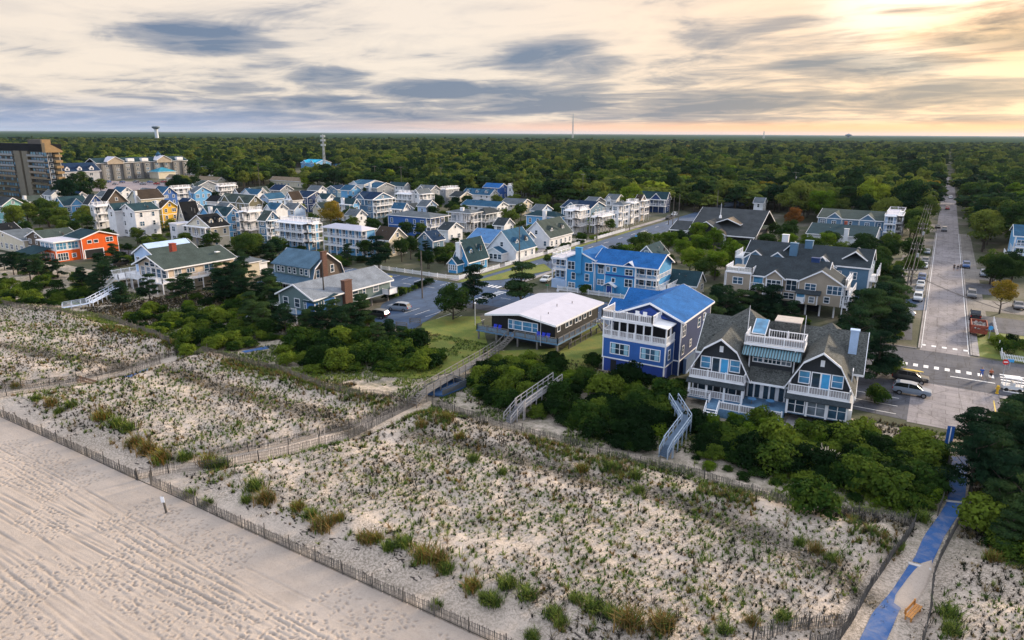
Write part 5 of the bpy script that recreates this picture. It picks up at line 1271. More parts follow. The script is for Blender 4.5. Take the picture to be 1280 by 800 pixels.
picket(P([(808, 492), (800, 480)]) if False else [(-7.6, 133), (-7.6, 139)], 'low white rail beside the small green verge')

# wooden walks over the dune
def walk(name, label, pts, w=1.3, rails=True, mat=None, deckm=None, h=1.0, group=None, steps_from=None):
    """pts: (x,y,z) of the centre line; sloping stretches become steps"""
    mat = mat or WOODG; x0, y0, z0 = pts[0]; t = thing(name, label, 'boardwalk', (x0, y0, 0), 0, group)
    dk = MB(); rl = MB(); po = MB()
    for k, (p, q) in enumerate(zip(pts[:-1], pts[1:])):
        p = Vector(p)-Vector((x0, y0, 0)); q = Vector(q)-Vector((x0, y0, 0)); d = q-p; hd = Vector((d.x, d.y, 0)).normalized(); sd = Vector((-hd.y, hd.x, 0))*w/2
        if abs(d.z) > .7:
            n = int(abs(d.z)/.17)+1
            for i in range(n): c = p+d*((i+.5)/n); dk.bar(c-sd, c+sd, .32, .06)
            for sg in (-1, 1): dk.bar(p+sd*sg*.98-Vector((0, 0, .06)), q+sd*sg*.98-Vector((0, 0, .06)), .07, .16)
        else:
            n = int(d.length/.16)
            for i in range(n): c = p+d*((i+.5)/n); dk.bar(c-sd, c+sd, .145, .05)
        if rails:
            for sg in (-1, 1):
                s_ = sd*sg
                for hh in (h, h*.5): rl.bar(p+s_+Vector((0, 0, hh)), q+s_+Vector((0, 0, hh)), .09 if hh == h else .05, .07)
                n = max(1, round(d.length/1.7))
                for i in range(n+1): c = p+s_+d*(i/n); rl.bar(Vector((c.x, c.y, max(-.2, c.z-1.6))), c+Vector((0, 0, h)), .11)
    dk.build('treads', deckm or mat, t); rl.build('handrail', mat, t); return t
x1, y1 = at(512, 497, 1.2); x2, y2 = at(607, 444, 1.4)
walk('boardwalk', 'weathered grey boardwalk from the low brown house to the dune', [(-59.0, 91.2, .5), (x2, y2-.5, 1.2), (x1+.4, y1+2.2, 1.2), (x1+.6, y1-.2, .5)], 1.4)
# blue decked landing beside the boardwalk
LP_ = P([(529, 491), (553, 494), (583, 482), (562, 475)], .45)
t = thing('landing', 'blue decked landing with a low grey wall beside the boardwalk', 'deck', (LP_[0][0], LP_[0][1], 0)); ox, oy = LP_[0]
m = MB(); m.add([(x-ox, y-oy, .45) for x, y in LP_]+[(x-ox, y-oy, .2) for x, y in LP_], [(0, 1, 2, 3), (7, 6, 5, 4), (0, 4, 5, 1), (1, 5, 6, 2), (2, 6, 7, 3), (3, 7, 4, 0)]); m.build('deck', plain('landing_blue', (.03, .09, .22)), t)
m = MB()
for i in range(4):
    a_, b_ = LP_[i], LP_[(i+1) % 4]
    if i == 0: continue
    m.bar((a_[0]-ox, a_[1]-oy, 1.35), (b_[0]-ox, b_[1]-oy, 1.35), .1); m.bar((a_[0]-ox, a_[1]-oy, .8), (b_[0]-ox, b_[1]-oy, .8), .04, .7)
m.build('low_wall', plain('dark_grey_boards', (.05, .065, .085)), t)
a1, a2, a3 = at(697, 470, 2.2), at(650, 506, 2.0), at(634, 526, .4)
walk('dune_stairs', 'pale grey wooden stairs down through the hedge in the middle', [(a1[0], a1[1], 1.6), (a2[0], a2[1], 1.7), (a3[0], a3[1], .2)], 1.4, mat=plain('pale_grey_wood', (.36, .35, .36), .8), deckm=plain('dark_grey_treads', (.17, .17, .18), .9))  # treads a darker grey than the handrails
WB_ = plain('pale_blue_grey_wood', (.34, .42, .52), .8)
b1, b2, b3, b4 = at(842, 498, 2.0), at(858, 525, 1.8), at(836, 553, 1.7), at(829, 570, .3)
walk('dune_stairs', 'pale blue-grey zigzag stairs left of the shingled beach house', [(b1[0], b1[1], 1.7), (b2[0], b2[1], 1.6), (b3[0], b3[1], 1.3), (b4[0], b4[1], .25)], 1.15, mat=WB_, deckm=plain('slate_blue_treads', (.10, .15, .22), .9))
c1, c2, c3 = at(150, 358, 1.5), at(112, 378, .9), at(78, 383, .6)
walk('dune_stairs', 'white railed ramp winding down before the cream beach house', [(c1[0], c1[1], 1.4), (c2[0], c2[1], .75), (c3[0], c3[1], .3)], 1.3, mat=plain('white_stair', (.55, .62, .75)))

# blue roll-out mats on the sand, in lengths joined by pale seams
mm, N, L, b = newmat('blue_beach_mat'); v = coord(N, L)
sand_on = ramp(N, L, noise(N, L, v, .55, 5, .65, .5), [(.44, 0), (.62, 1)])
wv = noise(N, L, coord(N, L, scale=(1, 6, 1)), 5, 3, .7)
L.new(mix(N, L, math_(N, L, 'MULTIPLY', sand_on, .38), ramp(N, L, wv, [(.3, (.010, .06, .20)), (.7, (.030, .12, .34))]), (.34, .30, .27)), b.inputs['Base Color']); b.inputs['Roughness'].default_value = .8
mm2, N, L, b = newmat('sand_strewn_mat'); v = coord(N, L)
L.new(ramp(N, L, noise(N, L, coord(N, L, scale=(3, 3, 1)), 1.6, 3, .7), [(.45, (.05, .13, .32)), (.6, (.34, .29, .25))]), b.inputs['Base Color'])
def lerp2(a, b, t): return (a[0]+(b[0]-a[0])*t, a[1]+(b[1]-a[1])*t)
def mat_len(A_, B_, label, mat, n=14, seamed=True):
    """A_, B_: left and right edge polylines with the same number of points"""
    def rs(pl):
        L_ = [0]
        for p, q in zip(pl[:-1], pl[1:]): L_.append(L_[-1]+math.dist(p, q))
        out = []
        for i in range(n+1):
            s = L_[-1]*i/n; k = max(j for j in range(len(pl)-1) if L_[j] <= s+1e-9); out.append(lerp2(pl[k], pl[k+1], (s-L_[k])/(L_[k+1]-L_[k])))
        return out
    a_, b_ = rs(A_), rs(B_); x0, y0 = a_[0]; z0 = zg(x0, y0); vs = []
    t = thing('beach_mat', label, 'mat', (x0, y0, z0), 0, 'blue mats of the path to the beach')
    W = 6
    for p, q in zip(a_, b_):
        for j in range(W+1): x, y = lerp2(p, q, j/W); vs.append((x-x0, y-y0, zg(x, y)-z0+.045))
    fs = [(i*(W+1)+j, i*(W+1)+j+1, (i+1)*(W+1)+j+1, (i+1)*(W+1)+j) for i in range(n) for j in range(W)]
    MB().add(vs, fs).build('mat', mat, t)
    if seamed:
        m = MB(); p, q = a_[-1], b_[-1]
        m.bar((p[0]-x0-.1, p[1]-y0, zg(*p)-z0+.07), (q[0]-x0+.1, q[1]-y0, zg(*q)-z0+.07), .32, .05); m.build('seam', plain('pale_seam', (.5, .48, .47)), t)
def cut(a, b): return [PATH_L[i] for i in range(a, b)], [PATH_R[i] for i in range(a, b)]
La, Ra = Pz([(1073.7, 802), (1090, 767), (1113, 741), (1137, 705)]), Pz([(1108, 802), (1124, 764), (1143, 737), (1162, 712)])
mat_len(La, Ra, 'blue beach mat length at the bottom edge beside the bench', mm)
La, Ra = Pz([(1140, 702), (1143, 698), (1155, 670), (1174, 644), (1184, 627)]), Pz([(1164, 708), (1167, 700), (1181, 670), (1200, 641), (1205, 629)])
mat_len(La, Ra, 'blue beach mat length in the middle of the path', mm)
La, Ra = Pz([(1184.5, 625), (1186, 610), (1187, 596)]), Pz([(1205.5, 627), (1208, 607), (1209, 596)])
mat_len(La, Ra, 'short blue beach mat length above the middle seam', mm, 6, False)
La, Ra = Pz([(1187, 595), (1189, 571)]), Pz([(1209, 595), (1210, 571)])
mat_len(La, Ra, 'brown sand-strewn beach mat length nearest the street', mm2, 6, False)
# drift of sand over the lower mat
def drift(pix, h=.12, nm='sand_drift'):
    pts = Pz(pix); cx_ = sum(p[0] for p in pts)/len(pts); cy_ = sum(p[1] for p in pts)/len(pts)
    vs = [(cx_, cy_, zg(cx_, cy_)+h)]
    for k in (.6, .85, 1.0):
        for x, y in pts: X_, Y_ = cx_+(x-cx_)*k, cy_+(y-cy_)*k; vs.append((X_, Y_, zg(X_, Y_)+(h*.95 if k < .7 else h*.7 if k < .9 else .02)))
    n = len(pts); fs = [(0, 1+i, 1+(i+1) % n) for i in range(n)]
    for r in range(2): fs += [(1+r*n+i, 1+(r+1)*n+i, 1+(r+1)*n+(i+1) % n, 1+r*n+(i+1) % n) for i in range(n)]
    o = MB().add(vs, fs).build(nm, beachm); tag(o, kind='structure')
drift([(1152, 703), (1166, 699), (1166, 712), (1160, 730), (1150, 748), (1138, 762), (1127, 764), (1116, 755), (1118, 745), (1130, 728), (1143, 712)], .13)
def mat_left(pix, w, label):
    pts = Pz(pix); A_, B_ = [], []
    for i, p in enumerate(pts):
        q = pts[min(i+1, len(pts)-1)]; r = pts[max(i-1, 0)]; d = Vector((q[0]-r[0], q[1]-r[1])).normalized(); A_.append((p[0]-d.y*w/2, p[1]+d.x*w/2)); B_.append((p[0]+d.y*w/2, p[1]-d.x*w/2))
    mat_len(A_, B_, label, mm, 8, False)
mat_left([(158, 472), (175, 466), (190, 461)], 1.5, 'short blue beach mat on the left dune path by the wooden bench')
mat_left([(304, 440), (325, 436), (338, 434)], 1.5, 'far blue beach mat at the inland end of the left dune path')
# benches
def bench(px, py, rz, label, col, L_=1.9):
    x, y, z = atg(px, py); t = thing('bench', label, 'bench', (x, y, z), rz)
    m = MB()
    for i in range(3): m.box(-L_/2, -.25+i*.17, .42, L_/2, -.11+i*.17, .46)
    m.build('seat', col, t); m = MB()
    for i in range(2): m.box(-L_/2, .27, .55+i*.18, L_/2, .31, .69+i*.18)
    m.build('backrest', col, t)
    for sx in (-1, 1):
        m = MB(); m.box(sx*L_*.4-.05, -.22, 0, sx*L_*.4+.05, -.12, .42).bar((sx*L_*.4, .2, 0), (sx*L_*.4, .30, .9), .1).box(sx*L_*.4-.05, -.22, .34, sx*L_*.4+.05, .24, .42); m.build('leg', col, t)
OW = plain('orange_stained_wood', (.50, .22, .05), .6, var=.25, scale=3)
bench(1141, 770, R_(72), 'orange wooden bench on the sand beside the blue mat', OW, 2.1)
bench(109, 481, R_(4), 'brown wooden bench on the left dune path', plain('brown_wood', (.22, .13, .08), .8), 4.6)
# beach sign
x, y, z = atg(208, 641)
t = thing('beach_sign', 'small white notice on a leaning brown post in front of the beach fence', 'sign', (x, y, z)); t.rotation_euler = (0, R_(-6), R_(20))
MB().box(-.07, -.07, -.1, .07, .07, 1.75).build('post', POSTM, t); MB().box(-.2, -.1, 1.15, .2, -.075, 1.75).build('sign_plate', plain('sign_white', (.8, .82, .85)), t)

# utility poles and wires
WOODP = plain('pole_wood', (.13, .115, .10), .9, var=.3)
def pole(X_, Y_, h, label, arms=2, rz=0.0, tr=False, mat=None, kind='utility_pole', grp='utility poles'):
    t = thing(kind, label, 'utility pole', (X_, Y_, 0), rz, grp)
    MB().tube((0, 0, 0), (0, 0, h), .17, .11, 8).build('pole', mat or WOODP, t)
    for i in range(arms):
        z = h-.5-i*1.3; c = MB().box(-1.2, -.06, z-.07, 1.2, .06, z+.07).build('crossarm', WOODP, t)
        for x in (-1.05, -.4, .4, 1.05): MB().lathe([(.05, 0), (.07, .08), (.03, .22)], 6, (x, 0, z+.07)).build('insulator', plain('porcelain', (.5, .5, .5)), c)
    if tr: MB().lathe([(.0, 0), (.28, 0), (.28, .95), (.0, 1.05)], 10, (.42, 0, h-3.6)).build('transformer', plain('transformer_grey', (.33, .35, .37)), t)
    return (X_, Y_, h)
def wire(P_, Q_, label, sag=.6, off=(0,), dz=0):
    x0, y0, z0 = P_; m = MB()
    for o in off:
        prev = None
        for i in range(13):
            t_ = i/12; p = Vector((P_[0]+(Q_[0]-P_[0])*t_+o, P_[1]+(Q_[1]-P_[1])*t_, P_[2]+dz+(Q_[2]-P_[2])*t_-sag*4*t_*(1-t_)))-Vector((x0, y0, 0))
            if prev is not None: m.bar(prev, p, .045)
            prev = p
    o_ = m.build('power_line', plain('wire', (.06, .06, .065), .6), None, (x0, y0, 0)); tag(o_, label, 'wire', 'power lines')
sp_ = []
for i, (px, py, h, X_) in enumerate([(1127, 400, 10.5, None), (1136, 350, 10.5, None), (1152, 300, 11, None), (1160, 272, 11, None), (1172, 246, 11, None)]):
    x, y = at(px, py) if i == 0 else (sp_[0][0]+.1*i, 0)
    if i: x = sp_[0][0]; y = sp_[0][1]+[0, 38, 78, 125, 190][i]
    sp_.append(pole(x, y, h, ['wooden utility pole beside the parked white car', 'wooden utility pole second up the street from the crossing', 'wooden utility pole third up the street from the crossing', 'wooden utility pole fourth up the street, among trees', 'farthest wooden utility pole along the long street'][i], 2, 0, i in (1, 2)))
for i in range(4): wire(sp_[i], sp_[i+1], 'power lines strung along the left side of the long street, span %s' % ['nearest', 'second', 'third', 'farthest'][i], .7, (-1.05, -.4, .4, 1.05), -.25)
wire((sp_[0][0], sp_[0][1], 9.5), (12.2, 128, 8.5), 'power line crossing the long street above the crossing', .5, (0, .3))
x, y = at(912, 316)[0:2]
x, y = at(528, 373); pole(x, y, 10.5, 'wooden utility pole at the corner of the parking lot', 0)
x, y = at(649, 331); pole(x, y, 10.5, 'tall thin pole before the white cape cottage', 0)
x, y = at(787, 288); pole(x, y, 9.5, 'wooden utility pole among the houses of the side street', 1)
x, y = at(746, 303); pole(x, y, 9, 'wooden utility pole by the lavender cape cottage', 0)
x, y = at(407, 397); pole(x, y, 11, 'dark wooden pole among the pines before the raised green house', 0, mat=plain('dark_pole', (.04, .035, .03)))
far = [(322, 204, 'far wooden power pole behind the olive house rows'), (468, 207, 'far wooden power pole left of the middle pair'), (501, 208, 'far wooden power pole, left of the tall grey gables'), (551, 209, 'far wooden power pole above the pale grey flat roof'), (729, 217, 'far wooden power pole above the middle trees')]
fp = []
for px, py, lab in far:
    x, y = at(px, py, 15.5); fp.append(pole(x, y, 15.5, lab, 1, R_(70)))
for px, py, lab in ((838, 243, 'left one of three bare poles at the end of the side street'), (843, 246, 'middle one of three bare poles at the end of the side street'), (850, 243, 'right one of three bare poles at the end of the side street'), (898, 238, 'wooden pole with a white lamp behind the shingled hall'), (974, 230, 'bare wooden pole right of the shingled hall')):
    x, y = at(px, py, 12); pole(x, y, 12, lab, 0)
x, y = at(995, 217, 14); fp.append(pole(x, y, 15, 'tall pole with a transformer rising from the trees right of the hall', 1, 0, True))
for i in range(5): wire(fp[i], fp[i+1], 'long power lines strung before the woods, %s span' % ['leftmost', 'second', 'third', 'fourth', 'rightmost'][i], 1.6, (0,), -.2); wire(fp[i], fp[i+1], 'lower power line strung before the woods, %s span' % ['leftmost', 'second', 'third', 'fourth', 'rightmost'][i], 2.2, (0,), -2.4)
# lamp posts
def lamp(X_, Y_, h, label):
    t = thing('lamp_post', label, 'lamp post', (X_, Y_, 0), 0, 'lamp posts')
    MB().tube((0, 0, 0), (0, 0, h), .09, .07, 8).build('post', plain('pale_lamp_post', (.5, .5, .48)), t)
    MB().lathe([(.07, 0), (.22, .1), (.16, .32), (.0, .38)], 8, (0, 0, h)).build('lamp_head', TRIM, t)
x, y = at(594, 407); lamp(x, y, 4.2, 'pale lamp post on the lawn left of the low brown house')
x, y = at(1076, 330); lamp(x, y, 6, 'pale lamp post among the trees left of the long street')

# towers on the horizon
def far_at(px, dist):
    d = ray(px, 166); k = dist/math.hypot(d[0], d[1]); return d[0]*k, d[1]*k
def ztop(px, py, dist):
    d = ray(px, py); return CAM_H+d[2]/math.hypot(d[0], d[1])*dist
x, y = far_at(195.5, 2300); z1 = ztop(195.5, 157.5, 2300); k = 2300/1000
t = thing('water_tower', 'dark-topped water tower standing above the woods on the left skyline', 'water tower', (x, y, 0))
wtg = plain('water_tower_steel', (.10, .15, .20), .5); k = .1*2300/85.3/2.7
t.scale = (.82, .82, 1); MB().lathe([(.8, z1-10), (5, z1-9.5), (11.5, z1-6), (13.5, z1-3.5), (12.6, z1-1.2), (8, z1-.2), (0, z1+.3)], 24).build('tank', wtg, t)
MB().lathe([(8, 0), (6.5, 12), (5.6, z1-12), (6.4, z1-8)], 16).build('stem', plain('water_tower_stem', (.5, .56, .62)), t)
for px, py, hgt, lab, dist, w_ in ((716, 142, 0, 'tall lattice radio mast on the skyline in the middle', 3500, 3.0), (955, 164, 0, 'tiny far mast on the skyline right of the middle', 5200, 5), (403, 168, 0, 'cell phone tower with antenna racks above the cyan roofs', 640, .9)):
    x, y = far_at(px, dist); z1 = ztop(px, py, dist)
    t = thing('radio_mast' if dist > 1000 else 'cell_tower', lab, 'mast', (x, y, 0)); m = MB(); s_ = w_
    for a_, b_ in ((-s_, -s_), (s_, -s_), (s_, s_), (-s_, s_)): m.bar((a_, b_, 0), (a_*.3, b_*.3, z1), s_*.35)
    n = int(z1/(s_*4))
    for i in range(n):
        z = z1*i/n; q = s_*(1-.7*i/n); z2 = z1*(i+1)/n; q2 = s_*(1-.7*(i+1)/n)
        m.bar((-q, -q, z), (q2, -q2, z2), s_*.2); m.bar((q, -q, z), (-q2, -q2, z2), s_*.2); m.bar((q, -q, z), (q2, q2, z2), s_*.2)
    m.build('lattice', plain('mast_steel', (.26, .30, .34), .5), t)
    if dist < 1000:
        for zz in (z1-1.5, z1-5, z1-9):
            r_ = MB()
            for i in range(6): a_ = i*PI/3; r_.box(1.9*math.cos(a_)-.2, 1.9*math.sin(a_)-.2, zz-.8, 1.9*math.cos(a_)+.2, 1.9*math.sin(a_)+.2, zz+.9).bar((0, 0, zz), (1.9*math.cos(a_), 1.9*math.sin(a_), zz), .15)
            r_.build('antenna_rack', plain('antenna_grey', (.42, .48, .52)), t)
x, y = far_at(1061, 6000); z1 = ztop(1061, 166.8, 6000)
t = thing('water_tower', 'tiny far water tower on the skyline at right', 'water tower', (x, y, 0)); MB().lathe([(8, z1-26), (22, z1-18), (24, z1-10), (0, z1)], 12).build('tank', wtg, t); MB().lathe([(8, 0), (7, z1-24)], 8).build('stem', wtg, t)

# ------------------------------------------------------------------ vehicles
TYRE = plain('tyre', (.012, .012, .012), .9); RIM = plain('rim', (.35, .36, .38), .3, .8); CG = glass('car_glass', (.015, .02, .028)); LAMPR = plain('tail_lamp', (.35, .012, .01), .2); LAMPW = plain('head_lamp', (.4, .42, .45), .35)
def paint(n, c):
    if n in MATS: return MATS[n]
    m = plain(n, c, .28, var=.03, spec=.6); b = [q for q in m.node_tree.nodes if q.type == 'BSDF_PRINCIPLED'][0]; b.inputs['Coat Weight'].default_value = .6; b.inputs['Coat Roughness'].default_value = .1; return m
CARP = dict(white=(.62, .64, .66), silver=(.20, .24, .30), black=(.014, .016, .02), grey=(.12, .13, .15), blue=(.03, .10, .28), red=(.35, .02, .015), tan=(.35, .29, .2))
_cm = {}
def car_meshes(style):
    if style in _cm: return _cm[style]
    # side profile stations: x, lower z, belt z, half width at belt ; roof stations
    if style == 'suv': Lc, Wc, Hc, prof = 4.75, .93, 1.72, [(-2.37, .55, .80, .72), (-2.25, .40, .98, .86), (-1.5, .36, 1.06, .92), (-.9, .34, 1.10, .93), (.6, .34, 1.12, .93), (1.6, .36, 1.12, .93), (2.2, .42, 1.10, .88), (2.37, .55, .95, .80)]; roof = [(-1.25, 1.08), (-.55, 1.62), (.2, 1.72), (1.6, 1.70), (2.05, 1.55), (2.30, 1.08)]
    elif style == 'pickup': Lc, Wc, Hc, prof = 5.4, .96, 1.8, [(-2.7, .6, .9, .78), (-2.55, .45, 1.08, .9), (-1.8, .4, 1.15, .95), (-1.0, .38, 1.18, .96), (.7, .38, 1.18, .96), (2.5, .42, 1.18, .95), (2.7, .55, 1.1, .92)]; roof = [(-1.3, 1.16), (-.7, 1.72), (-.1, 1.82), (.6, 1.80), (.85, 1.16)]
    else: Lc, Wc, Hc, prof = 4.6, .9, 1.45, [(-2.3, .48, .68, .7), (-2.15, .36, .82, .84), (-1.4, .32, .92, .89), (-.8, .30, .95, .9), (.6, .30, .97, .9), (1.5, .32, .98, .9), (2.15, .38, .96, .84), (2.3, .5, .84, .74)]; roof = [(-1.15, .93), (-.35, 1.38), (.1, 1.45), (.9, 1.43), (1.35, 1.25), (1.95, .97)]
    b = MB(); vs = []
    for x, z0, z1, w in prof: vs += [(x, -w*.93, z0), (x, -w, (z0+z1)/2), (x, -w*.95, z1), (x, -w*.55, z1+.05), (x, w*.55, z1+.05), (x, w*.95, z1), (x, w, (z0+z1)/2), (x, w*.93, z0)]
    n = 8; fs = []
    for i in range(len(prof)-1):
        for j in range(n): k = (j+1) % n; fs.append((i*n+j, i*n+k, (i+1)*n+k, (i+1)*n+j))
    fs += [tuple(range(n-1, -1, -1)), tuple((len(prof)-1)*n+j for j in range(n))]
    b.add(vs, fs)
    if style == 'pickup':
        for sg in (-1, 1): b.box(.9, sg*.95, 1.1, 2.65, sg*.85, 1.34)
        b.box(2.58, -.9, 1.1, 2.68, .9, 1.34)
    # roof panel and pillars in body colour
    zr = max(z for _, z in roof); wr = Wc*.78
    top = [(x, z) for x, z in roof if z > zr-.2]
    b.strip([(x, z+.035) for x, z in top], .05, 'y', -wr, wr)
    for sg in (-1, 1):
        for (xa, za), (xb, zb) in ((roof[0], top[0]), (roof[-1], top[-1])): b.bar((xa, sg*Wc*.86, za), (xb, sg*wr, zb), .09)
        b.bar((.45 if style != 'pickup' else .0, sg*Wc*.87, 1.0), (.45 if style != 'pickup' else .0, sg*wr*1.0, zr-.02), .09)
    body = b.mesh('body', paint('_tmp_paint', (.5, .5, .5)))
    g = MB(); vs = []
    for x, z in roof:
        t_ = (z-roof[0][1])/(zr-roof[0][1]); w = Wc*(.86-.10*t_); vs += [(x, -w, z-.01), (x, w, z-.01)]
    n = len(roof); idx = list(range(0, 2*n, 2)); fs = [tuple(idx), tuple(reversed([i+1 for i in idx]))]
    fs += [(2*i, 2*i+2, 2*i+3, 2*i+1) for i in range(n-1)]; fs.append((0, 1, 2*n-1, 2*n-2)); g.add(vs, fs)
    glass_ = g.mesh('windows', CG)
    wl = MB().tube((0, -.11, 0), (0, .11, 0), .35, .35, 14).mesh('tyre', TYRE); rm = MB().tube((0, -.125, 0), (0, .125, 0), .2, .2, 10).mesh('rim', RIM)
    hl = MB().box(-.06, -.2, -.08, .06, .2, .08).mesh('headlight', LAMPW); tl = MB().box(-.05, -.12, -.13, .05, .12, .13).mesh('tail_light', LAMPR)
    _cm[style] = (body, glass_, wl, rm, hl, tl, Lc, Wc, prof); return _cm[style]
_bc = {}
def car(X_, Y_, rz, style, colr, label, group=None, z=.02):
    body, g, wl, rm, hl, tl, Lc, Wc, prof = car_meshes(style)
    if (style, colr) not in _bc:
        bb = body.copy(); bb.materials[0] = paint(colr+'_car_paint', CARP[colr]); _bc[(style, colr)] = bb
    t = thing('parked_car' if style != 'pickup' else 'pickup_truck', label, 'car' if style != 'pickup' else 'truck', (X_, Y_, z), rz, group)
    link('body', _bc[(style, colr)], t); link('windows', g, t)
    for sx in (-1, 1):
        for sy in (-1, 1): w_ = link('wheel', wl, t, (sx*Lc*.31, sy*(Wc-.1), .35)); link('rim', rm, w_)
    for sy in (-1, 1): link('headlight', hl, t, (-Lc/2+.09, sy*Wc*.68, prof[0][2]-.06)); link('tail_light', tl, t, (Lc/2-.04, sy*Wc*.8, prof[-1][2]-.1))
    return t
x, y = at(1143, 494); car(x-.4, y, PI, 'suv', 'silver', 'silver estate car parked nearest at the end of the long street')
x, y = at(1143, 478); car(x-.6, y, PI, 'suv', 'black', 'black car with yellow roof load parked behind the silver one')
t = thing('surfboard', 'yellow surfboard tied on the roof of the black parked car', 'surfboard', (x-.4, y, 1.79)); MB().lathe([(0, -.04), (.3, -.02), (.3, .02), (0, .05)], 16).build('board', plain('yellow_board', (.65, .45, .05)), t); t.scale = (4.6, 1, 1)
x, y = at(499, 388); car(x, y, R_(12), 'suv', 'silver', 'silver hatchback parked in the blue lot by the raised green house')
x, y = at(472, 397); car(x, y, R_(8), 'suv', 'black', 'black hatchback parked in the blue lot by the raised green house')
x, y = at(805, 294); car(x, y, R_(90)+PI, 'sedan', 'white', 'white sedan driving down the side street')
x, y = at(683, 352); car(x, y, R_(95), 'sedan', 'white', 'white sedan parked left of the sky blue apartment house')
x, y = at(694, 348); car(x+.5, y+2, R_(92), 'suv', 'grey', 'dark grey car parked behind the white one by the sky blue apartment house')
row = [(1155, 376, 'white', 'suv'), (1156, 367, 'silver', 'suv'), (1157, 359, 'white', 'sedan'), (1158, 351, 'blue', 'suv'), (1160, 336, 'white', 'sedan'), (1160, 330, 'grey', 'suv'), (1163, 318, 'silver', 'sedan')]
nm = ['nearest', 'second', 'third', 'fourth', 'fifth', 'sixth', 'farthest']
for i, (px, py, c_, s_) in enumerate(row):
    x, y = at(px, py); car(-.9, y+(i > 3)*1.0, R_(90), s_, c_, '%s %s car of the row parked left of the long street' % (nm[i], c_), 'cars parked left of the street')
x, y = at(1129, 396); car(x-.3, y+1.0, R_(5), 'sedan', 'white', 'white sedan on the drive by the first utility pole')
for px, py, c_, s_, lab in ((1210, 371, 'grey', 'suv', 'dark grey car right of the street beneath the round tree'), (1204, 334, 'blue', 'suv', 'light blue van-like car right of the long street'), (1268, 385, 'grey', 'sedan', 'grey car in the drive at the right edge'), (1226, 345, 'silver', 'suv', 'silver car half under trees right of the street'), (1180, 289, 'grey', 'suv', 'dark car far up the long street'), (1184, 262, 'red', 'suv', 'small red car far up the long street'), (1172, 285, 'black', 'sedan', 'black car at the kerb far up the long street'), (1188, 248, 'white', 'suv', 'tiny white car farthest up the long street')):
    x, y = at(px, py); car(x+(0 if 'up the' in lab else .6), y, R_(90), s_, c_, lab)
x, y = at(1213, 399); car(9.3, y+1, R_(90)+PI, 'pickup', 'black', 'black pickup truck parked before the red tipper trailer')
# far car park
rg = random.Random(3)
k_ = 0
for i in range(15):
    px = 84+i*8.6; 
    if i in (4, 9): continue
    x, y = at(px, 231 if i % 2 else 228.5); c_ = rg.choice(['white', 'silver', 'black', 'grey', 'blue', 'red'])
    car(x, y, R_(5), rg.choice(['suv', 'sedan']), c_, 'tiny car in the pale car park before the grey hotel', 'cars in the far hotel car park', .06); k_ += 1
for px, py, c_ in ((150, 331, 'black'), (97, 318, 'grey'), (640, 322, 'white'), (703, 300, 'silver'), (836, 272, 'black'), (843, 268, 'white')):
    x, y = at(px, py+2); car(x, y, R_(92), 'suv', c_, {150: 'dark car on the left back street', 97: 'grey car beside the orange house', 640: 'white car at the kerb by the white cape', 703: 'silver car on the drive before the wrapped balconies', 836: 'black car at the far end of the side street', 843: 'white car at the far end of the side street'}[px])
# red tipper trailer
x, y = at(1215, 421); RED = plain('rust_red_paint', (.27, .06, .035), .7, var=.3)
t = thing('tipper_trailer', 'rust-red open tipper trailer full of rubble right of the long street', 'trailer', (9.4, y+2.5, 0))
m = MB(); m.box(-1.25, -2.6, .75, 1.25, 2.6, .9).box(-1.25, -2.6, .9, -1.13, 2.6, 2.25).box(1.13, -2.6, .9, 1.25, 2.6, 2.25).box(-1.13, -2.6, .9, 1.13, -2.48, 2.25).box(-1.13, 2.48, .9, 1.13, 2.6, 2.25)
for i in range(5): m.box(-1.33, -2.4+i*1.15, .8, -1.25, -2.25+i*1.15, 2.2).box(1.25, -2.4+i*1.15, .8, 1.33, -2.25+i*1.15, 2.2)
for i in range(3): m.box(-.9+i*.85, -2.68, .9, -.78+i*.85, -2.6, 2.2)
m.build('tipper_body', RED, t)
m = MB(); rg = random.Random(2)
for i in range(40): xx, yy = rg.uniform(-1, 1), rg.uniform(-2.3, 2.3); m.bar((xx, yy, 1.5), (xx+rg.uniform(-.6, .6), yy+rg.uniform(-.6, .6), 1.5+rg.uniform(.1, .5)), rg.uniform(.15, .45), rg.uniform(.1, .3))
m.box(-1.1, -2.4, .9, 1.1, 2.4, 1.6); m.build('rubble', plain('rubble_grey', (.30, .27, .25), .9, var=.5, scale=4), t)
for sx in (-1, 1):
    for yy in (-.5, .5): w_ = link('wheel', _cm['suv'][2], t, (sx*1.1, yy, .37)); w_.rotation_euler = (0, 0, PI/2)
MB().bar((0, 2.6, .7), (0, 4.2, .55), .15).build('drawbar', RED, t)
# white utility cart at the right kerb
x, y = at(1264, 488); t = thing('utility_cart', 'white roofed utility cart parked at the right kerb by the crossing', 'cart', (x, y, 0), R_(10))
MB().box(-1.2, -.7, .35, 1.2, .7, .8).box(-.1, -.65, .8, .2, .65, 1.3).build('body', paint('white_car_paint', CARP['white']), t); MB().box(-1.1, -.75, 1.9, .9, .75, 2.0).build('roof', TRIM, t)
for a_, b_ in ((-1, -.65), (-1, .65), (.8, -.65), (.8, .65)): MB().bar((a_, b_, .8), (a_, b_, 1.9), .07).build('roof_post', TRIM, t)
for sx in (-1, 1):
    for sy in (-1, 1): w_ = link('wheel', _cm['suv'][2], t, (sx*.8, sy*.65, .27)); w_.scale = (.75, .75, .75)

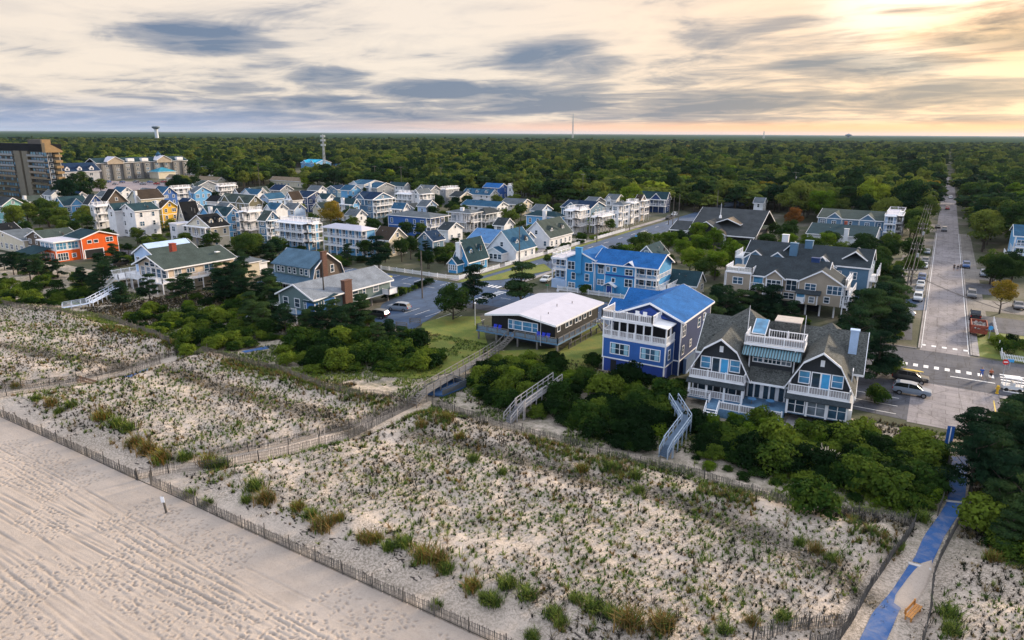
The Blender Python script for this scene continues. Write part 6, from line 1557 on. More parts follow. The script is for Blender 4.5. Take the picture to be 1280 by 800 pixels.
# ------------------------------------------------------------------ signs and small street things
def post_sign(px, py, h, label, shape, col, w=.7, hh=.7, name='road_sign', textm=None, rz=R_(15)):
    x, y = at(px, py); t = thing(name, label, 'sign', (x, y, .02), rz); MB().tube((0, 0, 0), (0, 0, h), .045, .045, 6).build('post', plain('galvanised', (.4, .41, .42), .5), t)
    if shape == 'rect': p = MB().box(-w/2, -.075, h-hh, w/2, -.05, h).build('sign_plate', col, t)
    else: p = MB().tube((0, -.08, h-w/2), (0, -.05, h-w/2), w/2, w/2, 20).build('sign_plate', col, t)
    return t, p
SB1 = plain('sign_blue', (.02, .10, .35), .4); SB2 = plain('sign_light_blue', (.06, .35, .70), .4); SR = plain('sign_red', (.55, .02, .02), .4)
t, p = post_sign(1183, 566, 3.3, 'tall dark blue sign board with a pale stripe where the street meets the mat path', 'rect', SB1, .75, 2.2); MB().box(-.06, -.09, 1.2, .06, -.08, 3.2).build('pale_stripe', TRIM, p)
post_sign(1235, 428, 3.0, 'round light blue sign on a white post on the right verge', 'round', SB2, .75)
t, p = post_sign(1254, 468, 2.4, 'round red no-entry sign on the right corner of the crossing', 'round', SR, .85); MB().box(-.28, -.09, 1.90, .28, -.082, 2.05).build('white_bar', TRIM, p)
post_sign(1261, 462, 1.7, 'small blue sign panel beside the no-entry sign', 'rect', SB2, .9, .5)
post_sign(795, 303, 2.4, 'light blue street sign by the side street', 'rect', SB2, .8, .5)
post_sign(697, 374, 2.2, 'small white sign before the sky blue apartment house', 'rect', TRIM, .5, .5)
t, p = post_sign(684, 368, 2.3, 'green street sign near the picket fence of the apartment house', 'rect', plain('sign_green', (.02, .2, .08)), .8, .3)
x, y = at(1246, 492); t = thing('hydrant', 'yellow fire hydrant post at the right kerb beside the yellow line', 'hydrant', (x, y, 0)); MB().lathe([(.22, 0), (.22, .1), (.16, .12), (.16, .95), (.22, 1.0), (.2, 1.15), (0, 1.3)], 12).build('barrel', plain('hydrant_yellow', (.7, .42, .03), .4), t); MB().tube((-.28, 0, .75), (.28, 0, .75), .08, .08, 8).build('outlet', plain('hydrant_yellow', (.7, .42, .03), .4), t)
# wooden barriers by the lot
for i, (px, py) in enumerate(((502, 410), (519, 405))):
    x, y = at(px, py); t = thing('wooden_barrier', 'low grey wooden barrier at the corner of the blue lot, %s one' % ('left' if i == 0 else 'right'), 'barrier', (x, y, 0), R_(12), 'barriers of the blue lot')
    for sx in (-1.1, 1.1): MB().box(sx-.08, -.08, 0, sx+.08, .08, 1.15).build('post', WOODG, t)
    for z_ in (.35, .7, 1.0): MB().box(-1.15, -.03, z_, 1.15, .03, z_+.14).build('rail', WOODG, t)
x, y = at(488, 318+14); 
t = thing('bus_bench', 'yellow topped box at the kerb behind the raised green house', 'kerb box', (at(484, 350)[0], at(484, 350)[1], 0)); MB().box(-1.2, -.5, 0, 1.2, .5, .9).build('box', plain('pale_box', (.5, .5, .5)), t); MB().box(-1.3, -.6, .9, 1.3, .6, 1.05).build('lid', plain('yellow_lid', (.75, .6, .08)), t)

# deck chairs of the low brown house: slatted garden chairs
def chair_proto(col, s=1.0):
    t = thing('deck_chair', 'x', 'chair')
    m = MB()
    for i in range(4): m.box(-.28*s, -.28+i*.15, .34, .28*s, -.16+i*.15, .37)
    m.build('seat', col, t); m = MB()
    for i in range(4): m.bar((-.24+i*.16, .28, .34), (-.28+i*.19, .55, 1.05), .12, .03)
    m.build('backrest', col, t)
    for sx in (-.32, .32): MB().box(sx-.03, -.32, 0, sx+.03, -.24, .55).box(sx-.03, .3, 0, sx+.03, .38, .5).build('leg', col, t); MB().box(sx-.07, -.36, .55, sx+.07, .4, .58).build('armrest', col, t)
    return t
BLC = plain('vivid_blue_plastic', (.01, .05, .75), .4)
pro = chair_proto(BLC); X0c, Y0c = C_.X, C_.Y
spots = [(-11.6, -.9, 'left one of the two vivid blue deck chairs left of the windows'), (-10.7, -.9, 'right one of the two vivid blue deck chairs left of the windows'), (-2.9, -.8, 'left one of the three vivid blue deck chairs right of the windows'), (-2.0, -.9, 'middle one of the three vivid blue deck chairs right of the windows'), (-1.1, -.8, 'right one of the three vivid blue deck chairs right of the windows')]
for i, (x, y, lab) in enumerate(spots):
    o = pro if i == 0 else copy_tree(pro); o.location = (X0c+x, Y0c+y, 1.77); o.rotation_euler = (0, 0, R_(rnd.uniform(-12, 12))); tag(o, lab, 'chair', 'blue deck chairs')
def stool(x, y, lab):
    t = thing('side_table', lab, 'side table', (X0c+x, Y0c+y, 1.77), 0, 'little white tables on the deck'); MB().box(-.3, -.25, .4, .3, .25, .45).build('tabletop', TRIM, t)
    for a_, b_ in ((-.25, -.2), (.25, -.2), (-.25, .2), (.25, .2)): MB().box(a_-.03, b_-.03, 0, a_+.03, b_+.03, .4).build('leg', TRIM, t)
stool(-12.2, -1.5, 'little white table left of the blue deck chairs'); stool(-11.1, -1.6, 'little white table before the two blue deck chairs'); stool(-10.1, -1.5, 'little white table right of the two blue deck chairs'); stool(-1.9, -1.6, 'little white table before the three blue deck chairs')
# white chairs in the garden at left
pw = chair_proto(TRIM)
for i, (px, py) in enumerate(((113, 350), (119, 349))):
    x, y = at(px, py); o = pw if i == 0 else copy_tree(pw); o.location = (x, y, .06); o.rotation_euler = (0, 0, R_(30-i*50)); o.scale = (1.2,)*3; tag(o, '%s one of two white garden chairs on the small lawn' % ('left' if i == 0 else 'right'), 'chair', 'white garden chairs')

# ------------------------------------------------------------------ people
SKIN = plain('skin', (.42, .24, .16), .6, var=.05)
def skin_mesh(name, verts, edges, radii, mat, root=0, lv=1):
    me = bpy.data.meshes.new(name); me.from_pydata(verts, edges, []); o = bpy.data.objects.new(name, me); COL.objects.link(o)
    md = o.modifiers.new('skin', 'SKIN'); sv = me.skin_vertices[0].data
    for i, r in enumerate(radii): sv[i].radius = (r, r) if not isinstance(r, tuple) else r; sv[i].use_root = (i == root)
    ss = o.modifiers.new('sub', 'SUBSURF'); ss.levels = lv; ss.render_levels = lv
    dg = bpy.context.evaluated_depsgraph_get(); em = bpy.data.meshes.new_from_object(o.evaluated_get(dg)); bpy.data.objects.remove(o)
    em.name = name; em.materials.clear(); em.materials.append(mat)
    for p in em.polygons: p.use_smooth = True
    return em
def person(px, py, rz, label, shirt, legs, hair, stride=.25, h=1.0, z=.02, group=None):
    x, y = at(px, py); s = stride
    V = [(0, 0, .95), (0, 0, 1.15), (0, 0, 1.40), (0, 0, 1.50), (0, .01, 1.58), (0, .01, 1.68), (0, .0, 1.76),
         (.10, 0, .90), (.11, -s*.6, .50), (.11, -s, .07), (.11, -s-.15, .04), (-.10, 0, .90), (-.11, s*.3, .50), (-.11, s, .09), (-.11, s-.14, .04),
         (.18, 0, 1.40), (.24, s*.2, 1.12), (.23, s*.1-.08, .88), (.23, s*.1-.12, .80), (-.18, 0, 1.40), (-.24, -s*.2, 1.12), (-.23, -s*.2-.08, .88), (-.23, -s*.2-.12, .80)]
    E_ = [(0, 1), (1, 2), (2, 3), (3, 4), (4, 5), (5, 6), (0, 7), (7, 8), (8, 9), (9, 10), (0, 11), (11, 12), (12, 13), (13, 14), (2, 15), (15, 16), (16, 17), (17, 18), (2, 19), (19, 20), (20, 21), (21, 22)]
    Rr = [(.15, .11), (.13, .10), (.16, .11), .06, .07, .10, .07, .09, .065, .045, .035, .09, .065, .045, .035, .065, .045, .035, .03, .065, .045, .035, .03]
    t = thing('person', label, 'person', (x, y, z), rz, group); t.scale = (h, h, h)
    link('body', skin_mesh('body', V, E_, Rr, SKIN), t)
    vi = [1, 2, 0, 15, 16, 19, 20]; V2 = [V[0], V[1], V[2], V[15], V[16], V[19], V[20]]
    link('shirt', skin_mesh('shirt', V2, [(0, 1), (1, 2), (2, 3), (3, 4), (2, 5), (5, 6)], [(.175, .135), (.155, .125), (.18, .135), .09, .065, .09, .065], shirt), t)
    V3 = [V[0], V[7], V[8], V[11], V[12]]; link('trousers', skin_mesh('trousers', V3, [(0, 1), (1, 2), (0, 3), (3, 4)], [(.18, .14), .115, .085, .115, .085], legs), t)
    link('hair', skin_mesh('hair', [(0, .03, 1.70), (0, .02, 1.80)], [(0, 1)], [.105, .07], hair), t)
    return t
HD = plain('dark_hair', (.02, .014, .01)); BLU = plain('blue_cloth', (.02, .10, .38)); ORG = plain('rust_cloth', (.48, .12, .05)); DKC = plain('dark_cloth', (.02, .02, .025)); GRC = plain('grey_cloth', (.10, .10, .11))
person(1226, 473, R_(10), 'person in a blue shirt walking on the crossing', BLU, BLU, HD)
person(1237.5, 474, R_(-15), 'person in a rust-orange top beside the one in blue', ORG, DKC, HD, .2, .95)
person(1192, 338, R_(170), 'leftmost of the people in dark clothes walking up the street', DKC, DKC, HD)
person(1196.5, 339, R_(185), 'middle one of the people in dark clothes walking up the street', DKC, GRC, HD, .3)
person(1200, 338, R_(175), 'rightmost of the people in dark clothes walking up the street', GRC, DKC, HD, .2)
# ================================================================== VEGETATION
BARK = plain('bark', (.06, .048, .038), .95, var=.4, scale=3)
F_OAK = foliage('oak_leaves', (.010, .030, .010), (.036, .072, .016), (.12, .165, .028))
F_OAK2 = foliage('forest_leaves', (.008, .028, .014), (.032, .068, .018), (.14, .17, .032), .85)
F_PINE = foliage('pine_needles', (.008, .024, .014), (.020, .048, .022), (.055, .095, .03))
F_SHRUB = foliage('shrub_leaves', (.008, .022, .007), (.026, .060, .012), (.12, .17, .022), .85)
F_BRIGHT = foliage('bright_leaves', (.03, .07, .008), (.10, .17, .015), (.24, .29, .03), .4)
F_GOLD = foliage('golden_leaves', (.05, .06, .008), (.15, .13, .015), (.30, .20, .03), .3)
F_RUST = foliage('rust_leaves', (.05, .03, .01), (.14, .06, .015), (.24, .10, .03), .3)

def leaf_quads(rs, c, nrm, size, aspect=1.0):
    """random leaf cards at points c leaning round normals nrm"""
    n = len(c); nr = nrm+rs.normal(0, .36, (n, 3)); nr /= np.linalg.norm(nr, axis=1)[:, None]+1e-9
    a = np.cross(nr, rs.normal(0, 1, (n, 3))); a /= np.linalg.norm(a, axis=1)[:, None]+1e-9; b = np.cross(nr, a)
    s = (size*rs.uniform(.6, 1.3, n))[:, None]; a = a*s; b = b*s*aspect
    v = np.stack([c-a, c-b*.9, c+a*1.05, c+b], 1).reshape(-1, 3)
    return v
def crown_pts(rs, n, lobes, up=.35):
    """points on the skins of the lobes, more on their upper halves"""
    w = np.array([l[1][0]*l[1][1] for l in lobes]); w = w/w.sum(); k = rs.choice(len(lobes), n, p=w)
    C = np.array([l[0] for l in lobes])[k]; Rr = np.array([l[1] for l in lobes])[k]
    d = rs.normal(0, 1, (n, 3)); d /= np.linalg.norm(d, axis=1)[:, None]; d[:, 2] = np.where((d[:, 2] < -.2) & (rs.rand(n) < .75), -d[:, 2], d[:, 2])
    r = rs.uniform(.72, 1.06, n)[:, None]
    return C+d*Rr*r, d
def crown_mesh(name, seed, kind, n, leaf, mat, trunk=False):
    rs = np.random.RandomState(seed); L_ = []; aspect = .8
    if kind == 'round':       # height 10, radius ~4.3, crown from 2.5 up
        for i in range(34):
            a = rs.uniform(0, 2*PI); z = rs.uniform(-.75, 1); rr = math.sqrt(max(.02, 1-z*z*.9))*rs.uniform(.55, .95)
            c = (math.cos(a)*rr*3.5, math.sin(a)*rr*3.5, 6.2+z*3.0*rs.uniform(.75, 1.1)); r = rs.uniform(.85, 1.7); L_.append((c, (r*1.1, r*1.1, r*.8)))
        L_.append(((0, 0, 6.2), (2.6, 2.6, 2.6)))
    elif kind == 'tall':      # loblolly-like, height 13
        for i in range(26):
            z = rs.uniform(0, 1); a = rs.uniform(0, 2*PI); rr = (1-.55*z)*rs.uniform(.3, 1)*3.1; r = rs.uniform(.8, 1.5)
            L_.append(((math.cos(a)*rr, math.sin(a)*rr, 6+z*6.3), (r*1.25, r*1.25, r*.7)))
    elif kind == 'pine':      # wind-shaped black pine, height 8: flat plates of needles
        for i in range(24):
            z = rs.uniform(0, 1)**.8; a = rs.uniform(0, 2*PI); rr = (1.05-.85*z)*rs.uniform(.35, 1)*3.1; r = rs.uniform(.55, 1.25)
            L_.append(((math.cos(a)*rr, math.sin(a)*rr, 1.7+z*6.0), (r*1.3, r*1.3, r*.42)))
        aspect = .35
    elif kind == 'shrub':     # dome, height 2.4, radius 1.9
        for i in range(26):
            a = rs.uniform(0, 2*PI); z = rs.uniform(0, 1); rr = math.sqrt(1-z*z*.8)*rs.uniform(.4, 1)*1.45; r = rs.uniform(.38, .75)
            L_.append(((math.cos(a)*rr, math.sin(a)*rr, .55+z*1.35), (r, r, r*.75)))
        L_.append(((0, 0, .9), (1.3, 1.3, .9)))
    c, d = crown_pts(rs, n, L_); v = leaf_quads(rs, c, d, leaf, aspect)
    f = np.arange(len(v)).reshape(-1, 4)
    if trunk:
        m = MB().tube((0, 0, -.5), (0, 0, 7.5), .28, .14, 5); k = len(v); tv = np.array(m.v); tf = np.array([q for q in m.f if len(q) == 4])+k
        v = np.vstack([v, tv]); f = np.vstack([f, tf]); me = np_mesh(name, v, f, [mat, BARK]); mi = np.zeros(len(f), np.int32); mi[-len(tf):] = 1; me.polygons.foreach_set('material_index', mi); return me
    return np_mesh(name, v, f, mat)
def trunk_mesh(seed, h, r, spread, nl=6, crown0=.3):
    rg = random.Random(seed); m = MB(); prev = Vector((0, 0, -.3)); rr = r
    for i in range(5):
        q = Vector((rg.uniform(-.12, .12)*i, rg.uniform(-.12, .12)*i, h*.8*(i+1)/5)); m.tube(prev, q, rr, rr*.8, 7); prev = q; rr *= .8
    for i in range(nl):
        z = h*(crown0+.5*i/nl); a = rg.uniform(0, 2*PI); e = Vector((math.cos(a)*spread, math.sin(a)*spread, z+h*.16)); mid = Vector((math.cos(a)*spread*.5, math.sin(a)*spread*.5, z+h*.05))
        m.tube((0, 0, z-.2), mid, r*.4, r*.28, 5); m.tube(mid, e, r*.28, r*.08, 5)
    return m.mesh('trunk', BARK)
PROTO = dict(
    oak=[(crown_mesh('crown', s, 'round', 5200, .20, F_OAK), trunk_mesh(s, 8, .3, 2.6)) for s in (11, 12, 13)],
    bright=[(crown_mesh('crown', s, 'round', 5600, .20, F_BRIGHT), trunk_mesh(s, 8, .3, 2.6)) for s in (21, 22)],
    gold=[(crown_mesh('crown', 31, 'round', 5200, .20, F_GOLD), trunk_mesh(31, 8, .3, 2.6))],
    rust=[(crown_mesh('crown', 33, 'round', 4200, .20, F_RUST), trunk_mesh(33, 8, .3, 2.6))],
    pine=[(crown_mesh('crown', s, 'pine', 5200, .24, F_PINE), trunk_mesh(s, 8.6, .22, 2.2, 10, .2)) for s in (41, 42, 43)],
    tall=[(crown_mesh('crown', s, 'tall', 3600, .27, F_OAK2), trunk_mesh(s, 13, .28, 2.0, 6, .45)) for s in (51, 52)],
    wood=[(crown_mesh('crown', s, 'round', 3800, .24, F_OAK2), trunk_mesh(s, 9, .3, 2.5)) for s in (61, 62, 63)],
    shrub=[(crown_mesh('foliage', s, 'shrub', 2300, .12, F_SHRUB), trunk_mesh(s, 1.3, .07, .9, 5, .1)) for s in (71, 72, 73)],
    brightshrub=[(crown_mesh('foliage', s, 'shrub', 2400, .11, F_BRIGHT), trunk_mesh(s, 1.3, .07, .9, 5, .1)) for s in (81, 82)],
)
KN = dict(oak=('tree', 'tree'), bright=('tree', 'tree'), gold=('tree', 'tree'), rust=('tree', 'tree'), pine=('pine_tree', 'pine'), tall=('tree', 'tree'), wood=('tree', 'tree'), shrub=('shrub', 'shrub'), brightshrub=('shrub', 'shrub'))
vr = random.Random(99); TREES = []
_pr_crown = {}
def plant(kind, x, y, s, label, group=None, sz=None, z=None):
    cr, tr = vr.choice(PROTO[kind]); nm, cat = KN[kind]
    t = thing(nm, label, cat, (x, y, (zg(x, y) if y < 92 else 0)-.03 if z is None else z), vr.uniform(0, 6.28), group); t.scale = (s, s, s*(sz or vr.uniform(.88, 1.12)))
    link('trunk', tr, t); c = link('crown' if 'shrub' not in kind else 'foliage', cr, t); _pr_crown.setdefault((kind, cr.name), c); TREES.append((x, y)); return t
def inpoly(x, y, pts):
    c = False; n = len(pts)
    for i in range(n):
        (ax, ay), (bx_, by_) = pts[i], pts[i-1]
        if (ay > y) != (by_ > y) and x < (bx_-ax)*(y-ay)/(by_-ay)+ax: c = not c
    return c
HOUSES = [(o.location.x, o.location.y) for o in COL.objects if o.parent is None and o.get('category') in ('house',)]
BLOCK = []   # footprints: nothing is planted inside a building
for o in list(COL.objects):
    if o.parent is None and o.get('category') in ('house', 'hall', 'tower', 'hotel'):
        xs, ys = [], []
        for c in o.children:
            if c.type == 'MESH' and c.name.split('.')[0] in ('wall', 'roof', 'wing_wall', 'terrace', 'deck', 'bay_wall'):
                for q in c.bound_box: xs.append(q[0]+c.location.x); ys.append(q[1]+c.location.y)
        if xs: BLOCK.append((o.location.x+min(xs), o.location.x+max(xs), o.location.y+min(ys), o.location.y+max(ys)))
def free(x, y, r=1.0):
    for a, b, c_, d_ in BLOCK:
        if a-r < x < b+r and c_-r < y < d_+r: return False
    return True
def onroad(x, y, r=.5):
    return (110-r < y < 130+r and -150 < x < 200) or (-96.5-r < x < -83.5+r and 130 < y < 420) or (-2-r < x < 9.5+r and 94 < y) or (-7 < x < .5 and 95 < y < 112)
def cluster(poly, n, kind, s0, s1, label, group, sep=1.35, road=True, z=None):
    pts = poly; xs = [p[0] for p in pts]; ys = [p[1] for p in pts]; got = []; tries = 0
    while len(got) < n and tries < n*60:
        tries += 1; px = vr.uniform(min(xs), max(xs)); py = vr.uniform(min(ys), max(ys))
        if not inpoly(px, py, pts): continue
        x, y = at(px, py)
        if (road and onroad(x, y, .8)) or not free(x, y, .7): continue
        if any(math.hypot(x-a, y-b) < sep for a, b in got): continue
        got.append((x, y)); plant(kind if isinstance(kind, str) else vr.choice(kind), x, y, s0+(s1*1.08-s0)*vr.random()**1.2, label, group)
# --- thickets of shrubs on the seaward side
G1 = 'shrubs of the hedge below the raised green house'
cluster([(335, 452), (372, 428), (440, 418), (520, 432), (548, 452), (540, 464), (470, 466), (390, 468)], 38, 'shrub', .9, 1.5, 'dark green shrub in the dense hedge below the parking lot and lawn', G1)
cluster([(212, 446), (250, 425), (330, 405), (345, 425), (300, 438), (235, 452)], 18, 'shrub', .7, 1.15, 'dark shrub in the hedge above the left dune path', 'shrubs above the left dune path')
cluster([(0, 392), (0, 355), (60, 345), (120, 345), (135, 370), (60, 388)], 16, 'shrub', .8, 1.4, 'dark shrub in the thicket below the orange house', 'shrubs below the orange house')
cluster([(158, 398), (250, 375), (330, 365), (335, 400), (200, 415)], 20, 'shrub', .8, 1.3, 'dark shrub in the thicket below the cream beach house', 'shrubs below the cream beach house')
cluster([(592, 478), (610, 452), (700, 462), (690, 478), (650, 512), (615, 512)], 20, 'shrub', .8, 1.35, 'shrub in the thicket before the low brown house', 'shrubs before the low brown house')
cluster([(655, 520), (700, 480), (745, 470), (850, 482), (838, 530), (800, 560), (720, 545)], 36, 'shrub', .8, 1.45, 'dark shrub in the thicket before the royal blue house', 'shrubs before the royal blue house')
cluster([(868, 530), (960, 535), (1065, 545), (1150, 548), (1182, 590), (1172, 640), (1100, 625), (1000, 600), (880, 572)], 50, 'shrub', .8, 1.5, 'dark shrub in the wide thicket seaward of the shingled beach house', 'shrubs seaward of the shingled beach house')
cluster([(878, 532), (940, 538), (1060, 548), (1060, 560), (880, 550)], 9, 'brightshrub', .6, .9, 'bright yellow-green shrub at the foot of the shingled beach house', 'bright shrubs at the shingled beach house', 2.2)
cluster([(600, 455), (640, 460), (720, 470), (715, 490), (620, 490)], 6, 'brightshrub', .6, .95, 'bright yellow-green shrub in the thicket before the low brown house', 'bright shrubs before the low brown house', 2.2)
cluster([(745, 480), (840, 490), (830, 505), (750, 500)], 5, 'brightshrub', .5, .8, 'yellowish shrub in the thicket before the royal blue house', 'bright shrubs before the royal blue house', 2.0)
for px, py, s, lab in ((1012, 652, 1.55, 'lone round dark shrub on the back of the dune near the blue mat'), (1096, 502, 1.0, 'round grey-green shrub by the concrete path right of the shingled beach house'), (1233, 668, 1.6, 'big dark shrub leaning over the blue mat from the right'), (741, 458, 1.0, 'small dark shrub left of the royal blue house'), (1108, 470, 1.4, 'dark shrub beside the black parked car')):
    x, y = at(px, py); plant('shrub', x, y, s, lab)
# --- pines and trees of the seaward rows
def one(kind, px, py, h, label, group=None):
    base = dict(oak=9.6, bright=9.6, gold=9.6, rust=9.6, pine=8.0, tall=13, wood=9.6)[kind]
    x, y = at(px, py); return plant(kind, x, y, h/base, label, group, z=-1.7 if (px, py) == (566, 400) else None)
for a in [('pine', 651, 386, 11.0, 'large open black pine left of the low brown house roof'), ('pine', 474, 339, 10, 'dark spreading pine before the yellow gabled house'), ('oak', 566, 400, 8.6, 'round dark tree at the corner of the blue lot'), ('pine', 592, 386, 8.6, 'pine at the corner of the blue lot, behind the round tree'),
          ('pine', 435, 330, 5.5, 'flat-topped pine below the white screened porches'), ('bright', 835, 318, 6.5, 'round bright green tree left of the shingled hall'), ('bright', 862, 345, 7, 'light green willow-like tree right of the pale grey house'), ('bright', 893, 350, 8, 'largest light green willow-like tree before the shingled hall'), ('bright', 915, 340, 7, 'light green tree right of the largest willow-like one'), ('bright', 880, 325, 6, 'light green tree directly before the hall gable'), ('oak', 935, 342, 6, 'green tree before the right end of the shingled hall'),
          ('gold', 414, 291, 10.5, 'golden autumn tree in the middle rows'), ('oak', 441, 290, 6, 'green tree right of the golden autumn tree'), ('rust', 990, 290, 8, 'rust-coloured tree before the woods right of the hall'), ('oak', 1248, 360, 7.5, 'upper round olive tree right of the long street'), ('gold', 1249, 392, 6.0, 'lower round olive tree right of the long street'), ('oak', 549, 300, 4, 'small green tree by the little slate blue outbuilding'), ('oak', 505, 320, 4.5, 'leafy tree behind the white picket fence'), ('pine', 533, 318, 4.5, 'small pine behind the white picket fence'), ('oak', 685, 331, 3.2, 'bushy tree by the white cape cottage'),
          ('oak', 762, 292, 5, 'green tree in the garden before the wrapped balconies'), ('oak', 640, 285, 7, 'dark tree left of the light blue hipped house'), ('oak', 651, 276, 7, 'dark tree behind the light blue hipped house'), ('oak', 630, 292, 5, 'tree beside the grey-green house'), ('oak', 547, 262, 7, 'dark round tree above the cobalt blue house'), ('oak', 575, 268, 5, 'tree right of the dark round one above the cobalt blue house'), ('pine', 259, 313, 5.5, 'round dark pine by the cream gabled house'), ('pine', 307, 332, 7, 'tall pine behind the cream beach house'), ('pine', 188, 378, 5.8, 'spreading pine before the cream beach house windows'), ('pine', 154, 388, 6, 'dark pine beside the white ramp'), ('pine', 218, 375, 5.0, 'pine before the cream beach house deck corner')]:
    one(*a)
cluster([(290, 400), (335, 375), (360, 392), (440, 408), (480, 412), (470, 425), (360, 425), (300, 420)], 17, 'pine', .55, .85, 'dark pine in the stand below the gambrel cottage', 'pines below the gambrel cottage', 2.2)
cluster([(470, 425), (540, 430), (545, 440), (470, 440)], 4, 'pine', .4, .6, 'low spreading pine at the right end of the hedge', 'low pines at the hedge end', 2.5)
cluster([(225, 375), (300, 345), (335, 350), (330, 380), (240, 392)], 13, 'pine', .5, .8, 'dark pine in the stand right of the cream beach house', 'pines right of the cream beach house', 2.2)
cluster([(95, 365), (150, 325), (175, 325), (165, 345), (120, 372)], 9, 'pine', .5, .75, 'dark pine between the orange house and the cream beach house', 'pines by the orange house', 2.4)
cluster([(0, 352), (0, 335), (60, 335), (80, 352)], 9, 'pine', .5, .75, 'dark pine in front of the low cream house at the left edge', 'pines at the left edge', 2.4)
cluster([(0, 300), (15, 278), (110, 285), (120, 300), (60, 296)], 12, 'oak', .45, .7, 'green garden tree behind the orange house', 'garden trees behind the orange house', 3)
cluster([(110, 312), (165, 300), (240, 312), (235, 325), (150, 322)], 11, 'oak', .35, .55, 'low garden tree below the lavender-white twins', 'garden trees below the lavender-white twins', 3)
cluster([(290, 312), (345, 322), (400, 330), (400, 348), (350, 352), (300, 340)], 13, ['pine', 'oak'], .5, .75, 'dark garden tree behind the gambrel cottage', 'garden trees behind the gambrel cottage', 2.6)
cluster([(505, 328), (560, 318), (590, 325), (560, 335), (520, 338)], 6, 'oak', .25, .4, 'small garden tree right of the yellow gabled house', 'small garden trees', 2.6)
cluster([(870, 420), (885, 395), (960, 400), (1000, 408), (985, 425), (900, 440)], 13, 'pine', .55, .85, 'dark pine in the stand between the tan condominium and the shingled house', 'pines before the tan condominium', 2.2)
cluster([(1060, 500), (1062, 420), (1110, 395), (1135, 425), (1125, 455), (1100, 490)], 17, 'pine', .6, 1.05, 'dark pine in the stand between the shingled house and the street', 'pines left of the street end', 2.4)
cluster([(1062, 405), (1070, 380), (1115, 360), (1125, 385), (1100, 410)], 8, 'pine', .6, .9, 'dark pine right of the tan condominium', 'pines right of the tan condominium', 2.4)
cluster([(1060, 360), (1070, 318), (1140, 315), (1142, 350), (1110, 372)], 14, ['oak', 'pine'], .6, .85, 'dense tree between the condominium and the long street', 'trees left of the long street', 3.2)
cluster([(930, 345), (960, 318), (1060, 325), (1050, 340)], 11, 'oak', .45, .65, 'tree in the belt between the condominium and the long white house', 'trees behind the condominium', 3)
cluster([(1203, 600), (1205, 560), (1290, 540), (1300, 700), (1235, 690), (1222, 640)], 20, 'pine', .55, .85, 'big dark pine in the stand right of the blue mat path', 'pines right of the mat path', 2.0)
cluster([(1245, 690), (1300, 650), (1300, 720), (1260, 710)], 6, 'shrub', .7, 1.1, 'low dark shrub at the right edge beside the mat path', 'shrubs at the right edge', 1.6)
cluster([(1255, 530), (1300, 500), (1300, 540), (1262, 550)], 4, 'pine', .5, .7, 'small pine right of the street end', 'pines right of the street end', 2.4)
cluster([(1222, 345), (1245, 342), (1290, 356), (1290, 366), (1228, 358)], 5, 'oak', .55, .8, 'tree by the houses right of the long street', 'trees right of the long street', 3)
cluster([(1240, 430), (1290, 425), (1290, 445), (1245, 445)], 4, 'shrub', .8, 1.2, 'garden shrub behind the right picket fence', 'garden shrubs at right', 2)
for i, (px, py) in enumerate(((704, 331), (712, 333), (720, 334), (730, 335), (738, 336), (790, 341), (797, 340))):
    x, y = at(px+15, py-6); 
    if free(x, y, .5): plant('shrub', x, y, .75, 'reddish-green hedge shrub behind the sky blue apartment house', 'hedge behind the apartment house')
for i in range(10):
    plant('shrub', -71+i*2.4, 138.0, .28, 'tiny clipped shrub along the foot of the sky blue apartment house', 'clipped shrubs at the apartment house', z=0)
cluster([(72, 262), (72, 240), (98, 232), (140, 240), (110, 262)], 9, 'wood', .8, 1.2, 'dark tree between the tower block and the pale car park', 'trees by the tower block', 5)
cluster([(196, 240), (240, 236), (262, 240), (225, 246)], 6, 'wood', .8, 1.1, 'tree right of the pale car park', 'trees right of the car park', 6)
cluster([(20, 290), (0, 275), (50, 270), (100, 274), (110, 290)], 9, 'oak', .7, .95, 'broad tree below the cream house at the tower block', 'trees below the cream house', 4)
for i, yy in enumerate(range(256, 304, 9)):
    plant(['wood', 'oak', 'tall'][i % 3], 13.6+vr.uniform(-.8, 2.2), yy+vr.uniform(-2, 2), [1.25, 1.1, .95][i % 3], 'tall roadside tree right of the long street', 'roadside trees right of the long street')
for i, yy in enumerate(range(262, 304, 9)):
    plant('oak', -5.5+vr.uniform(-2, 1), yy, 1.0, 'roadside tree left of the long street beyond the houses', 'roadside trees left of the long street')
for i, (px, py, hh) in enumerate(((884, 424, 7.5), (893, 412, 8), (905, 408, 8), (925, 404, 7.5), (944, 402, 7), (1068, 440, 9), (1080, 425, 9), (1095, 470, 8))):
    x, y = at(px, py); plant('pine', x, y, hh/8, 'tall dark pine close beside the shingled beach house, %s side' % ('left rear' if px < 1000 else 'right'), 'tall pines by the shingled house, %s side' % ('left rear' if px < 1000 else 'right'))
# shrubs and small trees scattered in the gardens between the rows
def scatter(n, x0, x1, y0, y1, kinds, s0, s1, label, group, sep=4):
    got = []; tr = 0
    while len(got) < n and tr < n*40:
        tr += 1; x, y = vr.uniform(x0, x1), vr.uniform(y0, y1)
        if onroad(x, y, 1) or not free(x, y, 1.0) or any(math.hypot(x-a, y-b) < sep for a, b in got): continue
        if -420 < x < -110 and any(abs(y-q) < 5 for q in (110, 158, 209.5)): continue
        px, py = proj(x, y, 0)
        if not (-60 < px < 1330): continue
        got.append((x, y)); plant(vr.choice(kinds), x, y, vr.uniform(s0, s1), label, group)
scatter(58, -330, -150, 120, 300, ['oak', 'wood', 'oak'], .45, .75, 'garden tree between the far left rows of houses', 'garden trees between the left rows')
scatter(34, -185, -102, 140, 300, ['oak'], .4, .65, 'garden tree between the middle rows of houses', 'garden trees between the middle rows')
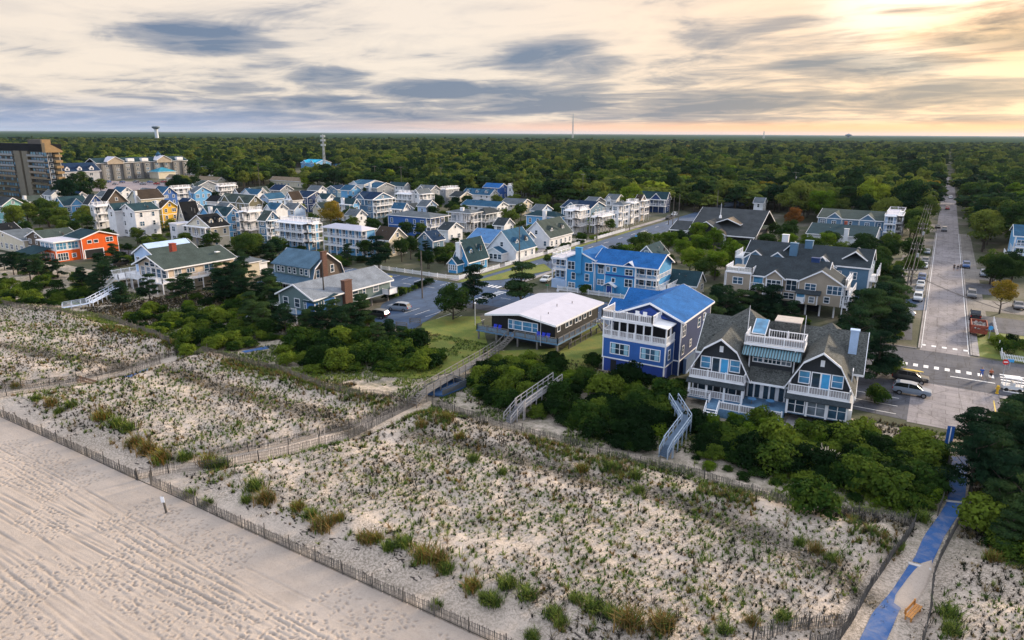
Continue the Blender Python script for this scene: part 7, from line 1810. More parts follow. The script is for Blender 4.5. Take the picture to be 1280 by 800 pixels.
scatter(34, -290, -100, 120, 300, ['shrub'], .8, 1.4, 'garden shrub between the rows of houses', 'garden shrubs between the rows', 3)
scatter(34, -76, -14, 160, 262, ['oak', 'bright'], .5, .75, 'garden tree right of the side street', 'garden trees right of the side street', 5)
scatter(8, -82, -10, 135, 150, ['shrub'], .6, 1.1, 'garden shrub near the boulevard', 'garden shrubs near the boulevard', 3)
scatter(8, -84, -70, 150, 260, ['shrub'], .6, 1.0, 'shrub at the kerb of the side street', 'shrubs along the side street', 3)

for i in range(9):
    px, py = 486+i*6.2, 375-i*2.4; x, y = at(px, py); plant('shrub', x, y, vr.uniform(.55, .95), 'dark shrub on the strip between the blue lot and the boulevard', 'shrubs between lot and boulevard')
# --- the woods
FBX = [-300, 0, 60, 230, 300, 380, 420, 480, 560, 600, 660, 720, 780, 850, 900, 960, 1010, 1145]
FBY = [224, 226, 222, 226, 236, 236, 238, 243, 250, 249, 255, 262, 268, 270, 264, 270, 282, 292]
def in_woods(x, y):
    px, py = proj(x, y, 0)
    if x > 17 and y > 150: return not (17 < x < 38 and 140 < y < 254) and y > 216 or (x > 46 and y > 120)
    if (-8 < x < 13 if y < 300 else -2.6 < x < 11.2): return False
    if 11 < x <= 17: return y > 300
    if -470 > x > -600 and 195 < y < 365: return False
    if x > -9 or (x <= 14 and px > 1145): return y > 300
    for f_ in (.74, .78, .82, .86, .90, .94, .98):
        if math.hypot(x+526*f_, y-486*f_) < 25: return False
    if math.hypot(x+520, y-480) < 34 or math.hypot(x+563, y-553) < 18 or math.hypot(x+515, y-360) < 26: return False
    for (wx, wy, wr) in ((-108, 303, 13), (-122, 300, 9), (-97, 292, 9), (-432, 284, 24), (-370, 312, 18), (-200, 326, 9), (-212, 322, 10), (-66, 322, 6), (-156, 330, 9)):
        if math.hypot(x-wx, y-wy) < wr: return False
    return py < float(np.interp(px, FBX, FBY))
cand = []
rs = np.random.RandomState(5)
r = 120.0
while r < 2700:
    s_ = 8.6 if r < 500 else 9.6 if r < 900 else 12 if r < 1500 else 16
    n = int(R_(90)*r/s_)
    for i in range(n):
        a = R_(-76)+R_(90)*(i+rs.uniform(0, 1))/n; rr = r+rs.uniform(-.45, .45)*s_; cand.append((rr*math.sin(a), rr*math.cos(a), rr))
    r += s_*.95
woods = []
for x, y, rr in cand:
    if in_woods(x, y) and (rr > 620 or free(x, y, 3.0)): woods.append((x, y, rr))
print('woods', len(woods), 'things so far', len(TREES))
def vis(x, y):
    px, py = proj(x, y, 6); return -10 < px < 1290
near_ = sorted([w_ for w_ in woods if vis(w_[0], w_[1])], key=lambda w_: w_[2])
ntree = sum(1 for o in COL.objects if o.parent is None and o.get('category') in ('tree',))
NI = max(0, 285-ntree); ind = set(near_[:NI])
for x, y, rr in near_[:NI]:
    side = 'right of the long street' if x > 12 else 'by the long street' if x > -40 else 'behind the shingled hall' if x > -110 else 'behind the middle rows of houses' if x > -260 else 'behind the far left houses'
    k = vr.choice(['wood', 'wood', 'tall', 'wood', 'bright' if vr.random() < .25 else 'wood'])
    plant(k, x, y, vr.choice([1.0, 1.15, 1.3, 1.45, 1.7]) if k != 'tall' else vr.uniform(.95, 1.35), 'tree at the front edge of the woods '+side, 'front trees of the woods '+side)
rest = [w_ for w_ in woods if w_ not in ind]
LOW = [crown_mesh('far_crown', 100+i, 'round' if i < 3 else 'tall', 900, .52, F_OAK2, True) for i in range(4)]+[crown_mesh('far_crown', 110+i, 'round', 900, .52, m_, True) for i, m_ in enumerate((F_OAK, F_BRIGHT, F_PINE, F_GOLD))]
# one ordinary tree of each far sort stands in the woods and serves as the pattern for the mass
def gn_mass(name, label, pts, scl, kinds, protos, cat):
    me = bpy.data.meshes.new(name); n = len(pts); me.vertices.add(n); me.vertices.foreach_set('co', np.asarray(pts, np.float32).ravel())
    for nm, ty, arr in (('kind_id', 'INT', kinds), ('turn', 'FLOAT', np.random.RandomState(1).uniform(0, 6.28, n)), ('size', 'FLOAT_VECTOR', scl)):
        a_ = me.attributes.new(nm, ty, 'POINT'); a_.data.foreach_set('vector' if ty == 'FLOAT_VECTOR' else 'value', np.asarray(arr, np.int32 if ty == 'INT' else np.float32).ravel())
    o = link(name, me); tag(o, label, cat, kind='stuff')
    ng = bpy.data.node_groups.new(name, 'GeometryNodeTree'); ng.interface.new_socket('Geometry', in_out='INPUT', socket_type='NodeSocketGeometry'); ng.interface.new_socket('Geometry', in_out='OUTPUT', socket_type='NodeSocketGeometry')
    N_, L2 = ng.nodes, ng.links; gi = N_.new('NodeGroupInput'); go = N_.new('NodeGroupOutput'); jn = N_.new('GeometryNodeJoinGeometry')
    def na(nm, ty):
        a_ = N_.new('GeometryNodeInputNamedAttribute'); a_.data_type = ty; a_.inputs[0].default_value = nm; return a_.outputs[0]
    kid, trn, siz = na('kind_id', 'INT'), na('turn', 'FLOAT'), na('size', 'FLOAT_VECTOR')
    cx_ = N_.new('ShaderNodeCombineXYZ'); L2.new(trn, cx_.inputs[2])
    for k, ob in enumerate(protos):
        cp = N_.new('FunctionNodeCompare'); cp.data_type = 'INT'; cp.operation = 'EQUAL'; L2.new(kid, cp.inputs[2]); cp.inputs[3].default_value = k
        oi = N_.new('GeometryNodeObjectInfo'); oi.inputs[0].default_value = ob; oi.transform_space = 'ORIGINAL'; oi.inputs['As Instance'].default_value = True
        ip = N_.new('GeometryNodeInstanceOnPoints'); L2.new(gi.outputs[0], ip.inputs['Points']); L2.new(cp.outputs[0], ip.inputs['Selection']); L2.new(oi.outputs['Geometry'], ip.inputs['Instance'])
        L2.new(cx_.outputs[0], ip.inputs['Rotation']); L2.new(siz, ip.inputs['Scale']); L2.new(ip.outputs[0], jn.inputs[0])
    L2.new(jn.outputs[0], go.inputs[0])
    md = o.modifiers.new('mass', 'NODES'); md.node_group = ng; return o
PL = []
for i, me in enumerate(LOW):
    x, y, rr = rest[200+i*37]; t = thing('tree', 'tree deep in the woods, one of the mass', 'tree', (x, y, 0), i, 'trees deep in the woods'); PL.append(link('crown', me, t))
pts = [(x, y, 0) for x, y, _ in rest]; rk = np.random.RandomState(8)
pn = vnoise(np.array([p[0] for p in pts])/70., np.array([p[1] for p in pts])/70., 3)
kinds = []
for q in pn:
    u = rk.rand()
    kinds.append(rk.randint(0, 4) if u < .62 else 4 if u < .76 else (5 if q > .62 else 4) if u < .86 else 6 if u < .97 else (7 if q > .6 else 5))
sc_ = []
for (x, y, rr) in rest:
    b_ = (1.12 if rr < 900 else 1.2 if rr < 1500 else 1.55)*rk.choice([.9, 1.1, 1.3, 1.5, 1.8], p=[.2, .3, .25, .15, .1])
    h_ = rk.uniform(.75, 1.3)*(1.2 if rk.rand() < .12 else 1); sc_.append((b_*rk.uniform(.9, 1.15), b_*rk.uniform(.9, 1.15), h_*(1.0 if rr < 900 else 1.1)))
gn_mass('woods', 'mixed green woods behind the town', pts, sc_, kinds, PL, 'woods')

# --- dune grass
GM = [plain('grass_green', (.065, .115, .018), .8, var=.3, spec=.1), plain('grass_dark', (.014, .022, .010), .9, var=.3, spec=.1), plain('grass_straw', (.19, .14, .06), .9, var=.3, spec=.1), plain('grass_grey', (.040, .036, .028), .9, var=.3, spec=.1), plain('grass_bright', (.16, .20, .035), .8, var=.3, spec=.1), plain('grass_gold', (.19, .115, .03), .9, var=.3, spec=.1)]
def blades(rs, X, Y, Z, nb, ln, wd, lean, mats):
    """nb blades per sprig: bent two-piece leaves"""
    n = len(X); k = nb*n; cx_ = np.repeat(X, nb)+rs.normal(0, .04, k)*np.repeat(ln, nb)*2; cy_ = np.repeat(Y, nb)+rs.normal(0, .04, k)*np.repeat(ln, nb)*2; cz = np.repeat(Z, nb)-.03
    L_ = np.repeat(ln, nb)*rs.uniform(.6, 1.15, k); a = rs.uniform(0, 2*PI, k); le = np.abs(rs.normal(0, lean, k))+.12; w = np.repeat(wd, nb)*rs.uniform(.7, 1.2, k)/2
    dx = np.cos(a); dy = np.sin(a); px_ = -dy*w; py_ = dx*w
    p0 = np.stack([cx_, cy_, cz], 1); s = np.stack([px_, py_, np.zeros(k)], 1)
    m = p0+np.stack([dx*L_*.5*np.sin(le), dy*L_*.5*np.sin(le), L_*.55*np.cos(le)], 1); l2 = le+.45
    t_ = m+np.stack([dx*L_*.5*np.sin(l2), dy*L_*.5*np.sin(l2), L_*.45*np.cos(l2)], 1)
    V = np.stack([p0-s, p0+s, m+s*.8, m-s*.8, t_+s*.15, t_-s*.15], 1).reshape(-1, 3)
    i = np.arange(k)*6; F_ = np.stack([np.stack([i, i+1, i+2, i+3], 1), np.stack([i+3, i+2, i+4, i+5], 1)], 1).reshape(-1, 4)
    return V, F_, np.repeat(np.repeat(mats, nb), 2)
def grass_obj(name, label, sets, cat='grass'):
    V = []; F_ = []; M_ = []; o_ = 0
    for v, f, m in sets: V.append(v); F_.append(f+o_); M_.append(m); o_ += len(v)
    me = np_mesh(name, np.vstack(V), np.vstack(F_), GM); me.polygons.foreach_set('material_index', np.concatenate(M_).astype(np.int32)); me.update()
    return tag(link(name, me), label, cat, kind='stuff')
rs = np.random.RandomState(77)
gx, gy = np.meshgrid(np.arange(-165, 24, .43), np.arange(36.2, 63.5, .43)); gx = gx.ravel()+rs.normal(0, .14, gx.size); gy = gy.ravel()+rs.normal(0, .14, gy.size)
dpath = np.minimum(np.minimum(dist_poly(gx, gy, PATHC), dist_poly(gx, gy, CROSSC)), dist_poly(gx, gy, LEFTP))
den = vnoise(gx*.16, gy*.25, 51)*.6+vnoise(gx*.5, gy*.6, 52)*.4
edge = sst(36, 41, gy+2.5*(vnoise(gx*.2, gy*0, 53)-.5)*2)
keep = (dpath > 1.9) & (rs.rand(gx.size) < (.04+1.35*den)*edge*(.55+.45*(1-sst(59, 63, gy)))) & ~((gx > -12) & (gx < 22) & (dpath < 2.6))
gx, gy = gx[keep], gy[keep]; q = vnoise(gx*.07, gy*.22, 61)*.7+.3*vnoise(gx*.6, gy*.6, 62); u = rs.rand(len(gx))
mats = np.where(q > .56, np.where(u < .45, 3, np.where(u < .75, 1, 2)), np.where(u < .46, 0, np.where(u < .64, 1, np.where(u < .74, 2, np.where(u < .80, 3, 4)))))
gz = zt(gx, gy); ln = (.16+.42*rs.rand(len(gx))**1.6)*(1+1.0*(rs.rand(len(gx)) < .09)); sets = [blades(rs, gx, gy, gz, 12, ln, np.full(len(gx), .055), .6, mats)]
print('sprigs', len(gx))
# small litter of dead tufts between the rows
n = 30000; gx = rs.uniform(-165, 24, n); gy = rs.uniform(37, 66, n); kp = (vnoise(gx*.07, gy*.2, 61)*.6+.4*vnoise(gx*.9, gy*.9, 64) > .44) & (np.minimum(np.minimum(dist_poly(gx, gy, PATHC), dist_poly(gx, gy, CROSSC)), dist_poly(gx, gy, LEFTP)) > 1.8)
gx, gy = gx[kp], gy[kp]; sets.append(blades(rs, gx, gy, zt(gx, gy), 4, rs.uniform(.12, .26, len(gx)), np.full(len(gx), .04), .9, rs.choice([3, 2, 1, 3], len(gx))))
n = 26000; gx = rs.uniform(-165, 24, n); gy = rs.uniform(37, 66, n); kp = (rs.rand(n) < band_at(gx, gy)) ; gx, gy = gx[kp], gy[kp]
sets.append(blades(rs, gx, gy, zt(gx, gy), 6, rs.uniform(.12, .34, len(gx)), np.full(len(gx), .045), .85, rs.choice([3, 1, 3, 2], len(gx))))
n = 3400; gx = rs.uniform(-150, 22, n); gy = rs.uniform(37, 62, n); kp = (vnoise(gx*.2, gy*.3, 68) > .45) & (np.minimum(np.minimum(dist_poly(gx, gy, PATHC), dist_poly(gx, gy, CROSSC)), dist_poly(gx, gy, LEFTP)) > 1.8); gx, gy = gx[kp], gy[kp]
sets.append(blades(rs, gx, gy, zt(gx, gy), 26, rs.uniform(.3, .62, len(gx)), np.full(len(gx), .05), .5, rs.choice([0, 0, 4, 4, 1, 5], len(gx))))
# taller loose tufts along the crest and the seaward foot
n = 9000; gx = rs.uniform(-130, 22, n); gy = np.where(rs.rand(n) < .7, rs.normal(61.3, 1.2, n), rs.normal(39, 1.5, n)); kp = (vnoise(gx*.15, gy*.15, 66) > .42) & (np.minimum(np.minimum(dist_poly(gx, gy, PATHC), dist_poly(gx, gy, CROSSC)), dist_poly(gx, gy, LEFTP)) > 1.6) & (gy > 35.5)
gx, gy = gx[kp], gy[kp]; kp = rs.rand(len(gx)) < np.where(gy > 50, .75, .22); gx, gy = gx[kp], gy[kp]
sets.append(blades(rs, gx, gy, zt(gx, gy), 16, rs.uniform(.4, .75, len(gx)), np.full(len(gx), .045), .4, rs.choice([0, 4, 5, 0, 2, 1], len(gx))))
grass_obj('dune_grass', 'planted dune grass in rows on the pale sand', sets)
# scrub and meadow grass behind the dunes
n = 60000; gx = rs.uniform(-165, 26, n); gy = rs.uniform(63.0, 93, n)
kp = (fbm(gx*.16, gy*.16, 71, 3) > np.where(gy < 68, .47, .40)) & (dist_poly(gx, gy, PATHC) > 1.4) & (np.minimum(dist_poly(gx, gy, CROSSC), dist_poly(gx, gy, LEFTP)) > 1.4)
gx, gy = gx[kp], gy[kp]; 
bl = np.array([free(a, b, .1) for a, b in zip(gx, gy)]); gx, gy = gx[bl], gy[bl]
q = fbm(gx*.08, gy*.1, 73, 3); pxs = np.array([proj(a, b, 0) for a, b in zip(gx, gy)])
mats = np.where(q > .55, rs.choice([3, 1, 2, 3], len(gx)), rs.choice([0, 1, 4, 0], len(gx)))
grn = np.array([inpoly(a, b, [(330, 455), (420, 462), (500, 462), (545, 460), (600, 470), (590, 484), (540, 488), (440, 482), (350, 472)]) or inpoly(a, b, [(860, 570), (1000, 590), (1100, 615), (1180, 630), (1180, 655), (1050, 640), (940, 615), (850, 590)]) or inpoly(a, b, [(-10, 372), (60, 384), (140, 396), (215, 425), (200, 440), (100, 410), (-10, 392)]) for a, b in pxs]); mats = np.where(grn, rs.choice([4, 4, 0], len(gx)), mats)
sets = [blades(rs, gx, gy, zt(gx, gy), 9, rs.uniform(.25, .6, len(gx)), np.full(len(gx), .05), .5, mats)]

grass_obj('scrub_grass', 'rough grass and scrub between the dunes and the houses', sets)
# single big clumps
def clump_mesh(seed, mats, n=120, h=.95):
    r_ = np.random.RandomState(seed); X_ = r_.normal(0, .26, n); Y_ = r_.normal(0, .26, n); v, f, m = blades(r_, X_, Y_, np.zeros(n), 3, r_.uniform(h*.6, h*1.1, n), np.full(n, .04), .33, r_.choice(mats, n)); me = np_mesh('blades', v, f, GM); me.polygons.foreach_set('material_index', m.astype(np.int32)); return me
CG_ = [clump_mesh(1, [0, 4, 0, 1]), clump_mesh(2, [0, 4, 1, 4]), clump_mesh(3, [5, 2, 5, 0], h=1.15), clump_mesh(4, [5, 4, 0, 5])]
clumps = [(529, 699, 3, 1.7), (548, 703, 2, 1.4), (557, 714, 0, 1.2), (591, 736, 3, 1.2), (617, 755, 0, 1.2), (607, 750, 1, 1.0), (660, 747, 0, 1.3), (634, 732, 1, 1.3), (742, 762, 0, 1.4), (765, 770, 1, 1.2), (787, 782, 2, 1.6), (827, 786, 2, 1.5), (486, 684, 0, 1.1), (504, 682, 0, 1.3), (546, 759, 0, .8), (664, 797, 0, .9), (720, 751, 1, 1.0), (795, 597, 0, 1.2), (64, 506, 2, 1.2), (127, 523, 3, 1.6), (146, 532, 0, 1.7), (160, 536, 1, 1.4), (169, 557, 2, 1.5), (184, 565, 2, 1.6), (202, 573, 3, 1.9), (232, 574, 0, 1.4), (262, 581, 3, 1.8), (277, 583, 0, 1.5), (319, 610, 1, 1.6), (332, 627, 2, 1.5), (309, 626, 0, 1.0), (371, 636, 3, 1.2), (388, 646, 0, 1.2), (403, 661, 2, 1.6), (424, 650, 3, 1.0), (236, 620, 0, 1.1), (259, 631, 0, 1.0), (304, 652, 0, 1.0), (456, 676, 2, 1.1), (470, 676, 3, 1.1), (560, 524, 3, 1.3), (575, 548, 3, 1.1), (527, 533, 2, 1.0), (591, 576, 0, 1.1), (628, 592, 0, .9), (727, 588, 3, 1.2), (764, 586, 0, 1.1), (799, 615, 1, 1.0), (1150, 650, 0, 1.4), (1020, 690, 2, 1.0), (1040, 700, 0, 1.0), (90, 508, 0, 1.2), (75, 515, 1, 1.0), (45, 500, 0, 1.1), (20, 485, 3, 1.2), (1185, 770, 0, 1.3), (1190, 790, 1, 1.2), (1240, 700, 3, 1.2), (1000, 680, 0, .9), (905, 790, 0, 1.0), (940, 780, 2, .9), (980, 775, 1, 1.1), (690, 770, 0, 1.1), (700, 780, 1, 1.0)]
for px, py, k, s in clumps:
    x, y, z = atg(px, py); 
    if y < 34.8: continue
    t = thing('beach_grass_clump', ['green', 'green', 'golden brown', 'golden green'][k]+' clump of tall beach grass on the dune', 'grass clump', (x, y, z), vr.uniform(0, 6), ['green', 'green', 'golden brown', 'golden green'][k]+' beach grass clumps'); t.scale = (s, s, s*.95); link('blades', CG_[k], t)
# pampas grass
x, y, z = atg(1030, 588); t = thing('pampas_grass', 'pampas grass with a fan of cream plumes in the thicket', 'pampas grass', (x, y, z)); o = link('leaves', CG_[0], t); o.scale = (1.9, 1.9, 1.6)
m = MB(); rg = random.Random(6)
for i in range(17):
    a_ = rg.uniform(-1.0, 1.0); ll = rg.uniform(2.1, 2.8); dx, dz = math.sin(a_)*.75, math.cos(a_); dy = rg.uniform(-.25, .25)
    p0 = Vector((0, 0, .3)); p1 = p0+Vector((dx, dy, dz))*ll*.6; p2 = p0+Vector((dx*1.15, dy, dz*.97))*ll
    m.bar(p0, p1, .02); m.tube(p1, (p1+p2)/2, .05, .11, 6); m.tube((p1+p2)/2, p2, .11, .02, 6)
m.build('plumes', plain('pampas_cream', (.72, .62, .46), .95, var=.2, scale=8), t)
# undergrowth: the smaller bushes that fill the thickets and the gardens behind the ones that stand out
UP, US = [], []
def fill(poly, n, s0, s1):
    xs = [p[0] for p in poly]; ys = [p[1] for p in poly]; k = 0; tr = 0
    while k < n and tr < n*30:
        tr += 1; px = vr.uniform(min(xs), max(xs)); py = vr.uniform(min(ys), max(ys))
        if not inpoly(px, py, poly): continue
        x, y = at(px, py)
        if onroad(x, y, .8) or not free(x, y, .6) or dist_poly(np.array([x]), np.array([y]), PATHC)[0] < 2: continue
        s_ = vr.uniform(s0, s1); UP.append((x, y, zg(x, y)-.05 if y < 92 else -.03)); US.append((s_*1.15, s_*1.15, s_*.8)); k += 1
for poly, n in (([(335, 455), (372, 425), (440, 415), (520, 430), (550, 452), (540, 466), (470, 468), (390, 470)], 70), ([(212, 448), (250, 420), (330, 400), (345, 425), (300, 440), (235, 454)], 40), ([(0, 392), (0, 345), (60, 340), (125, 340), (140, 370), (60, 390)], 60), ([(150, 400), (250, 370), (335, 360), (338, 402), (200, 418)], 70),
                ([(588, 480), (610, 450), (705, 460), (695, 478), (650, 514), (612, 515)], 40), ([(652, 524), (700, 476), (745, 466), (852, 480), (842, 532), (800, 565), (715, 548)], 70), ([(864, 530), (960, 533), (1065, 543), (1155, 546), (1186, 590), (1176, 645), (1100, 628), (1000, 603), (876, 574)], 110), ([(290, 430), (330, 360), (350, 385), (440, 400), (490, 410), (480, 430)], 50), ([(1056, 505), (1062, 420), (1112, 380), (1138, 420), (1128, 455), (1100, 495)], 36), ([(870, 430), (885, 395), (960, 395), (1005, 405), (985, 428), (900, 445)], 30), ([(1203, 600), (1205, 560), (1300, 540), (1300, 700), (1235, 690), (1222, 640)], 30)):
    fill(poly, int(n*.75), .4, 1.0)
fill([(140, 402), (335, 385), (340, 412), (215, 436), (170, 415)], 60, .3, .8)
fill([(860, 560), (1000, 585), (1180, 620), (1175, 648), (1040, 628), (880, 592)], 40, .25, .6)
fill([(0, 300), (0, 262), (200, 245), (480, 248), (820, 290), (640, 340), (480, 330), (300, 345), (150, 330)], 420, .45, 1.1)
fill([(700, 330), (820, 285), (1140, 300), (1150, 400), (1060, 400), (850, 400)], 90, .5, 1.2)
gn_mass('undergrowth', 'low bushes filling the thickets and gardens', UP, US, [vr.choice([0, 0, 1, 1, 2, 3]) for _ in UP], [o for k_, o in _pr_crown.items() if k_[0] == 'shrub']+[[o for k_, o in _pr_crown.items() if k_[0] == 'brightshrub'][0]], 'bushes')
# driftwood and dark weed caught at the foot of the dune
m = MB(); rg = random.Random(12)
for i in range(420):
    u = rg.random(); px = -100+u*95; py = 36+rg.gauss(0, 1.1)+2.2*abs(math.sin(px*.22)); 
    if py < 34.7 or vnoise(np.array([px*.2]), np.array([.5]), 90)[0] < .45: continue
    z = zg(px, py); a_ = rg.uniform(-.5, .5); l_ = rg.uniform(.2, .7); m.bar((px, py, z+.02), (px+l_*math.cos(a_), py+l_*math.sin(a_), z+.04), rg.uniform(.04, .12), .05)
tag(m.build('wrack', plain('dark_wrack', (.06, .05, .045), .95), None), 'dark dry weed and twigs caught at the seaward foot of the dune', 'dry weed', kind='stuff')
SKYK = 1.0; SUNK = 4.4; EXPO = 0.6; OVERH = (.84, .86, .93); BEHIND = (.64, .75, .96); HAZE = 2.2e-5
# ================================================================== SKY, LIGHT, CAMERA
w = bpy.data.worlds.new('World'); SC.world = w; w.use_nodes = True
nt = w.node_tree; nt.nodes.clear(); N, L = nt.nodes, nt.links
SUN_AZ, SUN_EL = R_(24), R_(15)
out = N.new('ShaderNodeOutputWorld'); bg = N.new('ShaderNodeBackground'); L.new(bg.outputs[0], out.inputs[0])
sky = N.new('ShaderNodeTexSky'); sky.sky_type = 'NISHITA'; sky.sun_disc = False; sky.sun_elevation = SUN_EL; sky.sun_rotation = SUN_AZ
tc = N.new('ShaderNodeTexCoord'); D = tc.outputs['Generated']
sp = N.new('ShaderNodeSeparateXYZ'); L.new(D, sp.inputs[0]); X, Y, Z = sp.outputs
M = lambda op, a, b=None, c=None: math_(N, L, op, a, b, c)
el = M('ARCSINE', Z); az = M('ARCTAN2', X, Y)           # radians; azimuth from +Y towards +X
def smooth(v, a, b):
    r = N.new('ShaderNodeMapRange'); r.interpolation_type = 'SMOOTHSTEP'; L.new(v, r.inputs[0]); r.inputs[1].default_value = a; r.inputs[2].default_value = b; return r.outputs[0]
# cloud layer on a plane overhead
zc = M('ADD', M('MAXIMUM', Z, 0.0), .085)
cx = M('DIVIDE', X, zc); cy = M('DIVIDE', Y, zc)
cv = N.new('ShaderNodeCombineXYZ'); L.new(cx, cv.inputs[0]); L.new(cy, cv.inputs[1]); cv.inputs[2].default_value = 3.3
def cn(scale, det, rough, dist, off=0, rot=0.0, sc=(1, 1, 1)):
    mp = N.new('ShaderNodeMapping'); mp.inputs['Location'].default_value = (off, off*.7, 0); mp.inputs['Scale'].default_value = sc; mp.inputs['Rotation'].default_value = (0, 0, rot); L.new(cv.outputs[0], mp.inputs[0])
    return noise(N, L, mp.outputs[0], scale, det, rough, dist)
n1 = cn(.62, 8, .55, .5, 4.3, .55, (1, 1, 1)); n2 = cn(1.5, 7, .62, .9, 9.1, .55, (.7, 1, 1)); n3 = cn(.16, 3, .5, .3, 1.0, .5)
# streaks in azimuth / elevation for soft banding near the horizon
sv = N.new('ShaderNodeCombineXYZ'); L.new(M('MULTIPLY', az, 5.0), sv.inputs[0]); L.new(M('MULTIPLY', el, 46), sv.inputs[1])
n4 = noise(N, L, sv.outputs[0], 1.0, 6, .6, .5)
warp = M('MULTIPLY', M('SUBTRACT', noise(N, L, sv.outputs[0], 2.2, 5, .65, .4), .5), .9)
def blob(px, py, rx, ry, s):
    d = Vector(ray(px, py)).normalized(); a0 = math.atan2(d.x, d.y); e0 = math.asin(d.z)
    u = M('DIVIDE', M('SUBTRACT', az, a0), rx/900.0); v = M('DIVIDE', M('SUBTRACT', el, e0), ry/900.0)
    q = M('ADD', M('MULTIPLY', u, u), M('MULTIPLY', v, v)); q = M('ADD', q, warp)
    return M('MULTIPLY', smooth(q, 1.7, 0.0), s)
blobs = [(240, 50, 95, 19, .8), (330, 74, 40, 9, .4), (410, 97, 55, 14, .75), (170, 116, 60, 6, .4), (290, 108, 50, 7, .4), (700, 78, 80, 26, .8), (540, 112, 80, 12, .65), (680, 112, 90, 16, .75), (1090, 82, 110, 16, .6), (1250, 42, 62, 17, .8), (890, 98, 90, 10, .45), (1180, 118, 110, 12, .5), (800, 128, 190, 14, .6), (1080, 125, 120, 12, .35), (1230, 105, 60, 10, .4), (640, 134, 120, 12, .5), (130, 20, 110, 14, .15), (900, 40, 60, 20, .15), (830, 60, 60, 12, .2), (450, 130, 160, 10, .4), (960, 30, 80, 8, .12)]
acc = blob(*blobs[0])
for bl in blobs[1:]: acc = M('MAXIMUM', acc, blob(*bl))
tex = M('ADD', M('MULTIPLY', M('SUBTRACT', n1, .5), 1.1), M('ADD', M('MULTIPLY', M('SUBTRACT', n2, .5), 1.1), M('MULTIPLY', M('SUBTRACT', n4, .5), .65)))
low = smooth(el, .085, .018)
dark = M('ADD', M('ADD', M('MULTIPLY', acc, .78), M('MULTIPLY', tex, 1.45)), M('MULTIPLY', low, .40))
dark = M('MINIMUM', M('MAXIMUM', M('ADD', dark, .15), 0.0), 1.0)
# base colours: cream above, blue-grey in the thick parts, warmer towards the sun
sd = Vector((math.sin(R_(-2))*math.cos(R_(13)), math.cos(R_(-2))*math.cos(R_(13)), math.sin(R_(13))))
dot = N.new('ShaderNodeVectorMath'); dot.operation = 'DOT_PRODUCT'; L.new(D, dot.inputs[0]); dot.inputs[1].default_value = sd
ws = smooth(dot.outputs['Value'], .80, .995)
right = smooth(az, R_(-40), R_(4))
cream = mix(N, L, right, (.63, .54, .455), (.80, .55, .34))
thick = mix(N, L, right, (.10, .135, .21), (.15, .145, .155))
col = mix(N, L, ramp(N, L, dark, [(0, 0), (.28, .16), (.55, .68), (.9, 1)]), cream, thick)
col = mix(N, L, M('MULTIPLY', smooth(ws, .55, 1), .8), col, (1.5, 1.15, .72), 'SCREEN') if False else col
glow = M('MULTIPLY', smooth(dot.outputs['Value'], .984, 1.0), smooth(n2, .62, .42))
col = mix(N, L, M('MULTIPLY', glow, .9), col, (1.1, .95, .74), 'LIGHTEN')
# orange tint on the clouds to the right of the sun
oran = M('MULTIPLY', smooth(az, R_(-8), R_(2)), smooth(M('ABSOLUTE', M('SUBTRACT', el, .115)), .05, .0))
col = mix(N, L, M('MULTIPLY', oran, .75), col, (1.0, .64, .30), 'MULTIPLY')
# the clear strip just over the horizon
hz = M('MULTIPLY', smooth(el, .021, .006), smooth(az, R_(-62), R_(-28)))
strip = mix(N, L, smooth(az, R_(-45), R_(-5)), (.62, .44, .38), (.92, .42, .14))
hz = M('MULTIPLY', hz, smooth(n4, .25, .45))
col = mix(N, L, hz, col, strip)
bl_ = M('MULTIPLY', smooth(el, .05, .004), smooth(az, R_(-38), R_(-58)))
col = mix(N, L, M('MULTIPLY', bl_, .7), col, (.20, .28, .46))
# overhead and behind: cooler overcast
cool = smooth(el, .22, .7)
col = mix(N, L, cool, col, OVERH)
behind = smooth(Y, .1, -.5)
col = mix(N, L, M('MULTIPLY', behind, .8), col, BEHIND)
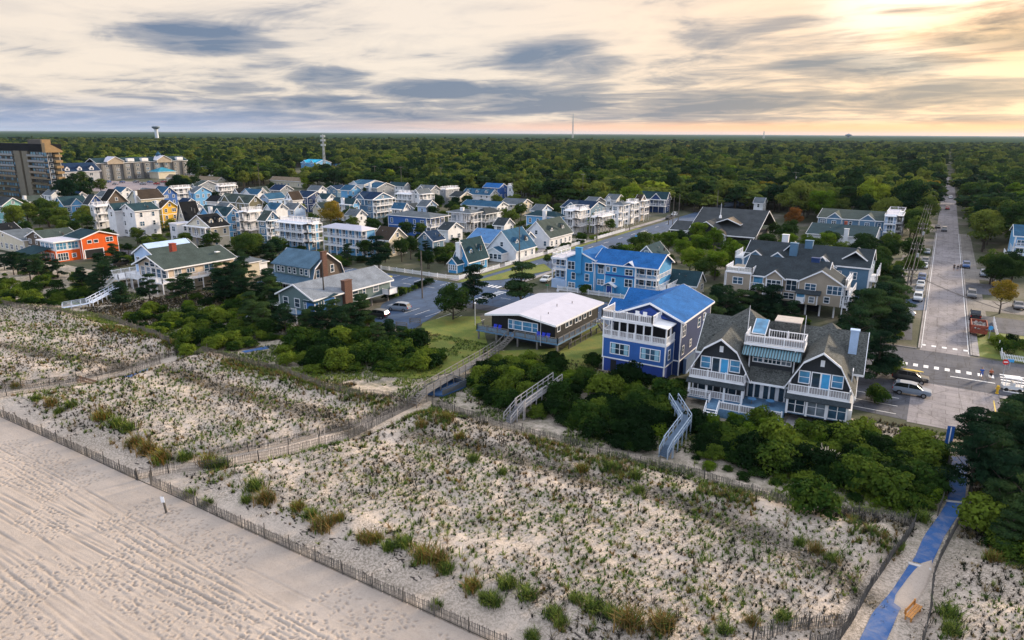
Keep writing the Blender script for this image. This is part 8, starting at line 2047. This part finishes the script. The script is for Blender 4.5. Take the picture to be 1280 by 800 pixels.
# 8 percent of the clear Nishita sky shows through the cloud sheet
addn = N.new('ShaderNodeMix'); addn.data_type = 'RGBA'; addn.blend_type = 'MIX'; addn.inputs[0].default_value = .9
scl = N.new('ShaderNodeVectorMath'); scl.operation = 'SCALE'; L.new(col, scl.inputs[0]); scl.inputs['Scale'].default_value = 10.0*SKYK
L.new(sky.outputs[0], addn.inputs[6]); L.new(scl.outputs[0], addn.inputs[7]); L.new(addn.outputs[2], bg.inputs[0]); bg.inputs[1].default_value = .105

sl = bpy.data.lights.new('sun', 'SUN'); sl.energy = SUNK; sl.angle = R_(7); sl.color = (1.0, .80, .58)
so = bpy.data.objects.new('sun', sl); COL.objects.link(so)
d = Vector((math.sin(SUN_AZ)*math.cos(SUN_EL), math.cos(SUN_AZ)*math.cos(SUN_EL), math.sin(SUN_EL)))
so.rotation_euler = (-d).to_track_quat('-Z', 'Y').to_euler(); so.location = (0, 60, 80)
# --- the air: one even closed volume round everything, the sky outside it
hm = bpy.data.materials.new('haze_air'); hm.use_nodes = True; hn = hm.node_tree; hn.nodes.clear()
ho = hn.nodes.new('ShaderNodeOutputMaterial'); hv = hn.nodes.new('ShaderNodeVolumePrincipled'); hn.links.new(hv.outputs[0], ho.inputs['Volume'])
hv.inputs['Color'].default_value = (.55, .68, .88, 1); hv.inputs['Density'].default_value = HAZE; hv.inputs['Anisotropy'].default_value = .2
hz_ = MB().box(-46000, -3000, -3.5, 46000, 46000, 150).build('haze', hm); tag(hz_, 'thin blue air between here and the horizon', 'haze', kind='stuff')
cam = bpy.data.cameras.new('camera'); co = bpy.data.objects.new('camera', cam); COL.objects.link(co); SC.camera = co
cam.lens = 24; cam.sensor_width = 36; cam.clip_start = .5; cam.clip_end = 90000
from mathutils import Matrix
co.matrix_world = Matrix.Translation((0, 0, CAM_H)) @ Matrix.Rotation(CAM_YAW, 4, 'Z') @ Matrix.Rotation(PI/2-CAM_P, 4, 'X') @ Matrix.Rotation(CAM_R, 4, 'Z')
vs = SC.view_settings; vs.view_transform = 'Standard'; vs.look = 'None'; vs.exposure = EXPO; vs.gamma = 1; vs.use_curve_mapping = False
SC.cycles.max_bounces = 5; SC.cycles.diffuse_bounces = 2; SC.cycles.glossy_bounces = 2; SC.cycles.transmission_bounces = 2; SC.cycles.transparent_max_bounces = 4; SC.cycles.volume_bounces = 0
SC.cycles.use_adaptive_sampling = True
